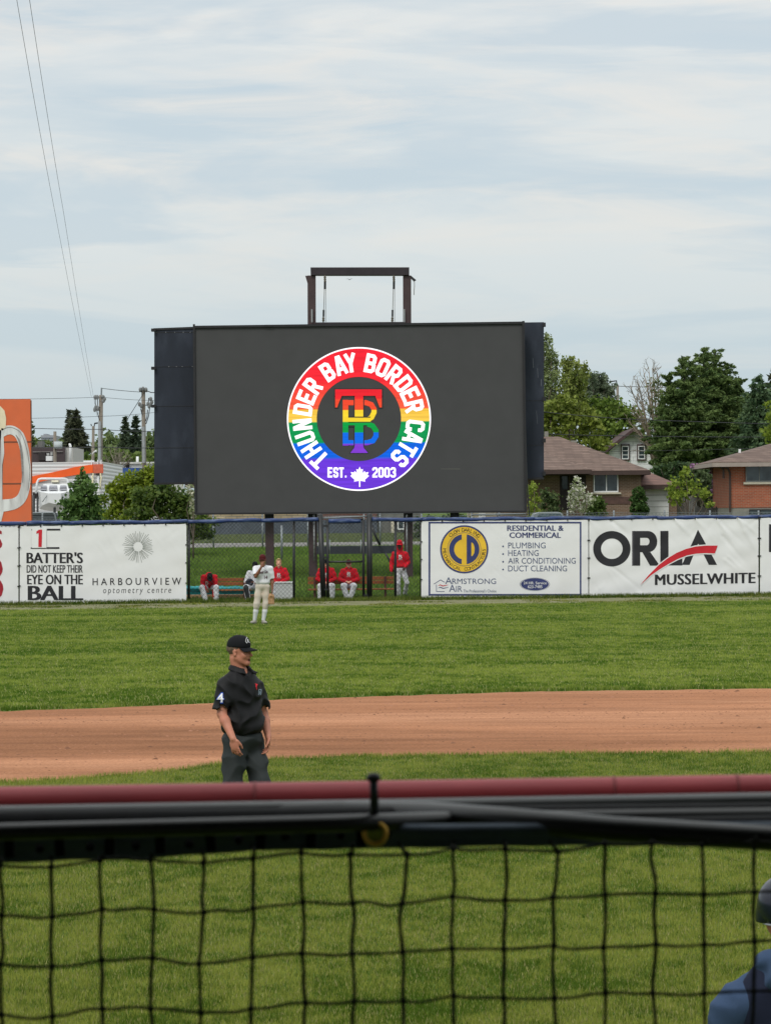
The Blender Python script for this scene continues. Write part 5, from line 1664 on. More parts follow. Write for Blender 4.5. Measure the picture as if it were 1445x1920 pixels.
u4 = upole('thin grey pole with a street lamp arm behind the tall pole', 175.5, 799, 235, 0.10, 172.5)
MB().tube([P(171, 795, 235), P(172, 799, 235)], 0.04, 5).tube([P(178, 793, 235), P(177, 800, 235)], 0.04, 5).tube([P(177.5, 794, 234.8), P(184, 793, 234.8)], 0.06, 5).build('bracket', M_frame, u4)
MB().tube([P(173.5, 853, 234.7), P(175, 849, 234.6), P(179, 846.3, 234.5), P(181.5, 846, 234.5)], [0.04, 0.04, 0.06, 0.11], 6).build('street_lamp', M_wtrim, u4, smooth=True)
u5 = upole('dark pole top rising from the trees right of the scoreboard', 1157, 722, 260, 0.1)
MB().tube([P(1155.5, 723, 260), P(1155, 714, 260), P(1144, 715.5, 260)], 0.06, 5).build('bracket', M_frame, u5)
def line(label, pts, r, sag=0.0, cat='wire', group='overhead wires'):
    """straight-hung wire through 3-D points with a parabola of sag between them"""
    q = []
    for a, b in zip(pts, pts[1:]):
        n_ = 24
        for k in range(n_ + (1 if b is pts[-1] else 0)):
            t_ = k / n_
            p = a.lerp(b, t_); p.z -= sag * 4 * t_ * (1 - t_); q.append(p)
    o = MB().tube(q, r, 5, caps=False).build('overhead_wire', M_line, smooth=True)
    tag(o, label, cat, group)
# two lines from the near lamp tower down to the far pole
line('left of two long thin wires slanting down across the sky on the left', [P(22, -60, 62), P(104, 400, 108), P(172, 745, 192)], 0.0055, 0.12)
line('right of two long thin wires slanting down across the sky on the left', [P(47, -60, 62), P(120, 400, 108), P(182, 780, 192)], 0.0055, 0.12)
GW = 'thin wires strung across the left skyline'
for ya, ym, yb, lab in ((748, 744.5, 751, 'upper wire across the left skyline, just above the billboard top'), (784.5, 780.5, 772, 'pale wire crossing the dark spruce top on the left'), (799, 805, 808.5, 'thick cable across the left trees at mid height'), (838, 838, 839, 'low cable across the trees left of the scoreboard')):
    line(lab, [P(-40, ya, 197), P(190, ym, 195), P(300, yb, 205)], 0.021 if ya in (799, 838) else 0.012, 0.05, group=None)
line('steep guy wire left of the crossarm pole', [P(268, 740, 204), P(238, 788, 204)], 0.02, group=None)
line('top wire between the spike and the crossarm', [P(190.8, 728, 196), P(262, 735, 205)], 0.018, 0.02, group=None)
for ya, ym, yb, lab in ((768, 785, 795, 'wire dipping across the green trees at right'), (811.5, 817, 819, 'lower wire crossing in front of the white gable'), (854, 846, 838, 'lowest wire running past the white gable windows')):
    line(lab, [P(980, ya, 172), P(1160, ym, 172), P(1480, yb + 0.5, 172)], 0.02 if ya < 850 else 0.012, 0.03, group=None)
line('pair wire from the dark pole top across to the big conifer', [P(1157, 724, 259.5), P(1330, 728, 250)], 0.025, 0.02, group=None)
# ================================================================== trees and shrubs
M_leaf = tone_mat('leaves', rough=0.6, transl=0.40, spec=0.25)
M_needle = tone_mat('needles', rough=0.7, transl=0.25, spec=0.2)
M_bark = mat('grey_brown_bark', S(92, 82, 72), rough=0.9, var=0.25, scale=6, stretch=(3, 3, 0.6))
M_bark_d = mat('dark_bark', S(62, 54, 48), rough=0.9, var=0.25, scale=6)
def quads(cen, size, rng, up=0.35, aspect=1.5, dirs=None):
    n = len(cen)
    nrm = rng.normal(size=(n, 3)); nrm[:, 2] += up; nrm /= np.linalg.norm(nrm, axis=1)[:, None]
    if dirs is None:
        t = rng.normal(size=(n, 3))
    else:
        t = dirs + rng.normal(size=(n, 3)) * 0.35
    t -= (t * nrm).sum(1)[:, None] * nrm
    t /= np.linalg.norm(t, axis=1)[:, None] + 1e-9
    b = np.cross(nrm, t)
    s = (size * rng.uniform(0.6, 1.35, n))[:, None]
    v = np.stack([cen - t * s * aspect / 2, cen + b * s / 2, cen + t * s * aspect / 2, cen - b * s / 2], 1)
    return v.reshape(-1, 3), np.arange(n * 4).reshape(-1, 4)
def leafcloud(blobs, leaf, rng, dens=1.0, nclump=16, sig=0.24, shell=0.55):
    """blobs: (centre, radii) ellipsoids; leaves gather in clumps spread through each"""
    cs, tones = [], []
    for c, r in blobs:
        r = np.array(r); c = np.array(c)
        A = (r[0] * r[2] + r[0] * r[1] + r[1] * r[2]) / 3 * math.pi
        n = int(dens * A * 9.0 / (leaf * leaf * 1.5))
        k = max(9, int(nclump * 1.5 * max(0.7, A / 4)))
        d = rng.normal(size=(k, 3)); d /= np.linalg.norm(d, axis=1)[:, None]
        rad = shell + (1 - shell) * rng.random(k) ** 0.7
        cc = d * rad[:, None] * r * 0.92
        ct = rng.normal(0, 1, k)
        w = rng.integers(0, k, n)
        off = rng.normal(size=(n, 3)) * sig * np.minimum(r, r.mean() * 1.2) * rng.uniform(0.6, 1.1, k)[w][:, None]
        p = cc[w] + off
        cs.append(p + c); tones.append(ct[w])
    return np.concatenate(cs), np.concatenate(tones)
def leaf_cols(tones, rng, dark, light, spread=0.28, extra=None, extra_p=0.0):
    n = len(tones)
    t = np.clip(0.5 + 0.22 * tones + rng.normal(0, spread, n), 0, 1)[:, None]
    c = (np.array(dark) * (1 - t) + np.array(light) * t) * np.array([1.2, 1.25, 1.2])
    if extra is not None:
        k = rng.random(n) < extra_p
        c[k] = np.array(extra) * rng.uniform(0.75, 1.1, k.sum())[:, None]
    return np.repeat(c, 4, axis=0)
def limbs(base, tops, r0, rng, bend=0.25):
    mb = MB()
    hz_ = max(t[2] for t in tops)
    for t in tops:
        b, t = Vector(base), Vector(t)
        k1 = b.lerp(t, 0.35); k1.x = lerp(b.x, t.x, 0.12); k1.y = lerp(b.y, t.y, 0.12)
        k2 = b.lerp(t, 0.7); k2 += Vector((rng.normal(), rng.normal(), 0)) * bend
        mb.tube([b, k1, k2, t], [r0, r0 * 0.7, r0 * 0.38, r0 * 0.10], 7)
    return mb
def blob_tree(name, label, cat, Y, pblobs, leaf, dark, light, seed, group=None, dens=1.0, trunk=0.15, depth=1.0, sig=0.24, shell=0.5, nclump=16, extra=None, extra_p=0.0, base_px=None, bark=M_bark, gz=None, aspect=1.5):
    rng = np.random.default_rng(seed)
    sc = Y / FPX
    bl = []
    for k, (px, py, rx, ry) in enumerate(pblobs):
        q = P(px, py, Y + rng.uniform(-0.5, 0.5) * rx * sc)
        bl.append(((q.x, q.y, q.z), (rx * sc, rx * sc * depth, ry * sc)))
    bx = base_px if base_px is not None else float(np.mean([b[0] for b in pblobs]))
    g = ground_z(0, Y) if gz is None else gz
    base = Vector((P(bx, 960, Y).x, Y, g - 0.1))
    t = thing(name, label, cat, base, group)
    cen, tn = leafcloud(bl, leaf, rng, dens, nclump, sig, shell)
    k = cen[:, 2] > g + 0.03
    cen, tn = cen[k], tn[k]
    v, f = quads(cen, np.full(len(cen), leaf), rng, aspect=aspect)
    np_mesh('crown', v, f, M_leaf, t, col=leaf_cols(tn, rng, dark, light, extra=extra, extra_p=extra_p))
    tops = [(c[0], c[1], c[2] + r[2] * 0.4) for c, r in bl]
    limbs(base, tops, trunk, rng).build('trunk', bark, t, smooth=True)
    return t
def conifer(label, px, ytop, ybot, Y, halfw, dark, light, seed, leaf=0.2, shape=1.0, skew=0.0, group=None, dens=1.0, layers=26, droop=0.25, name='spruce_tree', irregular=0.25, jag=0.0):
    rng = np.random.default_rng(seed)
    sc = Y / FPX
    top, bot = P(px, ytop, Y), P(px, ybot, Y)
    g = min(ground_z(0, Y), bot.z)
    base = Vector((bot.x, Y, g - 0.1))
    t = thing(name, label, 'tree', base, group)
    H_ = top.z - bot.z; Wm = halfw * sc
    MB().tube([base, (base.x, Y, lerp(g, top.z, 0.6)), top], [0.03 * H_ * 0.6 + 0.08, 0.018 * H_ * 0.6 + .04, 0.02], 8).build('trunk', M_bark_d, t, smooth=True)
    cen, dr, tn = [], [], []
    for k in range(layers):
        u = (k + rng.random()) / layers           # 0 top .. 1 bottom
        z = top.z - u * H_
        w = Wm * (0.04 + 0.96 * u ** shape)
        nb = int(5 + 9 * u)
        a0 = rng.random() * 6.28
        for b in range(nb):
            a = a0 + 2 * math.pi * b / nb + rng.normal(0, 0.2)
            Lb = w * rng.uniform(1 - irregular * 1.6, 1 + irregular * 0.7) + jag * max(0, rng.normal()) * 0.25
            m_ = max(6, int(dens * 34 * Lb))
            s = rng.random(m_) ** 0.75
            x = np.cos(a) * s * Lb; y = np.sin(a) * s * Lb
            zz = z - droop * Lb * s + 0.12 * Lb * s ** 2 + rng.normal(0, 0.05 + 0.03 * Lb, m_)
            wide = 0.18 * Lb * (1 - 0.5 * s)
            side = rng.normal(0, 1, m_) * wide
            x += -np.sin(a) * side; y += np.cos(a) * side
            cen.append(np.stack([base.x + x + skew * u, Y + y, zz], 1))
            dr.append(np.tile(np.array([np.cos(a), np.sin(a), -droop * 0.6]), (m_, 1)))
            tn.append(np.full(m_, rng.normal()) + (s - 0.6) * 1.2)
    cen, dr, tn = np.concatenate(cen), np.concatenate(dr), np.concatenate(tn)
    v, f = quads(cen, np.full(len(cen), leaf), rng, up=0.8, aspect=2.6, dirs=dr)
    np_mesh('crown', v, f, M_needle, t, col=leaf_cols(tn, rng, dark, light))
    return t
def upright_tree(label, stems, Y, leaf, dark, light, seed, dens=1.0, spread=0.35, name='poplar_tree', group=None, base=None):
    """sparse tree of upright shoots: stems are (x_top, y_top, x_base, y_base) in the photograph"""
    rng = np.random.default_rng(seed)
    b0 = P(base if base else stems[0][2], 960, Y); g = ground_z(0, Y)
    t = thing(name, label, 'tree', (b0.x, Y, g), group)
    mb = MB(); cen, tn = [], []
    for xt, yt, xb, yb in stems:
        dy = rng.uniform(-1.2, 1.2)
        a, b = P(xt, yt, Y + dy), P(xb, yb, Y + dy * 0.3)
        mid = a.lerp(b, 0.5) + Vector((rng.normal() * 0.15, 0, 0))
        mb.tube([Vector((b0.x, Y, g - .1)), b, mid, a], [0.14, 0.07, 0.04, 0.012], 5)
        Ls = (a - b).length
        nt_ = int(9 * Ls)
        for k in range(nt_):
            u = rng.random() ** 0.9
            c = b.lerp(a, u)
            ln = spread * (1.25 - 0.85 * u) * rng.uniform(0.4, 1.3)
            an = rng.uniform(0, 6.28)
            e = c + Vector((math.cos(an) * ln, math.sin(an) * ln, ln * 0.8))
            mb.tube([c, e], [0.015, 0.006], 3, caps=False)
            m_ = int(dens * 16)
            s = rng.random(m_)[:, None]
            cen.append(np.array(c) * (1 - s) + np.array(e) * s + rng.normal(0, 0.10, (m_, 3)))
            tn.append(np.full(m_, rng.normal()))
    cen, tn = np.concatenate(cen), np.concatenate(tn)
    v, f = quads(cen, np.full(len(cen), leaf), rng)
    np_mesh('crown', v, f, M_leaf, t, col=leaf_cols(tn, rng, dark, light))
    mb.build('trunk', M_bark, t, smooth=True)
    return t
def bare_tree(label, px, yb, Y, shoots, seed, m, r=0.05, n_sub=14, group=None, name='bare_tree'):
    rng = np.random.default_rng(seed)
    g = ground_z(0, Y)
    b = P(px, yb, Y); b.z = max(b.z, g)
    t = thing(name, label, 'tree', (b.x, Y, g), group)
    mb = MB()
    if b.z > g + 0.1: mb.tube([(b.x, Y, g - .1), b], [r * 2.6, r * 2.0], 6)
    tw = MB()
    for xt, yt in shoots:
        a = P(xt, yt, Y + rng.uniform(-1.5, 1.5))
        mid = b.lerp(a, 0.45) + Vector((rng.normal() * 0.2, rng.normal() * 0.2, 0.2))
        mb.tube([b, mid, a], [r * 1.6, r * 0.9, r * 0.22], 5)
        L_ = (a - b).length
        for k in range(n_sub):
            u = rng.uniform(0.3, 0.98)
            c = (b.lerp(mid, u / 0.45) if u < 0.45 else mid.lerp(a, (u - 0.45) / 0.55))
            ln = L_ * rng.uniform(0.08, 0.3) * (1.1 - u * 0.6)
            d = (a - b).normalized() + Vector((rng.normal() * 0.55, rng.normal() * 0.55, rng.normal() * 0.25)); d.normalize()
            e = c + d * ln
            tw.tube([c, e], [r * 0.32, r * 0.14], 3, caps=False)
            for q in range(3):
                c2 = c.lerp(e, rng.uniform(0.4, 0.95)); d2 = d + Vector((rng.normal() * .6, rng.normal() * .6, rng.normal() * .4)); d2.normalize()
                tw.tube([c2, c2 + d2 * ln * 0.45], [r * 0.2, r * 0.09], 3, caps=False)
    mb.build('trunk', m, t, smooth=True)
    tw.build('twigs', m, t)
    return t
G_olive = ((0.080, 0.108, 0.016), (0.225, 0.255, 0.050))
G_mid = ((0.055, 0.090, 0.020), (0.160, 0.205, 0.055))
G_dark = ((0.026, 0.046, 0.018), (0.080, 0.110, 0.042))
G_far = ((0.066, 0.098, 0.036), (0.165, 0.205, 0.080))
G_fresh = ((0.085, 0.130, 0.014), (0.250, 0.300, 0.045))
G_yel = ((0.080, 0.115, 0.010), (0.245, 0.290, 0.030))
GR = 'trees beyond the houses at right'
GL_ = 'trees beyond the works yard at left'
# ---- left
conifer('tall dark spruce standing against the sky left of the utility poles', 143, 767, 880, 330, 30, (0.026, 0.034, 0.020), (0.075, 0.080, 0.046), 101, leaf=0.24, shape=0.62, layers=34, droop=0.3, dens=0.8, irregular=0.35)
conifer('spiky second spire at the left of the tall dark spruce', 131, 771, 880, 334, 12, (0.022, 0.030, 0.020), (0.055, 0.062, 0.040), 102, leaf=0.26, shape=0.6, layers=24, dens=0.7)
conifer('small dark spruce top nearer the tall pole, left of a pair', 236, 783, 900, 360, 24, (0.026, 0.042, 0.024), (0.070, 0.090, 0.052), 103, leaf=0.32, shape=0.8, layers=20, dens=0.6)
conifer('small dark spruce top by the crossarm pole, right of a pair', 255, 779, 900, 355, 22, (0.024, 0.038, 0.024), (0.062, 0.082, 0.050), 104, leaf=0.32, shape=0.75, layers=20, dens=0.6)
blob_tree('leafy_tree', 'mid green round tree behind the poles, right of the tall spruce', 'tree', 372, [(205, 830, 26, 26), (228, 838, 30, 24), (214, 852, 40, 22), (186, 848, 22, 20)], 0.40, *G_far, 105, GL_, dens=0.9)
blob_tree('leafy_tree', 'broad green tree between the crossarm pole and the scoreboard wing', 'tree', 378, [(262, 828, 26, 18), (290, 826, 24, 22), (276, 848, 36, 24), (304, 842, 26, 30)], 0.40, *G_far, 106, GL_, dens=0.9)
blob_tree('leafy_tree', 'low green tree left of the tall spruce above the dark building', 'tree', 352, [(120, 832, 14, 18), (128, 845, 20, 18), (112, 850, 18, 14)], 0.36, (0.055, 0.085, 0.026), (0.150, 0.185, 0.070), 107, GL_)
blob_tree('leafy_tree', 'row of pale green treetops behind the dark brown building', 'tree', 400, [(60, 834, 18, 12), (80, 838, 18, 12), (96, 838, 14, 12), (40, 836, 20, 14)], 0.36, (0.070, 0.100, 0.028), (0.170, 0.205, 0.075), 108, GL_)
blob_tree('leafy_tree', 'dark treetop peeping past the right edge of the orange billboard', 'tree', 340, [(56, 806, 9, 14), (58, 822, 10, 16), (55, 838, 12, 16)], 0.32, *G_dark, 109, GL_)
blob_tree('leafy_tree', 'green tree behind the lower half of the tall pole', 'tree', 300, [(160, 862, 26, 12), (195, 862, 26, 14), (230, 858, 30, 16), (275, 860, 34, 18)], 0.32, *G_mid, 110, GL_)
bare_tree('grey leafless thicket in front of the low white shed', 218, 905, 228, [(198, 852), (206, 845), (215, 842), (224, 843), (233, 846), (240, 850), (246, 858), (202, 862), (228, 860)], 111, mat('grey_twigs', S(112, 106, 92), var=0.2), r=0.055, n_sub=18)
blob_tree('leafy_tree', 'bright green small tree with a pointed top beside the white boat', 'tree', 137, [(155, 884, 5, 10), (153, 902, 14, 14), (146, 918, 22, 15), (163, 915, 20, 15), (138, 938, 24, 18), (160, 938, 26, 20), (180, 940, 20, 20), (132, 960, 22, 18), (160, 962, 30, 18), (186, 962, 20, 18), (160, 985, 36, 16)], 0.115, (0.042, 0.090, 0.022), (0.130, 0.205, 0.060), 112, dens=1.3, trunk=0.07, sig=0.3)
blob_tree('leafy_bush', 'yellow green bush left of the scoreboard wing', 'bush', 134, [(235, 902, 20, 18), (218, 920, 20, 18), (250, 915, 26, 22), (272, 895, 20, 18), (210, 945, 18, 22), (235, 945, 26, 24), (222, 972, 26, 16), (290, 890, 22, 16), (285, 905, 20, 18)], 0.105, *G_yel, 113, dens=1.5, trunk=0.06, sig=0.28)
blob_tree('leafy_bush', 'large dark green bush beneath the scoreboard wing', 'bush', 131, [(270, 935, 24, 22), (300, 920, 26, 22), (330, 930, 26, 24), (352, 945, 20, 26), (262, 960, 24, 18), (292, 955, 28, 22), (325, 962, 30, 22), (355, 970, 24, 20), (382, 985, 34, 22), (345, 1000, 30, 20)], 0.11, (0.030, 0.058, 0.014), (0.125, 0.170, 0.034), 114, dens=1.6, trunk=0.06, sig=0.28)
blob_tree('flowering_shrub', 'pale blossom shrub peeping between the wing and the screen', 'shrub', 128, [(360, 918, 10, 14), (364, 940, 10, 14), (362, 958, 10, 12)], 0.09, (0.10, 0.13, 0.05), (0.25, 0.27, 0.14), 115, extra=(0.62, 0.60, 0.48), extra_p=0.45, dens=0.8, trunk=0.04)
# ---- under the screen
blob_tree('leafy_bush', 'green shrubs low at the right under the scoreboard', 'bush', 150, [(790, 985, 18, 22), (815, 980, 20, 16), (845, 975, 20, 12), (870, 978, 18, 12), (785, 1010, 18, 20), (800, 1040, 22, 22)], 0.12, *G_dark, 116, trunk=0.05)
# ---- right
upright_tree('tall sparse fresh leaved tree touching the right wing of the scoreboard', [(1021, 628, 1020, 800), (1028, 637, 1022, 800), (1034, 652, 1024, 800), (1039, 665, 1026, 800), (1045, 672, 1028, 810), (1016, 650, 1018, 810), (1040, 700, 1026, 812), (1052, 715, 1030, 815)], 215, 0.13, (0.095, 0.125, 0.050), (0.250, 0.285, 0.130), 121, spread=0.75, dens=0.8, group=GR)
upright_tree('sparse fresh leaved tree with several upright tips, second from the scoreboard', [(1060, 678, 1066, 800), (1070, 676, 1068, 800), (1078, 686, 1070, 805), (1089, 684, 1074, 805), (1097, 690, 1078, 808), (1052, 710, 1062, 808), (1064, 705, 1066, 800), (1084, 710, 1072, 805), (1074, 700, 1070, 800)], 212, 0.14, (0.095, 0.125, 0.025), (0.235, 0.260, 0.070), 122, spread=0.85, dens=1.3, group=GR)
upright_tree('grey green upright tree, third from the scoreboard', [(1100, 712, 1108, 800), (1108, 704, 1112, 800), (1116, 706, 1116, 800), (1124, 699, 1120, 800), (1131, 708, 1124, 800), (1135, 722, 1128, 800), (1143, 728, 1132, 800), (1112, 716, 1114, 800), (1128, 715, 1122, 800), (1150, 724, 1136, 805)], 235, 0.15, (0.075, 0.100, 0.065), (0.165, 0.190, 0.125), 123, spread=0.75, dens=1.5, group=GR)
blob_tree('maple_tree', 'wide olive green maple behind the bungalow roof', 'tree', 184, [(1030, 765, 24, 22), (1060, 760, 28, 20), (1042, 790, 34, 26), (1085, 775, 26, 22), (1075, 805, 34, 28), (1110, 800, 28, 26), (1035, 820, 30, 22), (1100, 828, 34, 18), (1128, 835, 22, 12), (1010, 790, 26, 30), (985, 800, 20, 24)], 0.17, *G_olive, 124, GR, dens=0.85)
blob_tree('maple_tree', 'deep green broad tree behind the white gabled house', 'tree', 212, [(1105, 762, 30, 18), (1135, 758, 28, 18), (1160, 770, 28, 20), (1125, 788, 34, 22), (1155, 800, 36, 24), (1190, 800, 26, 20), (1140, 820, 32, 16), (1185, 780, 20, 18)], 0.19, (0.055, 0.095, 0.014), (0.165, 0.220, 0.042), 125, GR, dens=0.85)
bare_tree('bare grey brown tree over the white gable', 1236, 880, 194, [(1180, 722), (1193, 706), (1205, 692), (1215, 688), (1222, 690), (1232, 698), (1186, 760), (1196, 740), (1212, 730), (1226, 740), (1240, 730), (1178, 790), (1192, 800), (1206, 780)], 126, mat('grey_brown_twigs', S(128, 116, 100), var=0.2), r=0.065, n_sub=20)
blob_tree('leafy_tree', 'thin half leafed tree between the bare tree and the big conifer', 'tree', 192, [(1226, 722, 14, 20), (1238, 745, 16, 22), (1222, 760, 14, 18), (1236, 850, 10, 16), (1240, 820, 12, 22)], 0.15, (0.070, 0.085, 0.035), (0.150, 0.160, 0.075), 127, GR, dens=0.25, trunk=0.12, sig=0.34)
# the big feathery conifer: several leaders merged into one crown
def big_conifer():
    Y = 188; rng = np.random.default_rng(128); sc = Y / FPX
    g = ground_z(0, Y); bx = P(1318, 960, Y).x
    t = thing('larch_tree', 'huge dark feathery conifer towering between the two brick houses', 'tree', (bx, Y, g))
    mb = MB(); cen, dr, tn = [], [], []
    lead = [(1318, 651, 1318, 108, 10), (1340, 656, 1334, 92, 9), (1281, 668, 1290, 88, 9), (1362, 680, 1350, 72, 8), (1254, 700, 1270, 56, 8), (1384, 705, 1366, 66, 7), (1402, 742, 1388, 52, 6), (1240, 742, 1258, 34, 6), (1300, 700, 1300, 100, 8)]
    for xt, yt, xb, hw, nb_ in lead:
        dy = rng.uniform(-2, 2)
        top, bot = P(xt, yt, Y + dy), Vector((P(xb, 960, Y).x, Y + dy * .4, g))
        mb.tube([Vector((bx + (bot.x - bx) * .3, Y, g - .1)), bot.lerp(top, .35), top], [0.30, 0.16, 0.03], 7)
        H_ = P(xt, yt, Y).z - P(xt, 878, Y).z
        nl = int(H_ * 4.4)
        for k in range(nl):
            u = (k + rng.random()) / nl
            c0 = top.lerp(bot, u * H_ / (top.z - bot.z))
            w = hw * sc * (0.04 + 0.72 * min(1, u * 1.35) ** 0.8)
            n_b = 7 if u > .3 else 5
            a0 = rng.random() * 6.28
            for b in range(n_b):
                a = a0 + 6.283 * b / n_b + rng.normal(0, .3)
                Lb = w * rng.uniform(0.35, 1.25) + max(0, rng.normal()) * 0.22
                m_ = int(92 * Lb + 16)
                s = rng.random(m_) ** 0.7
                up = rng.uniform(-0.05, 0.55)
                x = np.cos(a) * s * Lb; y = np.sin(a) * s * Lb
                zz = up * Lb * s - 0.18 * Lb * s ** 2 - np.abs(rng.normal(0, 0.16, m_)) * (1.2 - s) + rng.normal(0, .03, m_)
                side = rng.normal(0, 1, m_) * 0.13 * Lb * (1.1 - 0.95 * s)
                x += -np.sin(a) * side; y += np.cos(a) * side
                cen.append(np.stack([c0.x + x, c0.y + y, c0.z + zz], 1))
                dr.append(np.tile(np.array([np.cos(a), np.sin(a), 0.1]), (m_, 1)))
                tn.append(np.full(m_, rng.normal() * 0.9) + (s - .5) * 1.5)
    cen, dr, tn = np.concatenate(cen), np.concatenate(dr), np.concatenate(tn)
    v, f = quads(cen, np.full(len(cen), 0.078), rng, up=0.8, aspect=3.0, dirs=dr)
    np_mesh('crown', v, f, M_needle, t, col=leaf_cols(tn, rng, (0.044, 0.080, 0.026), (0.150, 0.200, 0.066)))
    mb.build('trunk', M_bark_d, t, smooth=True)
big_conifer()
conifer('dark blue green conifer at the right behind the orange brick house', 1424, 706, 900, 182, 66, (0.032, 0.062, 0.032), (0.100, 0.145, 0.070), 129, leaf=0.13, shape=0.55, layers=34, droop=0.15, irregular=0.4, name='fir_tree', group=GR, dens=0.9)
conifer('brownish pine tip cut by the right edge high up', 1462, 676, 900, 196, 62, (0.030, 0.036, 0.020), (0.085, 0.085, 0.048), 130, leaf=0.18, shape=0.6, layers=30, droop=0.05, irregular=0.5, name='pine_tree', group=GR, dens=0.8)
blob_tree('leafy_tree', 'yellow green tree at the right edge below the pine tip', 'tree', 172, [(1448, 762, 14, 16), (1452, 785, 18, 22), (1446, 812, 20, 20)], 0.15, *G_fresh, 131, GR, dens=0.8)
blob_tree('leafy_bush', 'dark green low bush behind the garage roof', 'bush', 176, [(1238, 884, 20, 12), (1265, 878, 22, 14), (1290, 884, 20, 16), (1225, 895, 14, 10), (1310, 890, 22, 20), (1275, 900, 30, 14), (1310, 915, 26, 16)], 0.15, (0.020, 0.042, 0.018), (0.060, 0.095, 0.036), 132, dens=0.9)
blob_tree('lilac_bush', 'lilac bush with mauve blossom against the orange brick wall', 'shrub', 160, [(1296, 880, 14, 12), (1318, 890, 16, 18), (1322, 915, 16, 20), (1340, 905, 10, 22), (1330, 940, 16, 18), (1308, 905, 14, 16)], 0.12, (0.045, 0.075, 0.032), (0.125, 0.160, 0.075), 133, dens=0.9, trunk=0.06)
blob_tree('lilac_bush', 'pink lilac blossom mass beside the orange brick corner', 'shrub', 158, [(1336, 880, 7, 10), (1339, 900, 6.5, 14), (1337, 925, 6.5, 14), (1300, 873, 8, 6)], 0.10, (0.20, 0.09, 0.20), (0.50, 0.28, 0.46), 134, dens=0.9, trunk=0.04, extra=(0.08, 0.12, 0.04), extra_p=0.2)
blob_tree('young_tree', 'small fresh green tree in front of the grey board fence', 'tree', 148, [(1284, 890, 12, 11), (1268, 905, 12, 10), (1290, 908, 16, 11), (1257, 918, 12, 9), (1276, 928, 20, 9), (1312, 922, 14, 9), (1266, 940, 12, 9), (1320, 930, 10, 8), (1285, 880, 7, 6), (1330, 945, 8, 6)], 0.12, *G_fresh, 135, dens=0.75, trunk=0.05, sig=0.34, base_px=1290)
blob_tree('cedar_shrub', 'dense columnar dark green cedar beside the garage door', 'shrub', 155, [(1196, 924, 12, 12), (1196, 938, 16, 16), (1197, 955, 17.5, 18), (1197, 972, 18, 16)], 0.085, (0.026, 0.058, 0.014), (0.070, 0.125, 0.030), 136, dens=2.2, trunk=0.08, sig=0.13, shell=0.72, nclump=60)
blob_tree('flowering_shrub', 'white blossoming shrub in front of the bungalow porch', 'shrub', 147, [(1081, 905, 9, 10), (1074, 918, 10, 10), (1090, 922, 12, 12), (1078, 935, 16, 14), (1100, 935, 14, 12), (1084, 950, 18, 12)], 0.085, (0.14, 0.17, 0.07), (0.32, 0.35, 0.20), 137, dens=0.7, trunk=0.04, extra=(0.70, 0.69, 0.60), extra_p=0.45, sig=0.3)
blob_tree('leafy_bush', 'rounded dark green bush right of the white blossoming shrub', 'bush', 149, [(1115, 940, 14, 10), (1122, 950, 14, 12), (1104, 952, 14, 12), (1116, 962, 20, 12)], 0.09, (0.035, 0.065, 0.014), (0.100, 0.145, 0.034), 138, dens=1.3, trunk=0.05)
blob_tree('leafy_bush', 'yellow green bush close to the right end of the screen', 'bush', 143, [(1000, 912, 10, 9), (995, 925, 11, 10), (1004, 935, 10, 10), (996, 948, 12, 10), (1000, 962, 14, 10)], 0.09, *G_fresh, 139, dens=0.8, trunk=0.04)
blob_tree('leafy_bush', 'dark green spreading bush left of the bungalow door', 'bush', 146, [(1022, 928, 12, 10), (1036, 935, 12, 12), (1025, 945, 16, 14), (1040, 952, 12, 14), (1025, 965, 22, 12)], 0.095, (0.030, 0.052, 0.018), (0.090, 0.120, 0.040), 140, dens=1.2, trunk=0.05)
# a far wooded belt that closes the horizon
def belt():
    rng = np.random.default_rng(150)
    cs, ts = [], []
    for k in range(150):
        x = rng.uniform(-190, 190); y = rng.uniform(640, 760)
        h = rng.uniform(6, 11)
        cs.append(((x, y, 2.4 + h * 0.5), (h * 0.55, h * 0.5, h * 0.55)))
    cen, tn = leafcloud(cs, 0.9, rng, 0.55, 8, 0.3, 0.4)
    k = cen[:, 2] > 2.3; cen, tn = cen[k], tn[k]
    v, f = quads(cen, np.full(len(cen), 0.9), rng)
    o = np_mesh('far_woodland', v, f, M_leaf, col=leaf_cols(tn, rng, (0.055, 0.080, 0.045), (0.125, 0.150, 0.090)))
    tag(o, kind='stuff')
belt()
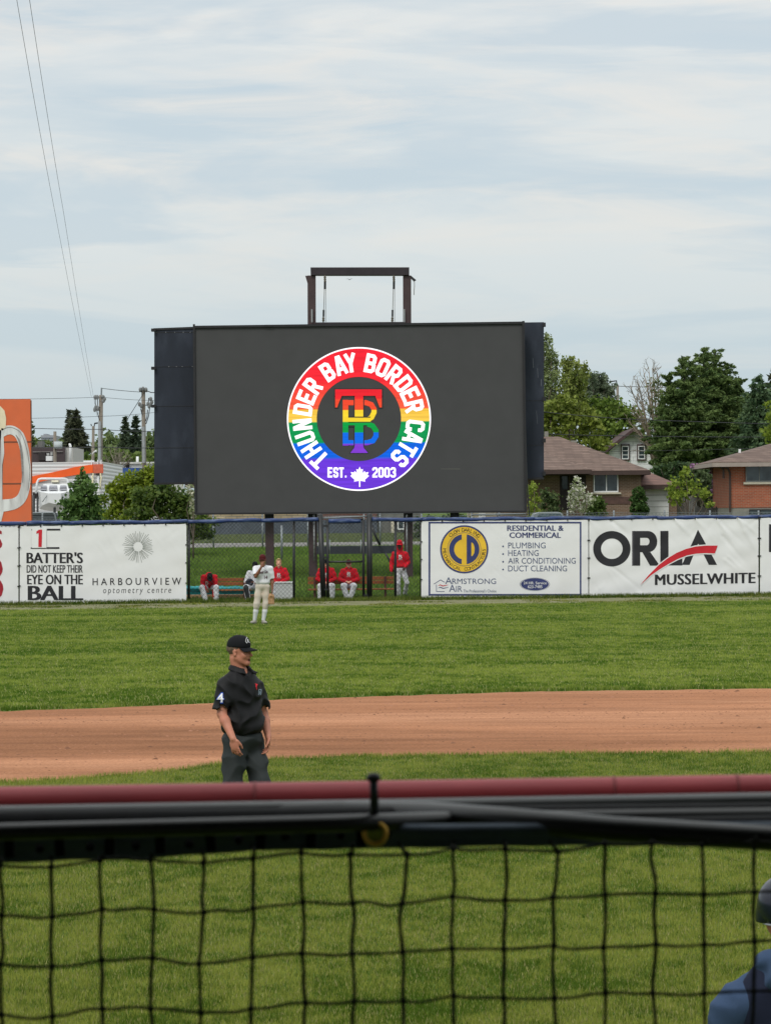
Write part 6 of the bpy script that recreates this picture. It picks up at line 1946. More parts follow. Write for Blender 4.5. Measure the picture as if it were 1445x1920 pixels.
# ================================================================== people
def unit(v):
    v = Vector(v); return v.normalized()
class SDF:
    """rounded volumes blended into one continuous skin, meshed with surface nets"""
    def __init__(s, h=0.008):
        s.ops, s.h = [], h
    def cap(s, p0, p1, r0, r1=None, k=0.02, sub=False):
        s.ops.append(('c', np.array(p0, float), np.array(p1, float), r0, r0 if r1 is None else r1, k, sub)); return s
    def chain(s, pts, rs, k=0.02):
        for i in range(len(pts) - 1): s.cap(pts[i], pts[i + 1], rs[i], rs[i + 1], k)
        return s
    def ell(s, c, r, axes=None, k=0.03, sub=False):
        A = np.eye(3) if axes is None else np.array([list(a) for a in axes], float)
        s.ops.append(('e', np.array(c, float), np.array(r, float), A, None, k, sub)); return s
    def cut(s, c, n, k=0.006):
        s.ops.append(('p', np.array(c, float), np.array(n, float), None, None, k, True)); return s
    def mesh(s, name, m, parent, noise=None, smooth=2):
        h = s.h
        lo, hi = np.full(3, 1e9), np.full(3, -1e9)
        for o in s.ops:
            if o[6]: continue
            if o[0] == 'c': r = max(o[3], o[4]); a, b = np.minimum(o[1], o[2]) - r, np.maximum(o[1], o[2]) + r
            else: r = o[2].max(); a, b = o[1] - r, o[1] + r
            lo, hi = np.minimum(lo, a), np.maximum(hi, b)
        lo -= 5 * h; hi += 5 * h
        n = np.ceil((hi - lo) / h).astype(int) + 1
        ax = [lo[i] + h * np.arange(n[i]) for i in range(3)]
        D = np.full(n, 1.0, dtype=np.float32)
        for o in s.ops:
            kind, k = o[0], o[5]
            mg = k + 4 * h
            if kind == 'c': r = max(o[3], o[4]); a, b = np.minimum(o[1], o[2]) - r - mg, np.maximum(o[1], o[2]) + r + mg
            elif kind == 'e': r = o[2].max(); a, b = o[1] - r - mg, o[1] + r + mg
            else: a, b = lo, hi
            i0 = np.clip(np.floor((a - lo) / h).astype(int), 0, n - 1); i1 = np.clip(np.ceil((b - lo) / h).astype(int) + 1, 1, n)
            if (i1 <= i0).any(): continue
            sl = tuple(slice(i0[i], i1[i]) for i in range(3))
            X, Y_, Z = np.meshgrid(ax[0][sl[0]], ax[1][sl[1]], ax[2][sl[2]], indexing='ij')
            if kind == 'c':
                d = o[2] - o[1]; L2 = max(1e-12, d @ d)
                t = np.clip(((X - o[1][0]) * d[0] + (Y_ - o[1][1]) * d[1] + (Z - o[1][2]) * d[2]) / L2, 0, 1)
                q = np.sqrt((X - o[1][0] - t * d[0]) ** 2 + (Y_ - o[1][1] - t * d[1]) ** 2 + (Z - o[1][2] - t * d[2]) ** 2) - (o[3] + t * (o[4] - o[3]))
            elif kind == 'e':
                x, y, z = X - o[1][0], Y_ - o[1][1], Z - o[1][2]
                u = [(x * A[0] + y * A[1] + z * A[2]) for A in o[3]]
                k0 = np.sqrt(sum((u[i] / o[2][i]) ** 2 for i in range(3))); k1 = np.sqrt(sum((u[i] / o[2][i] ** 2) ** 2 for i in range(3)))
                q = k0 * (k0 - 1) / np.maximum(k1, 1e-6)
            else:
                q = -((X - o[1][0]) * o[2][0] + (Y_ - o[1][1]) * o[2][1] + (Z - o[1][2]) * o[2][2])
            d0 = D[sl]
            if o[6]:
                hh = np.maximum(k - np.abs(d0 + q), 0) / max(k, 1e-6)
                D[sl] = np.maximum(d0, -q) + hh * hh * k * 0.25
            else:
                hh = np.maximum(k - np.abs(d0 - q), 0) / max(k, 1e-6)
                D[sl] = np.minimum(d0, q) - hh * hh * k * 0.25
        if noise is not None:
            I = np.where(np.abs(D) < 0.05)
            D[I] += noise(ax[0][I[0]], ax[1][I[1]], ax[2][I[2]])
        neg = D < 0
        cnt = np.zeros(n - 1, dtype=np.int8)
        for dx in (0, 1):
            for dy in (0, 1):
                for dz in (0, 1):
                    cnt += neg[dx:n[0] - 1 + dx, dy:n[1] - 1 + dy, dz:n[2] - 1 + dz]
        act = (cnt > 0) & (cnt < 8)
        ci = np.stack(np.where(act), 1)
        idx = np.full(n - 1, -1, dtype=np.int32); idx[act] = np.arange(len(ci))
        acc = np.zeros((len(ci), 3)); num = np.zeros(len(ci))
        cor = [(0, 0, 0), (1, 0, 0), (0, 1, 0), (1, 1, 0), (0, 0, 1), (1, 0, 1), (0, 1, 1), (1, 1, 1)]
        val = [D[ci[:, 0] + c[0], ci[:, 1] + c[1], ci[:, 2] + c[2]] for c in cor]
        for a in range(8):
            for b in range(a + 1, 8):
                if sum(abs(cor[a][i] - cor[b][i]) for i in range(3)) != 1: continue
                va, vb = val[a], val[b]
                k = (va < 0) != (vb < 0)
                t = np.where(k, va / np.where(k, va - vb, 1), 0)
                for i in range(3): acc[:, i] += np.where(k, cor[a][i] + t * (cor[b][i] - cor[a][i]), 0)
                num += k
        V = lo + h * (ci + acc / num[:, None])
        F_ = []
        for axis in range(3):
            sh = [slice(0, n[i] - (1 if i == axis else 0)) for i in range(3)]
            sh2 = [slice(1 if i == axis else 0, n[i]) for i in range(3)]
            a_, b_ = neg[tuple(sh)], neg[tuple(sh2)]
            e = np.stack(np.where(a_ != b_), 1)
            u, w = (axis + 1) % 3, (axis + 2) % 3
            ok = (e[:, u] > 0) & (e[:, w] > 0) & (e[:, u] < n[u] - 1) & (e[:, w] < n[w] - 1)
            e = e[ok]
            flip = a_[tuple(e.T)]
            q = []
            for du, dw in ((-1, -1), (0, -1), (0, 0), (-1, 0)):
                c = e.copy(); c[:, u] += du; c[:, w] += dw
                q.append(idx[tuple(c.T)])
            q = np.stack(q, 1)
            q[~flip] = q[~flip][:, ::-1]
            F_.append(q)
        F_ = np.concatenate(F_)
        for _ in range(smooth):
            S_ = np.zeros_like(V); c_ = np.zeros(len(V))
            for a, b in ((0, 1), (1, 2), (2, 3), (3, 0)):
                np.add.at(S_, F_[:, a], V[F_[:, b]]); np.add.at(S_, F_[:, b], V[F_[:, a]])
                np.add.at(c_, F_[:, a], 1); np.add.at(c_, F_[:, b], 1)
            V = 0.5 * V + 0.5 * S_ / np.maximum(c_, 1)[:, None]
        return np_mesh(name, V, F_, m, parent, smooth=True)
def folds(amp, seed, fx=9.0, fz=14.0, axis=None):
    r = random.Random(seed)
    ph = [r.uniform(0, 6.28) for _ in range(10)]
    def f(x, y, z):
        wx = x + 0.05 * np.sin(z * 13 + ph[0]) + 0.04 * np.sin(y * 15 + ph[1])
        wz = z + 0.06 * np.sin(x * 12 + ph[2]) + 0.05 * np.sin(y * 11 + ph[3])
        a = np.sin(wz * fz * 2 + wx * fx + ph[4]) + 0.7 * np.sin(wz * fz * 1.1 - wx * fx * 2.2 + ph[5]) + 0.5 * np.sin(wx * fx * 4 + y * 22 + ph[6])
        return (amp * 0.5 * (np.abs(a) - 0.8)).astype(np.float32)
    return f
def hand(sd, wrist, d, palm, thumb, curl=0.35, sc=1.0, spread=0.0):
    d, palm = unit(d), unit(palm); palm = unit(palm - d * palm.dot(d))
    side = d.cross(palm); side = side if side.dot(Vector(thumb)) > 0 else -side      # towards the thumb
    w = Vector(wrist)
    sd.ell(w + d * 0.045 * sc, (0.041 * sc, 0.054 * sc, 0.017 * sc), (side, d, palm), 0.012)
    for i, (ln, off) in enumerate(((0.072, 0.030), (0.081, 0.010), (0.075, -0.010), (0.058, -0.029))):
        b = w + d * (0.088 - 0.004 * abs(i - 1)) * sc + side * off * sc
        dr = unit(d + side * (off * 3 + spread * (1.5 - i)))
        c_ = curl * (1 + 0.18 * i)
        p = b
        for j, (fr, an) in enumerate(((0.45, 0.45), (0.32, 1.35), (0.23, 2.0))):
            a = c_ * an
            q = p + (dr * math.cos(a) + palm * math.sin(a)) * ln * fr * sc
            sd.cap(p, q, (0.0092 - 0.0008 * j) * sc, (0.0086 - 0.0008 * j) * sc, 0.003)
            p = q
    t0 = w + d * 0.022 * sc + side * 0.032 * sc
    t1 = t0 + unit(side * 0.42 + d * 0.9 + palm * 0.40) * 0.042 * sc
    t2 = t1 + unit(side * 0.02 + d * 1.0 + palm * 0.5) * 0.034 * sc
    sd.cap(t0, t1, 0.0135 * sc, 0.0105 * sc, 0.008).cap(t1, t2, 0.0102 * sc, 0.0085 * sc, 0.003)
def head_frame(Fh, pitch=0.0, roll=0.0):
    F = unit((Fh[0], Fh[1], 0)); U = Vector((0, 0, 1))
    Sx = F.cross(U)
    F2 = F * math.cos(pitch) - U * math.sin(pitch); U2 = U * math.cos(pitch) + F * math.sin(pitch)
    U3 = U2 * math.cos(roll) + Sx * math.sin(roll)
    return F2, U3, F2.cross(U3)
def head(sd, c, fr, sc=1.0, mouth_open=0.0):
    F, U, Sx = fr
    c = Vector(c)
    L_ = lambda x, y, z: c + (Sx * x + F * y + U * z) * sc
    ax = (Sx, F, U)
    sd.ell(L_(0, -0.014, 0.036), (0.077 * sc, 0.096 * sc, 0.084 * sc), ax, 0.02)
    sd.ell(L_(0, 0.036, -0.032), (0.061 * sc, 0.066 * sc, 0.080 * sc), ax, 0.03)
    for s in (-1, 1):
        sd.cap(L_(s * 0.052, -0.006, -0.050), L_(s * 0.022, 0.074, -0.099), 0.024 * sc, 0.019 * sc, 0.02)
        sd.ell(L_(s * 0.040, 0.064, -0.030), (0.026 * sc, 0.026 * sc, 0.026 * sc), ax, 0.02)
        sd.cap(L_(s * 0.012, 0.085, 0.022), L_(s * 0.045, 0.070, 0.020), 0.013 * sc, 0.012 * sc, 0.015)
    sd.ell(L_(0, 0.086, -0.101), (0.024 * sc, 0.020 * sc, 0.018 * sc), ax, 0.02)
    for s in (-1, 1):
        sd.ell(L_(s * 0.032, 0.098, 0.002), (0.017 * sc, 0.016 * sc, 0.011 * sc), ax, 0.012, sub=True)
        sd.ell(L_(s * 0.031, 0.079, 0.001), (0.0135 * sc, 0.0125 * sc, 0.0115 * sc), ax, 0.003)
    sd.cap(L_(0, 0.092, 0.012), L_(0, 0.118, -0.026), 0.0095 * sc, 0.0130 * sc, 0.010)
    for s in (-1, 1): sd.ell(L_(s * 0.013, 0.100, -0.031), (0.010 * sc, 0.011 * sc, 0.008 * sc), ax, 0.006)
    sd.cap(L_(-0.020, 0.096, -0.058), L_(0.020, 0.096, -0.058), 0.009 * sc, 0.009 * sc, 0.008)
    sd.cap(L_(-0.017, 0.093, -0.075 - mouth_open), L_(0.017, 0.093, -0.075 - mouth_open), 0.010 * sc, 0.010 * sc, 0.008)
    sd.cap(L_(-0.024, 0.104, -0.066 - mouth_open / 2), L_(0.024, 0.104, -0.066 - mouth_open / 2), (0.0045 + mouth_open) * sc, (0.0045 + mouth_open) * sc, 0.004, sub=True)
    for s in (-1, 1):
        sd.ell(L_(s * 0.080, -0.012, -0.008), (0.010 * sc, 0.021 * sc, 0.033 * sc), (unit(Sx * s * 0.9 - F * 0.35), unit(F + Sx * s * 0.35), U), 0.008)
        sd.ell(L_(s * 0.092, -0.006, -0.004), (0.008 * sc, 0.010 * sc, 0.018 * sc), ax, 0.006, sub=True)
def skin_mat(name, col, spec=0.35):
    return mat(name, col, rough=0.55, var=0.10, scale=14, detail=5, spec=spec, dirt=((col[0] * 1.15, col[1] * 0.8, col[2] * 0.75), 0.35, 9), bump=0.06, bscale=120)
def cloth(name, col, var=0.10, rough=0.85, dirt=None, spec=0.2):
    return mat(name, col, rough=rough, var=var, scale=7, detail=6, spec=spec, bump=0.10, bscale=160, dirt=dirt)
M_eye = mat('dark_eye', (0.025, 0.02, 0.018), rough=0.2)
def eyes(root, c, fr, sc=1.0):
    F, U, Sx = fr
    mb = MB()
    for s in (-1, 1): mb.ball(Vector(c) + (Sx * s * 0.031 + F * 0.0865 + U * 0.001) * sc, (0.008 * sc,) * 3, 8, 6)
    mb.build('eyes', M_eye, root, smooth=True)
def ball_cap(root, c, fr, m, m_brim=None, sc=1.0, h=0.006, brim=0.078, lift=0.0):
    F, U, Sx = fr
    c = Vector(c)
    ax = (Sx, F, U)
    sd = SDF(h)
    o = c + U * (0.036 + lift) * sc - F * 0.008 * sc
    sd.ell(o, (0.087 * sc, 0.106 * sc, 0.097 * sc), ax, 0.02)
    sd.ell(o + U * 0.02 * sc + F * 0.055 * sc, (0.060 * sc, 0.052 * sc, 0.062 * sc), ax, 0.03)
    sd.cut(c + U * (0.022 + lift) * sc, -U, 0.004)
    crown = sd.mesh('cap', m, root, smooth=1)
    v, f = [], []
    na, nr = 16, 6
    for j in range(nr + 1):
        for i in range(na + 1):
            a = R(lerp(-68, 68, i / na))
            r0x, r0y = 0.086 * math.sin(a), 0.102 * math.cos(a) - 0.008
            ext = brim * (math.cos(a) ** 0.55) * j / nr
            x = r0x * (1 + 0.10 * j / nr); y = r0y + ext
            z = 0.026 + lift - 0.020 * (j / nr) - 0.34 * (x / 0.086) ** 2 * 0.05 * (0.4 + 0.6 * j / nr)
            v.append(c + (Sx * x + F * y + U * z) * sc)
    k = (na + 1)
    top = len(v)
    v += [p - U * 0.005 * sc for p in v]
    for j in range(nr):
        for i in range(na):
            q = j * k + i
            f.append((q, q + 1, q + k + 1, q + k)); f.append((top + q, top + q + k, top + q + k + 1, top + q + 1))
    for i in range(na): f.append((nr * k + i, nr * k + i + 1, top + nr * k + i + 1, top + nr * k + i))
    for j in range(nr):
        f.append((j * k, (j + 1) * k, top + (j + 1) * k, top + j * k)); f.append((j * k + na, top + j * k + na, top + (j + 1) * k + na, (j + 1) * k + na))
    b = MB().add(v, f).build('brim', m_brim or m, crown, smooth=True)
    return crown
def hair(root, c, fr, m, sc=1.0, h=0.006, puff=0.008, low=-0.06, tuft=0.0, seed=0, under=None):
    F, U, Sx = fr; c = Vector(c); ax = (Sx, F, U)
    sd = SDF(h)
    sd.ell(c + (U * 0.040 - F * 0.018) * sc, ((0.079 + puff) * sc, (0.098 + puff) * sc, (0.084 + puff) * sc), ax, 0.02)
    if tuft: sd.ell(c + (U * 0.105 + F * 0.035) * sc, (0.06 * sc, 0.055 * sc, 0.035 * sc), ax, 0.03)
    sd.cut(c + (F * 0.052 + U * 0.07) * sc, unit(F - U * 0.75), 0.01)
    sd.cut(c + U * low * sc, -U, 0.01)
    if under is not None: sd.cut(c + U * (0.030 + under) * sc, U, 0.004)
    return sd.mesh('hair', m, root, noise=folds(0.006, seed, 40, 40), smooth=1)
def shoe(root, ankle, toe, m, sole, sc=1.0):
    a = Vector(ankle); d = unit((toe[0], toe[1], 0)); u = Vector((0, 0, 1)); sx = d.cross(u)
    g = a.z - 0.085 * sc
    sd = SDF(0.008)
    b = Vector((a.x, a.y, g))
    sd.ell(b + d * -0.02 * sc + u * 0.05 * sc, (0.036 * sc, 0.05 * sc, 0.048 * sc), (sx, d, u), 0.02)
    sd.ell(b + d * 0.07 * sc + u * 0.045 * sc, (0.042 * sc, 0.095 * sc, 0.040 * sc), (sx, d, u), 0.03)
    sd.cap(a + u * 0.01, b + u * 0.06, 0.042 * sc, 0.042 * sc, 0.02)
    sd.cut(b + u * 0.012, -u, 0.004)
    s = sd.mesh('shoe', m, root, smooth=1)
    mb = MB()
    n_ = 20
    ring = []
    for k in range(n_):
        t = 2 * math.pi * k / n_
        ring.append(b + d * (0.04 + 0.125 * math.cos(t)) * sc + sx * (0.045 * math.sin(t)) * sc)
    mb.prism(ring, (0, 0, 0.02)); mb.build('sole', sole, s)
def decal_fn(objs, lift=0.004):
    trees = []
    for o in objs:
        w = W[o.name]
        vs = [Vector(v.co) + w for v in o.data.vertices]
        trees.append(BVHTree.FromPolygons(vs, [tuple(p.vertices) for p in o.data.polygons]))
    org = Vector((0, 0, HC))
    def fn(px, py):
        d = (P(px, py, 50) - org).normalized()
        best = None
        for t in trees:
            h = t.ray_cast(org, d)
            if h[0] is not None and (best is None or h[3] < best[3]): best = h
        if best is None:
            n_ = min((t.find_nearest(P(px, py, W[objs[0].name].y)) for t in trees), key=lambda q: q[3])
            return n_[0] - d * lift
        return best[0] - d * lift
    return fn

def person(label, J, skin, F, Fh, top, pants, h=0.009, pitch=0.0, hroll=0.0, sleeve='long', hood=None, cap=None, brim_m=None, hair_m=None, shoes=(None, None), loose=1.0, sc=1.0,
           belly=0.0, curl=(0.5, 0.5), palms=(None, None), hdirs=(None, None), thumbs=(None, None), toes=None, fold=0.006, hands=(True, True), mouth=0.0, group=None, belt=None, hem=0.02, cuff_r=None, seated=False, tag_extra=None, pant_r=(0.108, 0.088, 0.078), sock=None, tuft=0.0, lift=0.0, seed=1, hs=1.0):
    """J: joints in world metres: pelvis neck head shR shL elR elL wrR wrL hipR hipL knR knL anR anL"""
    J = {k: Vector(v) for k, v in J.items()}
    foot = Vector(((J['anR'].x + J['anL'].x) / 2, (J['anR'].y + J['anL'].y) / 2, min(J['anR'].z, J['anL'].z) - 0.085))
    root = thing('person', label, 'person', foot, group)
    U = unit(J['neck'] - J['pelvis']); F = Vector((F[0], F[1], 0)); F = unit(F - U * F.dot(U)); Sx = F.cross(U)
    ax = (Sx, F, U)
    T = J['neck'] - J['pelvis']
    chest, waist = J['pelvis'] + T * 0.66, J['pelvis'] + T * 0.30
    fr = head_frame(Fh, pitch, hroll)
    toes = toes or (F, F)
    # --- body, one skin
    sd = SDF(h)
    sd.ell(chest, (0.150 * sc, 0.100 * sc, 0.19 * sc), ax, 0.04).ell(waist, (0.135 * sc, 0.098 * sc, 0.17 * sc), ax, 0.04).ell(J['pelvis'], (0.150 * sc, 0.105 * sc, 0.11 * sc), ax, 0.04)
    for s in 'RL':
        sd.cap(J['neck'] - U * 0.03, J['sh' + s], 0.05 * sc, 0.05 * sc, 0.04)
        sd.chain([J['sh' + s], J['sh' + s].lerp(J['el' + s], 0.4), J['el' + s]], [0.052 * sc, 0.047 * sc, 0.037 * sc], 0.03)
        sd.chain([J['el' + s], J['el' + s].lerp(J['wr' + s], 0.3), J['wr' + s]], [0.038 * sc, 0.040 * sc, 0.026 * sc], 0.02)
        sd.chain([J['hip' + s], J['kn' + s]], [0.083 * sc, 0.052 * sc], 0.04)
        sd.chain([J['kn' + s], J['kn' + s].lerp(J['an' + s], 0.35), J['an' + s]], [0.050 * sc, 0.052 * sc, 0.036 * sc], 0.03)
    for i, s in enumerate('RL'):
        if hands[i]:
            fd = unit(J['wr' + s] - J['el' + s])
            hand(sd, J['wr' + s], hdirs[i] or fd, palms[i] or (-Sx if s == 'L' else Sx) * -1.0, thumbs[i] or F, curl[i], sc)
    sd.cap(J['neck'] - U * 0.05, J['head'] - fr[1] * 0.055 - fr[0] * 0.022, 0.062 * sc, 0.056 * sc, 0.03)
    head(sd, J['head'], fr, sc * hs, mouth)
    body = sd.mesh('body', skin, root, smooth=1)
    eyes(root, J['head'], fr, sc * hs)
    # --- top
    q = loose
    sd = SDF(h)
    if sleeve == 'short':
        for s in 'RL':
            sh, el = J['sh' + s], J['el' + s]
            d_ = unit(el - sh); e = sh.lerp(el, 0.84); rc = cuff_r or 0.068
            sd.chain([sh, sh.lerp(el, .4), e + d_ * 0.03], [0.062 * sc, 0.068 * sc, rc * sc], 0.03)
            s1 = d_.orthogonal().normalized()
            sd.ell(e + d_ * 0.07, (0.075, 0.13, 0.13), (d_, s1, d_.cross(s1)), 0.004, sub=True)
            sd.cap(e - d_ * 0.01, e + d_ * 0.05, (rc - 0.016) * sc, (rc - 0.012) * sc, 0.004, sub=True)
    sd.ell(chest, ((0.178 + 0.012 * q) * sc, (0.122 + 0.012 * q + belly * .3) * sc, 0.205 * sc), ax, 0.05)
    sd.ell(waist + F * belly * 0.35, ((0.160 + 0.018 * q + belly * .4) * sc, (0.115 + 0.016 * q + belly * 0.7) * sc, 0.18 * sc), ax, 0.05)
    hemc = J['pelvis'] + T * (0.17 if not seated else 0.14)
    sd.ell(hemc + F * belly * 0.3, ((0.160 + 0.012 * q + belly * .3) * sc, (0.122 + 0.016 * q + belly * 0.6) * sc, 0.072 * sc), ax, 0.05)
    for s in 'RL':
        sh, el, wr = J['sh' + s], J['el' + s], J['wr' + s]
        sd.cap(J['neck'] - U * 0.045, sh - U * 0.005, 0.060 * sc, 0.060 * sc, 0.05)
        if sleeve == 'long':
            sd.chain([sh, sh.lerp(el, .5), el], [(0.068 + .006 * q) * sc, (0.066 + .006 * q) * sc, (0.058 + .005 * q) * sc], 0.05)
            sd.chain([el, el.lerp(wr, .6), el.lerp(wr, .93)], [(0.056 + .005 * q) * sc, (0.050 + .006 * q) * sc, 0.040 * sc], 0.03)
    if hood == 'down':
        for a in range(-4, 5):
            t = a / 4 * 2.2
            p = J['neck'] + (Sx * math.sin(t) * 0.082 - F * (math.cos(t) * 0.078 - 0.012) + U * (0.028 + 0.012 * math.cos(t))) * sc
            sd.ell(p, (0.034 * sc, 0.034 * sc, 0.036 * sc), ax, 0.03)
        sd.ell(J['neck'] - F * 0.11 * sc - U * 0.02, (0.09 * sc, 0.045 * sc, 0.07 * sc), ax, 0.04)
    if hood == 'up':
        Fh3, Uh, Sh = fr
        hc = J['head']
        sd.ell(hc - Fh3 * 0.022 * sc + Uh * 0.02 * sc, (0.108 * sc, 0.118 * sc, 0.135 * sc), (Sh, Fh3, Uh), 0.04)
        sd.cap(J['neck'], hc - Uh * 0.09 * sc - Fh3 * 0.02, 0.095 * sc, 0.10 * sc, 0.05)
        sd.ell(hc + Fh3 * 0.125 * sc - Uh * 0.01 * sc, (0.070 * sc, 0.10 * sc, 0.112 * sc), (Sh, Fh3, Uh), 0.02, sub=True)
    if not (sleeve == 'long'):
        # neckline opening
        sd.cap(J['neck'] + U * 0.02 + F * 0.01, J['neck'] + U * 0.15 + F * 0.05, 0.066 * sc, 0.08 * sc, 0.01, sub=True)
        sd.cap(J['neck'] + U * 0.0 + F * 0.085, J['neck'] - U * 0.06 + F * 0.13, 0.036 * sc, 0.010 * sc, 0.01, sub=True)
    nf = folds(fold, seed * 3 + 1)
    shirt = sd.mesh('hoodie' if sleeve == 'long' else 'jersey', top, root, noise=nf, smooth=1)
    # --- trousers
    sd = SDF(h)
    sd.ell(J['pelvis'] - U * 0.01, (0.168 * sc, (0.128 + belly * 0.3) * sc, 0.125 * sc), ax, 0.05)
    for s in 'RL':
        hp, kn, an = J['hip' + s], J['kn' + s], J['an' + s]
        sd.chain([hp, hp.lerp(kn, .5), kn], [pant_r[0] * sc, lerp(pant_r[0], pant_r[1], .6) * sc, pant_r[1] * sc], 0.045)
        end = an + Vector((0, 0, -0.02)) if sock is None else kn.lerp(an, 0.30)
        sd.chain([kn, kn.lerp(end, .5), end], [pant_r[1] * sc, lerp(pant_r[1], pant_r[2], .5) * sc, pant_r[2] * sc], 0.03)
    tr = sd.mesh('trousers', pants, root, noise=folds(fold * 0.9, seed * 3 + 2, 8, 11), smooth=1)
    if sock is not None:
        sd = SDF(h)
        for s in 'RL':
            kn, an = J['kn' + s], J['an' + s]
            sd.chain([kn.lerp(an, .22), kn.lerp(an, .45), an + Vector((0, 0, 0.02))], [0.060 * sc, 0.062 * sc, 0.045 * sc], 0.02)
        sd.mesh('socks', sock, root, smooth=1)
    if belt is not None:
        mb = MB(); pts = []
        o = J['pelvis'] + U * 0.095 * sc
        for k in range(33):
            t = 2 * math.pi * k / 32
            pts.append(o + Sx * math.cos(t) * 0.168 * sc + F * math.sin(t) * 0.130 * sc)
        sdv, fv = [], []
        for p in pts: sdv += [p - U * 0.019, p + U * 0.019]
        for k in range(32): fv.append((2 * k, 2 * k + 2, 2 * k + 3, 2 * k + 1))
        mb.add(sdv, fv); b_ = mb.build('belt', belt, root, smooth=True)
        md = b_.modifiers.new('s', 'SOLIDIFY'); md.thickness = 0.008
    for i, s in enumerate('RL'):
        if shoes[0] is not None: shoe(root, J['an' + s], toes[i], shoes[0], shoes[1], sc)
    cp = ball_cap(root, J['head'], fr, cap, brim_m, sc * hs, h=max(0.006, h * .8), lift=lift) if cap is not None else None
    hr = hair(root, J['head'], fr, hair_m, sc * hs, tuft=tuft, seed=seed, low=-0.045 if cap is None else -0.055, puff=0.010 if cap is None else 0.001, under=None if cap is None else lift) if hair_m is not None else None
    return dict(root=root, body=body, top=shirt, pants=tr, cap=cp, hair=hr, fr=fr, J=J, ax=ax)
def az(deg):                                     # facing: 0 to the camera, 90 to the right of the picture, 180 away
    return Vector((math.sin(R(deg)), -math.cos(R(deg)), 0))
M_skin_l = skin_mat('ruddy_skin', S(178, 118, 96))
M_skin_p = skin_mat('pale_skin', S(206, 156, 130))
M_skin_d = skin_mat('brown_skin', S(122, 80, 58))
M_skin_vd = skin_mat('dark_skin', S(66, 46, 38))
M_hair_g = mat('grey_brown_hair', S(96, 80, 66), rough=0.8, var=0.25, scale=40)
M_hair_b = mat('blond_hair', S(178, 148, 104), rough=0.7, var=0.25, scale=30)
M_hair_d = mat('black_hair', S(28, 24, 24), rough=0.7, var=0.2, scale=30)
M_black = cloth('black_polyester', S(14, 14, 17), var=0.25, spec=0.26, rough=0.65)
M_capblk = cloth('black_cap_twill', S(19, 20, 24), var=0.15)
M_slacks = cloth('charcoal_green_slacks', S(50, 54, 55), var=0.14)
M_red = cloth('red_fleece', S(192, 24, 40), var=0.10)
M_redcap = cloth('dark_red_cap_twill', S(76, 24, 27), var=0.15)
M_whiteuni = cloth('white_baseball_knit', (0.66, 0.66, 0.69), var=0.05)
M_whitepants = cloth('white_baseball_trousers', (0.60, 0.60, 0.64), var=0.06, dirt=((0.45, 0.40, 0.34), 0.25, 3))
M_dirtypants = cloth('soiled_baseball_trousers', (0.56, 0.50, 0.43), var=0.08, dirt=((0.46, 0.30, 0.19), 0.75, 3.2))
M_socks = cloth('white_socks', (0.64, 0.65, 0.68), var=0.04)
M_belt = mat('grey_belt', S(92, 92, 96), rough=0.5)
M_shoe_g = mat('pale_grey_shoe', S(150, 146, 138), rough=0.6, var=0.2, scale=12)
M_shoe_k = mat('black_shoe', S(26, 26, 28), rough=0.5, var=0.2)
M_sole = mat('shoe_sole', S(70, 68, 66), rough=0.8)
M_white_thread = mat('white_embroidery', (0.72, 0.72, 0.72), rough=0.8, var=0.03)
M_blue_thread = mat('blue_embroidery', S(38, 84, 190), rough=0.8)
M_red_thread = mat('red_embroidery', S(206, 30, 44), rough=0.8)
M_grey_thread = mat('grey_blue_embroidery', S(132, 150, 164), rough=0.8)
M_plum_thread = mat('plum_embroidery', S(84, 40, 56), rough=0.8)

# ---- umpire
Yu = 26.4
def U_(px, py, y=0.0): return P(px, py, Yu + y)
J = dict(pelvis=U_(456, 1384), neck=U_(450, 1257, 0.0), head=U_(448.2, 1222.5, -0.02), shR=U_(424.5, 1285, -0.11), shL=U_(477, 1286, 0.13),
         elR=U_(416, 1338, -0.16), elL=U_(494, 1339, 0.20), wrR=U_(437.5, 1386, -0.30), wrL=U_(503, 1382, 0.02),
         hipR=U_(439, 1393, -0.07), hipL=U_(471, 1393, 0.08), knR=U_(438, 1477, -0.12), knL=U_(489, 1468, -0.02), anR=U_(440, 1566, -0.02), anL=U_(495, 1566, 0.06))
for k_ in ('anR', 'anL'): J[k_].z = 0.085
um = person('person in black cap and black short sleeved shirt with a 4 on the sleeve', J, M_skin_l, az(50), az(73), M_black, M_slacks, h=0.0065, pitch=0.03,
            sleeve='short', cap=M_capblk, hair_m=M_hair_g, shoes=(M_shoe_k, M_sole), belly=0.032, loose=1.1, curl=(0.55, 0.6), hs=0.92, lift=0.020, palms=((0.35, 0.92, 0.05), (-0.9, -0.3, 0)), thumbs=((1, -0.2, 0), (0.3, -1, 0.1)),
            hdirs=(unit((0.20, -0.05, -1)), unit((-0.06, -0.12, -1))), toes=(az(35), az(60)), fold=0.021, mouth=0.008, pant_r=(0.100, 0.082, 0.086), cuff_r=0.080, seed=5)
root, fr, Jn = um['root'], um['fr'], um['J']
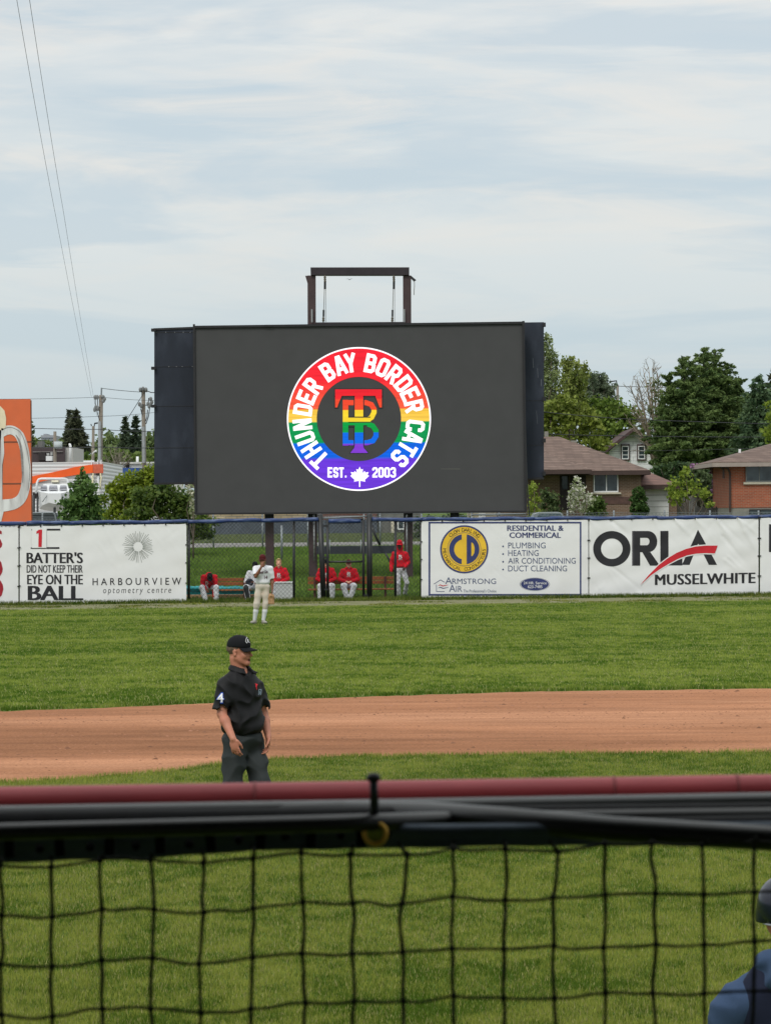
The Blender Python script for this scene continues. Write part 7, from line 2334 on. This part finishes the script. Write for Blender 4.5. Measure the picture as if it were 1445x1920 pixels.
def face_marks():
    F, U, Sx = [q * 0.92 for q in fr]; c = Jn['head']
    mb = MB()
    for s in (-1, 1): mb.tube([c + Sx * s * 0.014 + F * 0.0975 + U * 0.021, c + Sx * s * 0.032 + F * 0.094 + U * 0.025, c + Sx * s * 0.048 + F * 0.080 + U * 0.020], [0.004, 0.0045, 0.003], 6)
    mb.build('eyebrows', M_hair_g, root, smooth=True)
    m_ = mat('lip_skin', S(150, 82, 76), rough=0.5)
    mb = MB().tube([c + Sx * q * 0.021 + F * (0.1045 - 0.012 * q * q) - U * (0.060 - 0.002 * q * q) for q in (-1, -.5, 0, .5, 1)], [0.002, 0.004, 0.0045, 0.004, 0.002], 6)
    mb.tube([c + Sx * q * 0.018 + F * (0.1025 - 0.010 * q * q) - U * 0.081 for q in (-1, -.5, 0, .5, 1)], [0.002, 0.0045, 0.005, 0.0045, 0.002], 6)
    mb.build('lips', m_, root, smooth=True)
    MB().ball(c + F * 0.097 - U * 0.0705, (0.012, 0.012, 0.005), 8, 5).build('mouth', mat('mouth_dark', S(52, 22, 22)), root, smooth=True)
face_marks()
# collar: stand round the neck with two open points
def collar():
    U, F, Sx = um['ax'][2], um['ax'][1], um['ax'][0]
    o = Jn['neck'] - U * 0.005
    sd = SDF(0.006)
    pts = []
    for k in range(-9, 10):
        t = k / 9 * 2.55
        pts.append(o + Sx * math.sin(t) * 0.074 - F * (math.cos(t) * 0.076 - 0.012) + U * (0.050 + 0.012 * math.cos(t) - 0.028 * (abs(k) / 9) ** 2))
    for p, q in zip(pts, pts[1:]):
        sd.cap(p, q, 0.0085, 0.0085, 0.006)
        d1 = (p - o); d1 = Vector((d1.x, d1.y, 0)).normalized() * 0.018; d2 = (q - o); d2 = Vector((d2.x, d2.y, 0)).normalized() * 0.018
        for f_ in (0.4, 0.8, 1.2):
            sd.cap(p + d1 * f_ - U * 0.028 * f_, q + d2 * f_ - U * 0.028 * f_, 0.0075, 0.0075, 0.008)
    for s, e in ((1, 0), (-1, -1)):
        p = pts[e if e == -1 else 0]
        p = pts[-1] if s == 1 else pts[0]
        sd.cap(p, p + F * 0.045 - U * 0.045 + Sx * s * 0.020, 0.012, 0.006, 0.012)
        sd.cap(p + Sx * s * 0.02 - U * 0.02, p + F * 0.055 - U * 0.030 + Sx * s * 0.034, 0.012, 0.005, 0.012)
    sd.mesh('collar', M_black, root, smooth=1)
collar()
fn = decal_fn([um['top']], 0.004)
Flat().text('4', 405.4, 1298.4, 420.6, 1318.6, 0.06).build('sleeve_numeral_edge', M_blue_thread, root, fn, 2.0)
fn = decal_fn([um['top']], 0.008)
Flat().text('4', 407, 1300, 419.2, 1317, 0.03).build('sleeve_numeral', M_white_thread, root, fn, 2.0)
fn = decal_fn([um['top']], 0.005)
Flat().stroke([(478.6, 1282), (482, 1283.5), (480.4, 1286), (481.6, 1293)], [1.2, 2.2, 2.0, 1.2]).build('chest_ribbon', M_red_thread, root, fn, 2.0)
Flat().stroke([(485, 1303), (485.6, 1292.6), (490, 1293), (489, 1303)], 1.1).stroke([(487.2, 1296), (487.4, 1302)], 1.0).build('chest_emblem', M_grey_thread, root, fn, 2.0)
fn = decal_fn([um['cap']], 0.004)
Flat().stroke([(460.5, 1203.2), (461.4, 1198.6), (463.2, 1194.6), (465.6, 1195.6)], 0.8).stroke([(460.6, 1203), (463, 1205.4), (464.8, 1202.0), (463.9, 1199)], 0.8).stroke([(464.8, 1198), (466.2, 1203.6), (468.6, 1204.6)], 0.9).build('emblem', M_white_thread, um['cap'], fn, 1.5)

# ---- centre fielder, hand to his face
Yc = 79.7
def C_(px, py, y=0.0): return P(px, py, Yc + y)
J = dict(pelvis=C_(492.5, 1098), neck=C_(493, 1061), head=C_(492.3, 1049, -0.05), shR=C_(479, 1066, -0.02), shL=C_(507, 1066, 0.02), elR=C_(479.5, 1081, -0.22), elL=C_(510.5, 1088, 0.04), wrR=C_(490.5, 1062.5, -0.27), wrL=C_(510.5, 1106, -0.04),
         hipR=C_(486.5, 1101), hipL=C_(499, 1101), knR=C_(481.5, 1132, -0.04), knL=C_(498.5, 1132, -0.02), anR=C_(477.5, 1160, 0.02), anL=C_(494, 1160, 0.0))
for k_ in ('anR', 'anL'): J[k_].z = 0.085
cf = person('standing person in white jersey and dark red cap with one hand to the face', J, M_skin_d, az(8), az(-4), M_whiteuni, M_dirtypants, sleeve='short', cap=M_redcap, hair_m=M_hair_d, shoes=(M_shoe_g, M_sole), sock=M_socks,
            curl=(0.45, 0.6), palms=((0.1, 0.95, 0.2), (-1, 0, 0)), thumbs=((0.3, 0, 0.9), (0, -1, 0)), hdirs=(unit((0.25, 0.10, 0.95)), unit((0, -0.1, -1))), toes=(az(-35), az(30)), fold=0.004, belt=M_belt, pant_r=(0.098, 0.078, 0.062), seed=8)
root = cf['root']
gv_ = SDF(0.009)
g0 = C_(508.5, 1120, -0.05)
gv_.ell(g0, (0.085, 0.055, 0.10), None, 0.03)
for k in range(4):
    gv_.cap(g0 + Vector((-0.05 + 0.033 * k, 0, -0.05)), g0 + Vector((-0.065 + 0.042 * k, -0.02, -0.155)), 0.026, 0.020, 0.012)
gv_.cap(g0 + Vector((-0.06, 0, 0.0)), g0 + Vector((-0.13, -0.02, -0.085)), 0.026, 0.02, 0.02)
gv_.ell(g0 + Vector((0, -0.06, -0.03)), (0.05, 0.035, 0.06), None, 0.02, sub=True)
gl_ = gv_.mesh('baseball_glove', mat('tan_glove_leather', S(158, 122, 86), rough=0.6, var=0.2, scale=14), None, smooth=1)
tag(gl_, 'tan leather baseball glove on the lowered hand of the standing person in white', 'glove')
fn = decal_fn([cf['top']], 0.006)
Flat().text('Border Cats', 484.5, 1070.6, 502.5, 1076.4, 0.02, 0.25, slope=-0.12).build('jersey_script', M_plum_thread, root, fn, 1.5)
Flat().text('14', 495.6, 1079, 501.4, 1085.6, 0.03).build('jersey_numeral', M_plum_thread, root, fn, 1.5)

# ---- bullpen players
def logo(p, x, y, w=3.2, hgt=7.0, line=True):
    fn = decal_fn([p['top']], 0.008)
    f = Flat().text('B', x - w, y, x + w, y + hgt, 0.03)
    if line: f.rect(x - w - 1.2, y + hgt + 1.6, x + w + 0.8, y + hgt + 2.2)
    f.build('chest_emblem', M_white_thread, p['root'], fn, 1.5)
def seated(px, py_head, Y, gz, lean=0.0, knee_w=0.17, arms='lap', feet=0.0, dx=0.0, tw=0.0):
    hd = P(px, py_head, Y)
    pel = Vector((hd.x + dx, Y + 0.10, gz + 0.47)); neck = Vector((hd.x, Y + 0.10 - lean, hd.z - 0.175))
    J = dict(pelvis=pel, neck=neck, head=Vector((hd.x, Y + 0.07 - lean * 1.2, hd.z)))
    for s, k in (('R', -1), ('L', 1)):
        J['sh' + s] = neck + Vector((k * 0.185, 0.0, -0.055))
        J['hip' + s] = pel + Vector((k * 0.09, -0.02, -0.02))
        J['kn' + s] = Vector((pel.x + k * knee_w, pel.y - 0.44, gz + 0.47))
        J['an' + s] = Vector((pel.x + k * (knee_w - feet), pel.y - 0.47, gz + 0.085))
        J['el' + s] = neck + Vector((k * 0.285, -0.04, -0.33))
        J['wr' + s] = Vector((pel.x + k * 0.085, pel.y - 0.22, pel.z + 0.14))
    return J
LAPH = dict(curl=(0.4, 0.4), palms=((0, 0.4, -1), (0, 0.4, -1)), thumbs=((0, -0.3, 1), (0, -0.3, 1)))
GZ = -0.03
YB1, YB2 = 100.65, 101.3
J = seated(522.5, 1055.5, YB1 + 0.75, GZ, knee_w=0.15)
p = person('bareheaded fair haired person in red hoodie sitting behind the white box', J, M_skin_p, az(0), az(4), M_red, M_whitepants, hood='down', hair_m=M_hair_b, shoes=(M_shoe_k, M_sole), seated=True, tuft=1.0, fold=0.006, seed=11, **LAPH)
logo(p, 523, 1074.5)
J = seated(611.5, 1055.5, YB2, GZ, knee_w=0.19)
p = person('seated person in red hoodie and dark cap partly hidden by the left gate post', J, M_skin_p, az(6), az(20), M_red, M_whitepants, hood='down', cap=M_capblk, hair_m=M_hair_d, shoes=(M_shoe_k, M_sole), seated=True, fold=0.006, seed=12, **LAPH)
logo(p, 610, 1074)
J = seated(653.5, 1056.5, YB2, GZ, knee_w=0.17, feet=0.12)
p = person('seated person in red hoodie and cap framed in the middle of the gate', J, M_skin_p, az(2), az(0), M_red, M_whitepants, hood='down', cap=M_redcap, hair_m=M_hair_d, shoes=(M_shoe_g, M_sole), seated=True, fold=0.006, seed=13, **LAPH)
logo(p, 654, 1072.5)
F_, U_h, S_h = p['fr']
MB().ball(p['J']['head'] + F_ * 0.098 - U_h * 0.048, (0.032, 0.014, 0.010), 10, 6).build('moustache', M_hair_d, p['root'], smooth=True)
MB().box(p['J']['head'] + F_ * 0.108 + U_h * 0.06, (0.03, 0.012, 0.035)).build('emblem', M_white_thread, p['cap'])
# catcher half hidden behind the outfielder
J = seated(478, 1060.5, YB1 + 0.05, GZ, knee_w=0.17, dx=0.02)
J['knR'].x -= 0.12; J['anR'].x -= 0.05
J['wrR'] = J['pelvis'] + Vector((-0.16, -0.25, 0.17))
p = person('seated person in white with black shin guards, half hidden behind a standing person', J, M_skin_d, az(-10), az(-15), M_whiteuni, M_whitepants, sleeve='long', cap=M_capblk, shoes=(M_shoe_k, M_sole), seated=True, fold=0.005, seed=14, hands=(True, True), **LAPH)
sg = SDF(0.009)
for s in 'RL':
    k0, a0 = p['J']['kn' + s], p['J']['an' + s]
    sg.ell(k0 + Vector((0, -0.06, 0)), (0.075, 0.06, 0.085), None, 0.03); sg.chain([k0 + Vector((0, -0.05, -0.04)), a0 + Vector((0, -0.05, 0.02))], [0.078, 0.058], 0.02)
sg.mesh('shin_guards', mat('black_shin_plastic', S(30, 31, 34), rough=0.4), p['root'], smooth=1)
mt = SDF(0.009); c0 = p['J']['wrR'] + Vector((-0.02, -0.06, -0.02))
mt.ell(c0, (0.13, 0.06, 0.12), None, 0.03); mt.ell(c0 + Vector((0.02, -0.07, 0)), (0.06, 0.05, 0.06), None, 0.03, sub=True)
mo = mt.mesh('catcher_mitt', mat('dark_navy_leather', S(26, 26, 40), rough=0.5), None, smooth=1)
tag(mo, 'dark round mitt on the knee of the seated person with shin guards', 'mitt')
# player doubled over, reaching for his foot
J = seated(393, 1080, YB1 - 0.05, GZ, knee_w=0.22)
pel = J['pelvis']; pel.z = GZ + 0.50
J['neck'] = pel + Vector((0.0, -0.34, 0.33)); J['head'] = J['neck'] + Vector((0.03, -0.16, -0.02))
J['shR'] = J['neck'] + Vector((-0.185, 0.04, -0.03)); J['shL'] = J['neck'] + Vector((0.185, 0.04, -0.03))
J['elR'] = J['shR'] + Vector((-0.02, -0.04, -0.24)); J['wrR'] = Vector((pel.x - 0.10, pel.y - 0.38, GZ + 0.42))
J['elL'] = J['shL'] + Vector((0.01, -0.06, -0.27)); J['wrL'] = Vector((pel.x + 0.15, pel.y - 0.48, GZ + 0.17))
J['anR'].x += 0.12; J['anR'].y -= 0.05
p = person('person in red hoodie bent double on the left bench, reaching down', J, M_skin_d, az(4), az(10), M_red, M_whitepants, pitch=1.0, hood='down', cap=M_capblk, hair_m=M_hair_d, shoes=(M_shoe_k, M_sole), seated=False, fold=0.006, seed=15,
           curl=(0.5, 0.4), palms=((0, 1, 0), (0, 1, 0)), thumbs=((1, 0, 0), (-1, 0, 0)), hdirs=(None, unit((-0.1, -0.1, -1))))
Flat().text('B', 385.5, 1090, 391, 1096, 0.03).build('chest_emblem', M_white_thread, p['root'], decal_fn([p['top']], 0.008), 1.5)
# standing player, hood over cap, one hand in the pouch
Ys_ = 102.2
def D_(px, py, y=0.0): return P(px, py, Ys_ + y)
J = dict(pelvis=D_(750.5, 1067), neck=D_(749.5, 1035), head=D_(748.8, 1022.5, -0.06), shR=D_(738.5, 1038.5), shL=D_(760.5, 1038.5), elR=D_(734, 1057, 0.02), elL=D_(765, 1055, 0.02), wrR=D_(733.5, 1072, -0.12), wrL=D_(759, 1064, -0.17),
         hipR=D_(746, 1070), hipL=D_(755.5, 1070), knR=D_(746.5, 1094, -0.10), knL=D_(762.5, 1093, -0.04), anR=D_(747.5, 1117, -0.02), anL=D_(758.5, 1113, 0.26))
J['anR'].z = ground_z(J['anR'].x, J['anR'].y) + 0.085
J['anL'].z = ground_z(J['anL'].x, J['anL'].y) + 0.12
p = person('standing person in red hoodie with the hood pulled up over a cap', J, M_skin_vd, az(8), az(-6), M_red, M_whitepants, pitch=0.18, hood='up', cap=M_red, shoes=(M_shoe_k, M_sole), fold=0.007, loose=1.4, seed=16,
           curl=(0.5, 0.6), palms=((0.9, 0.2, 0), (-0.2, 1, 0)), thumbs=((0.2, -1, 0), (0, 0, 1)), hdirs=(unit((0, -0.1, -1)), None), toes=(az(5), az(40)), pant_r=(0.096, 0.070, 0.066), lift=0.05)
logo(p, 750.4, 1040.5, 3.0, 7.0)

# ---- coach kneeling near the net, back to the camera
Yk_ = 12.3
def K_(px, py, y=0.0): return P(px, py, Yk_ + y)
M_navyc = cloth('navy_jersey_cloth', S(22, 28, 48), var=0.12, spec=0.25)
M_steel = cloth('steel_blue_cloth', S(54, 72, 100), var=0.10)
c0 = K_(1475, 1714)
hx = c0.x
J = dict(pelvis=Vector((hx + 0.01, Yk_ + 0.02, 0.52)), neck=Vector((hx, Yk_ + 0.0, c0.z - 0.185)), head=Vector((hx, Yk_ + 0.03, c0.z)))
nk = J['neck']
for s, k in (('R', 1), ('L', -1)):
    J['sh' + s] = nk + Vector((k * 0.190, 0.03, -0.185)); J['el' + s] = nk + Vector((k * 0.265, 0.10, -0.42)); J['wr' + s] = nk + Vector((k * 0.16, 0.30, -0.46))
    J['hip' + s] = J['pelvis'] + Vector((k * 0.09, 0, -0.03)); J['kn' + s] = J['pelvis'] + Vector((k * 0.13, 0.10, -0.44)); J['an' + s] = J['pelvis'] + Vector((k * 0.12, -0.34, -0.42))
p = person('person in dark batting helmet and two tone blue hoodie, seen from behind', J, M_skin_l, az(178), az(172), M_navyc, M_slacks, h=0.008, hood=None, shoes=(M_shoe_k, M_sole), fold=0.008, loose=1.6, seed=17, hair_m=M_hair_d,
           curl=(0.5, 0.5), palms=((0, 0, -1), (0, 0, -1)), thumbs=((-1, 0, 0), (1, 0, 0)))
root, fr = p['root'], p['fr']
F_, U_h, S_h = fr
hl_ = SDF(0.007)
o = J['head'] + U_h * 0.035
hl_.ell(o, (0.112, 0.128, 0.115), (S_h, F_, U_h), 0.02)
for s in (-1, 1): hl_.ell(o + S_h * s * 0.088 + F_ * 0.01 - U_h * 0.075, (0.03, 0.055, 0.062), (S_h, F_, U_h), 0.03)
hl_.cut(o - U_h * 0.07, unit(-U_h), 0.004)
hl_.ell(o - U_h * 0.01, (0.098, 0.113, 0.10), (S_h, F_, U_h), 0.004, sub=True)
hm = mat('navy_gloss_helmet', S(14, 19, 38), rough=0.2, var=0.15, scale=5, spec=0.5)
hel = hl_.mesh('batting_helmet', hm, root, smooth=1)
rim = MB(); pts = []
for k in range(25):
    t = 2 * math.pi * k / 24
    pts.append(o - U_h * 0.071 + S_h * math.cos(t) * 0.090 + F_ * math.sin(t) * 0.102)
rim.tube(pts, 0.004, 6, caps=False).build('helmet_rim', mat('pale_rim_rubber', S(150, 154, 160), rough=0.5), hel, smooth=True)
MB().tube([o + F_ * 0.10 - U_h * 0.02, o + F_ * 0.20 - U_h * 0.05], [0.07, 0.05], 10).build('helmet_brim', hm, hel, smooth=True)
# paler yoke over the shoulders and a hood hanging on the back
yk = SDF(0.008)
nk = p['J']['neck']; U3 = p['ax'][2]; F3 = p['ax'][1]; S3 = p['ax'][0]
for s in 'RL':
    sh, el = p['J']['sh' + s], p['J']['el' + s]
    yk.cap(nk - U3 * 0.05, sh, 0.094, 0.094, 0.05)
    yk.chain([sh, sh.lerp(el, 0.45)], [0.093, 0.088], 0.04)
yk.cap(nk - U3 * 0.06 - F3 * 0.06, nk - U3 * 0.10 - F3 * 0.07, 0.08, 0.06, 0.05)
for a in range(-4, 5):
    t = a / 4 * 2.0
    yk.ell(nk + S3 * math.sin(t) * 0.090 - F3 * (math.cos(t) * 0.088 - 0.01) + U3 * (0.010 + 0.010 * math.cos(t)), (0.040, 0.040, 0.036), (S3, F3, U3), 0.03)
yk.ell(nk - F3 * 0.12 - U3 * 0.05, (0.085, 0.045, 0.085), (S3, F3, U3), 0.04)
yk.mesh('hood_and_yoke', M_steel, root, noise=folds(0.014, 90), smooth=1)
# ================================================================== protective netting and rails just in front of the camera
YN = 2.85
M_twine = mat('black_netting_twine', S(42, 43, 40), rough=0.9, var=0.4, scale=90, spec=0.1)
M_redpad = mat('dark_red_rail_paint', S(178, 66, 73), rough=0.5, var=0.18, scale=5, spec=0.4, stretch=(1, 4, 4))
M_blkpipe = mat('black_plastic_pipe', S(16, 16, 17), rough=0.35, var=0.3, scale=7, spec=0.5, stretch=(0.4, 3, 3))
M_greypipe = mat('scuffed_grey_pipe', S(58, 59, 60), rough=0.32, var=0.25, scale=6, spec=0.6, stretch=(0.4, 3, 3))
M_strip = mat('blue_black_vinyl_band', S(74, 84, 96), rough=0.7, var=0.25, scale=9, spec=0.3)
M_brass = mat('brass_eyelet', S(230, 180, 76), rough=0.4, var=0.3, metal=0.5)
def N_(px, py, d=0.0): return P(px, py, YN + d)
def span(y0, y1, d, x0=-2600, x1=4000, n=14, bow=0.0):
    return [P(lerp(x0, x1, k / n), lerp(y0, y1, (lerp(x0, x1, k / n)) / 1445) + bow * math.sin(math.pi * k / n), YN + d) for k in range(n + 1)]
rail = thing('guard_rail', 'dark red painted guard rail crossing the picture above the netting', 'rail', P(722, 1500, YN + 0.45))
sR = FPX / (YN + 0.45)
MB().tube(span(1494 + 18, 1471 + 18, 0.45), 0.0205, 16).build('tube', M_redpad, rail, smooth=True)
mb = MB()
for px in (478, 700, 1150, 1380): # paint wear collars
    a, b = P(px - 3, 1494 + 18 - px * 23 / 1445, YN + .45), P(px + 3, 1494 + 18 - px * 23 / 1445, YN + .45)
    mb.tube([a, b], 0.0212, 16)
mb.build('joint_band', mat('faded_red_band', S(150, 58, 62), rough=0.6), rail, smooth=True)
for px in (-2000, 3400):
    a = P(px, 1500, YN + 0.45); MB().tube([(a.x, a.y, 0.0), a], 0.022, 12).build('post', M_redpad, rail, smooth=True)
pipe = thing('black_pipe', 'long grey topped black pipe lying under the red rail', 'pipe', N_(722, 1520, 0.25))
MB().tube(span(1531, 1506, 0.25), 0.0105, 12).build('tube', M_greypipe, pipe, smooth=True)
pipe2 = thing('black_pipe', 'thinner black pipe just below the grey one', 'pipe', N_(400, 1555, 0.12))
MB().tube([N_(-2600, 1612, -0.004), N_(0, 1560, -0.004), N_(600, 1545, -0.004), N_(720, 1541, 0.02), N_(850, 1537, 0.10), N_(1000, 1535, 0.15), N_(3800, 1500, 0.15)], 0.0078, 12).build('tube', M_blkpipe, pipe2, smooth=True)
pipe3 = thing('black_pipe', 'black pipe sloping down to the right edge across the net edge', 'pipe', N_(1200, 1550, 0.05))
MB().tube([N_(300, 1526, 0.25), N_(500, 1522, 0.25), N_(650, 1520, 0.23), N_(800, 1526, 0.13), N_(950, 1538, 0.05), N_(1150, 1555, 0.02), N_(1445, 1572, 0.02), N_(1800, 1590, 0.02), N_(3800, 1640, .02)], [0.005, 0.007, 0.0095, 0.0115, 0.0115, 0.0115, 0.0115, 0.0115, 0.0115], 12).build('tube', M_blkpipe, pipe3, smooth=True)
# support cable in the shade between them
cable = thing('net_cable', 'thick black support rope behind the pipes that carries the netting', 'rope', N_(722, 1545, 0.14))
MB().tube(span(1548, 1532, 0.16, bow=-2), 0.013, 10).build('rope', mat('black_rope', S(20, 20, 22), rough=0.9, var=0.3, scale=40), cable, smooth=True)
MB().tube(span(1580, 1552, 0.10, x0=-2600, x1=4000), 0.012, 10).build('rope', bpy.data.materials['black_rope'], cable, smooth=True)

net = thing('safety_net', 'black square mesh safety netting hanging below the rail', 'net', N_(722, 1700))
def band_low(px): return float(np.interp(px, [-2600, 0, 300, 480, 700, 950, 1150, 1445, 4000], [1650, 1618, 1609, 1594, 1590, 1586, 1586, 1577, 1530]))
def band_top(px): return float(np.interp(px, [-2600, 0, 700, 1445, 4000], [1600, 1560, 1545, 1540, 1520]))
v, f = [], []
n_ = 150
for k in range(n_ + 1):
    px = lerp(-2600, 4000, k / n_)
    w = 0.004 * math.sin(px * 0.02) + 0.003 * math.sin(px * 0.051)
    for j in range(5):
        v.append(tuple(N_(px, lerp(band_top(px), band_low(px) + 1.5 * math.sin(px * 0.033), j / 4), 0.03 + w * (j / 4) - 0.004 * math.sin(j * 1.4))))
for k in range(n_):
    for j in range(4):
        f.append((k * 5 + j, k * 5 + j + 1, k * 5 + 6 + j, k * 5 + 5 + j))
bd_ = MB().add(v, f).build('vinyl_band', M_strip, net, smooth=True)
md = bd_.modifiers.new('s', 'SOLIDIFY'); md.thickness = 0.0025
# dark lashings that divide the band
mb = MB()
rr = random.Random(6)
for k in range(-4, 8):
    px = 4 + 94.2 * k + 14
    mb.box(N_(px, (band_top(px) + band_low(px)) / 2 - 4, 0.018), (0.0085, 0.005, 0.022), Matrix.Rotation(rr.uniform(-.1, .1), 3, 'Y'))
    mb.ball(N_(px + rr.uniform(40, 62), band_low(px) - 26, 0.022), (0.0042, 0.003, 0.0042), 8, 5)
mb.build('lashing', mat('black_lashing', S(10, 10, 11), rough=0.9, spec=0.1), net)
# the eyelet beside the cable tie
mb = MB(); c = N_(703, 1563, 0.012)
v, f = [], []
nu, nv = 28, 8
for i in range(nu):
    a = 2 * math.pi * i / nu
    for j in range(nv):
        b = 2 * math.pi * j / nv
        rr_ = 0.0096 + 0.0022 * math.cos(b)
        v.append((c.x + rr_ * math.cos(a), c.y + 0.002 * math.sin(b), c.z + rr_ * math.sin(a)))
for i in range(nu):
    for j in range(nv):
        f.append((i * nv + j, ((i + 1) % nu) * nv + j, ((i + 1) % nu) * nv + (j + 1) % nv, i * nv + (j + 1) % nv))
MB().add(v, f).build('eyelet', M_brass, net, smooth=True)
MB().ball((c.x, c.y + 0.003, c.z), (0.0085, 0.001, 0.0085), 20, 8).build('added_lawn_disc', mat('olive_lawn_glimpse', S(150, 164, 62), var=0.3, scale=200), net)  # olive disc added to stand for the lawn seen through the eyelet
# knotted mesh: cords run node to node
rng = np.random.default_rng(77)
cols = range(-26, 42)
rows = range(0, 12)
node = {}
for i in cols:
    for j in rows:
        px = 3 + 94.1 * i + (rng.normal(0, 2.2) if j else 0)
        top = band_low(px) - 8
        y = (1716 - 0.027 * px + 7 * math.sin(i * 1.9) * (1 if px < 480 else 0.25) - (6 if px > 500 else 0)) + 93.5 * (j - 2) if j >= 1 else top
        if j == 1: y = max(y, band_low(px) - 4)
        y += rng.normal(0, 1.6) if j else 0
        node[i, j] = (px, y, rng.normal(0, 0.004) if j else 0.0)
# cords that the photograph shows pulled aside at the top
for (i, dx) in ((8, 6), (11, 7)):
    q = node[i, 1]; node[i, 1] = (q[0] + dx, q[1] + 8, q[2]); q = node[i, 0]; node[i, 0] = (q[0] - 8, q[1], q[2])
mb = MB(); kn = mb
def cord(a, b, r, horiz):
    pts = []
    w1, w2 = rng.normal(0, 1.8), rng.normal(0, 1.2)
    for k in range(7):
        t = k / 6
        e = math.sin(math.pi * t)
        dx = (w1 * e + w2 * math.sin(2 * math.pi * t)) * (0.15 if horiz else 1)
        dy = (w1 * e + w2 * math.sin(2 * math.pi * t)) * (1 if horiz else 0.1) + (1.4 * e if horiz else 0)
        pts.append(N_(lerp(a[0], b[0], t) + dx, lerp(a[1], b[1], t) + dy, lerp(a[2], b[2], t) + 0.006 * e * rng.normal()))
    mb.tube(pts, [r * rng.uniform(0.88, 1.1) for _ in pts], 6, caps=False)
for i in cols:
    for j in rows:
        if j + 1 in rows: cord(node[i, j], node[i, j + 1], 0.0018, False)
        if i + 1 in cols and j >= 1: cord(node[i, j], node[i + 1, j], 0.0014, True)
        if j >= 1: kn.ball(N_(*node[i, j]), (0.0030, 0.0028, 0.0034), 8, 6)
mb.build('cords', M_twine, net, smooth=True)
# cable tie that stands up from the pipes
tie = thing('cable_tie', 'black cable tie with a knobbed head standing up over the red rail', 'cable tie', N_(700, 1530, 0.0))
M_nylon = mat('black_nylon', S(38, 42, 48), rough=0.5, var=0.2, scale=30)
MB().tube([N_(703, 1548, 0.06), N_(702, 1520, 0.02), N_(701, 1490, 0.0), N_(700, 1462, 0.0)], [0.0042, 0.0044, 0.004, 0.0038], 8).build('strap', M_nylon, tie, smooth=True)
MB().ball(N_(700, 1458, 0.0), (0.0066, 0.0058, 0.0046), 14, 9).tube([N_(694, 1459, 0), N_(706, 1459, 0)], 0.0052, 8).build('head', mat('black_nylon_head', S(22, 23, 26), rough=0.5), tie, smooth=True)

# ================================================================== unseen stand behind the camera, added to shade rail and netting
M_shade_stand = mat('shade_stand_steel', S(92, 92, 90), rough=0.85, var=0.15, scale=1.5)
st = thing('shade_stand', 'unseen covered stand behind the camera, added to shade the rail and netting', 'shade_stand', (0, -6, 0))
MB().box((0, -5.4, 6.1), (44, 15.2, 0.25)).build('roof', M_shade_stand, st)  # roof of the added unseen stand, there to shade rail and netting
MB().box((0, -12.9, 3.0), (44, 0.25, 5.9)).build('shade_stand_back_wall', M_shade_stand, st)
mb = MB()
for k in range(8): mb.box((0, -2.0 - 1.3 * k, 0.45 + 0.22 * k), (44, 1.3, 0.9 + 0.44 * k))
mb.build('shade_stand_terrace', mat('shade_stand_concrete', S(120, 118, 112), rough=0.9, var=0.15), st)
for x in (-18, -9, 9, 18):
    MB().box((x, 1.6, 2.99), (0.25, 0.25, 5.95)).build('column', M_shade_stand, st)
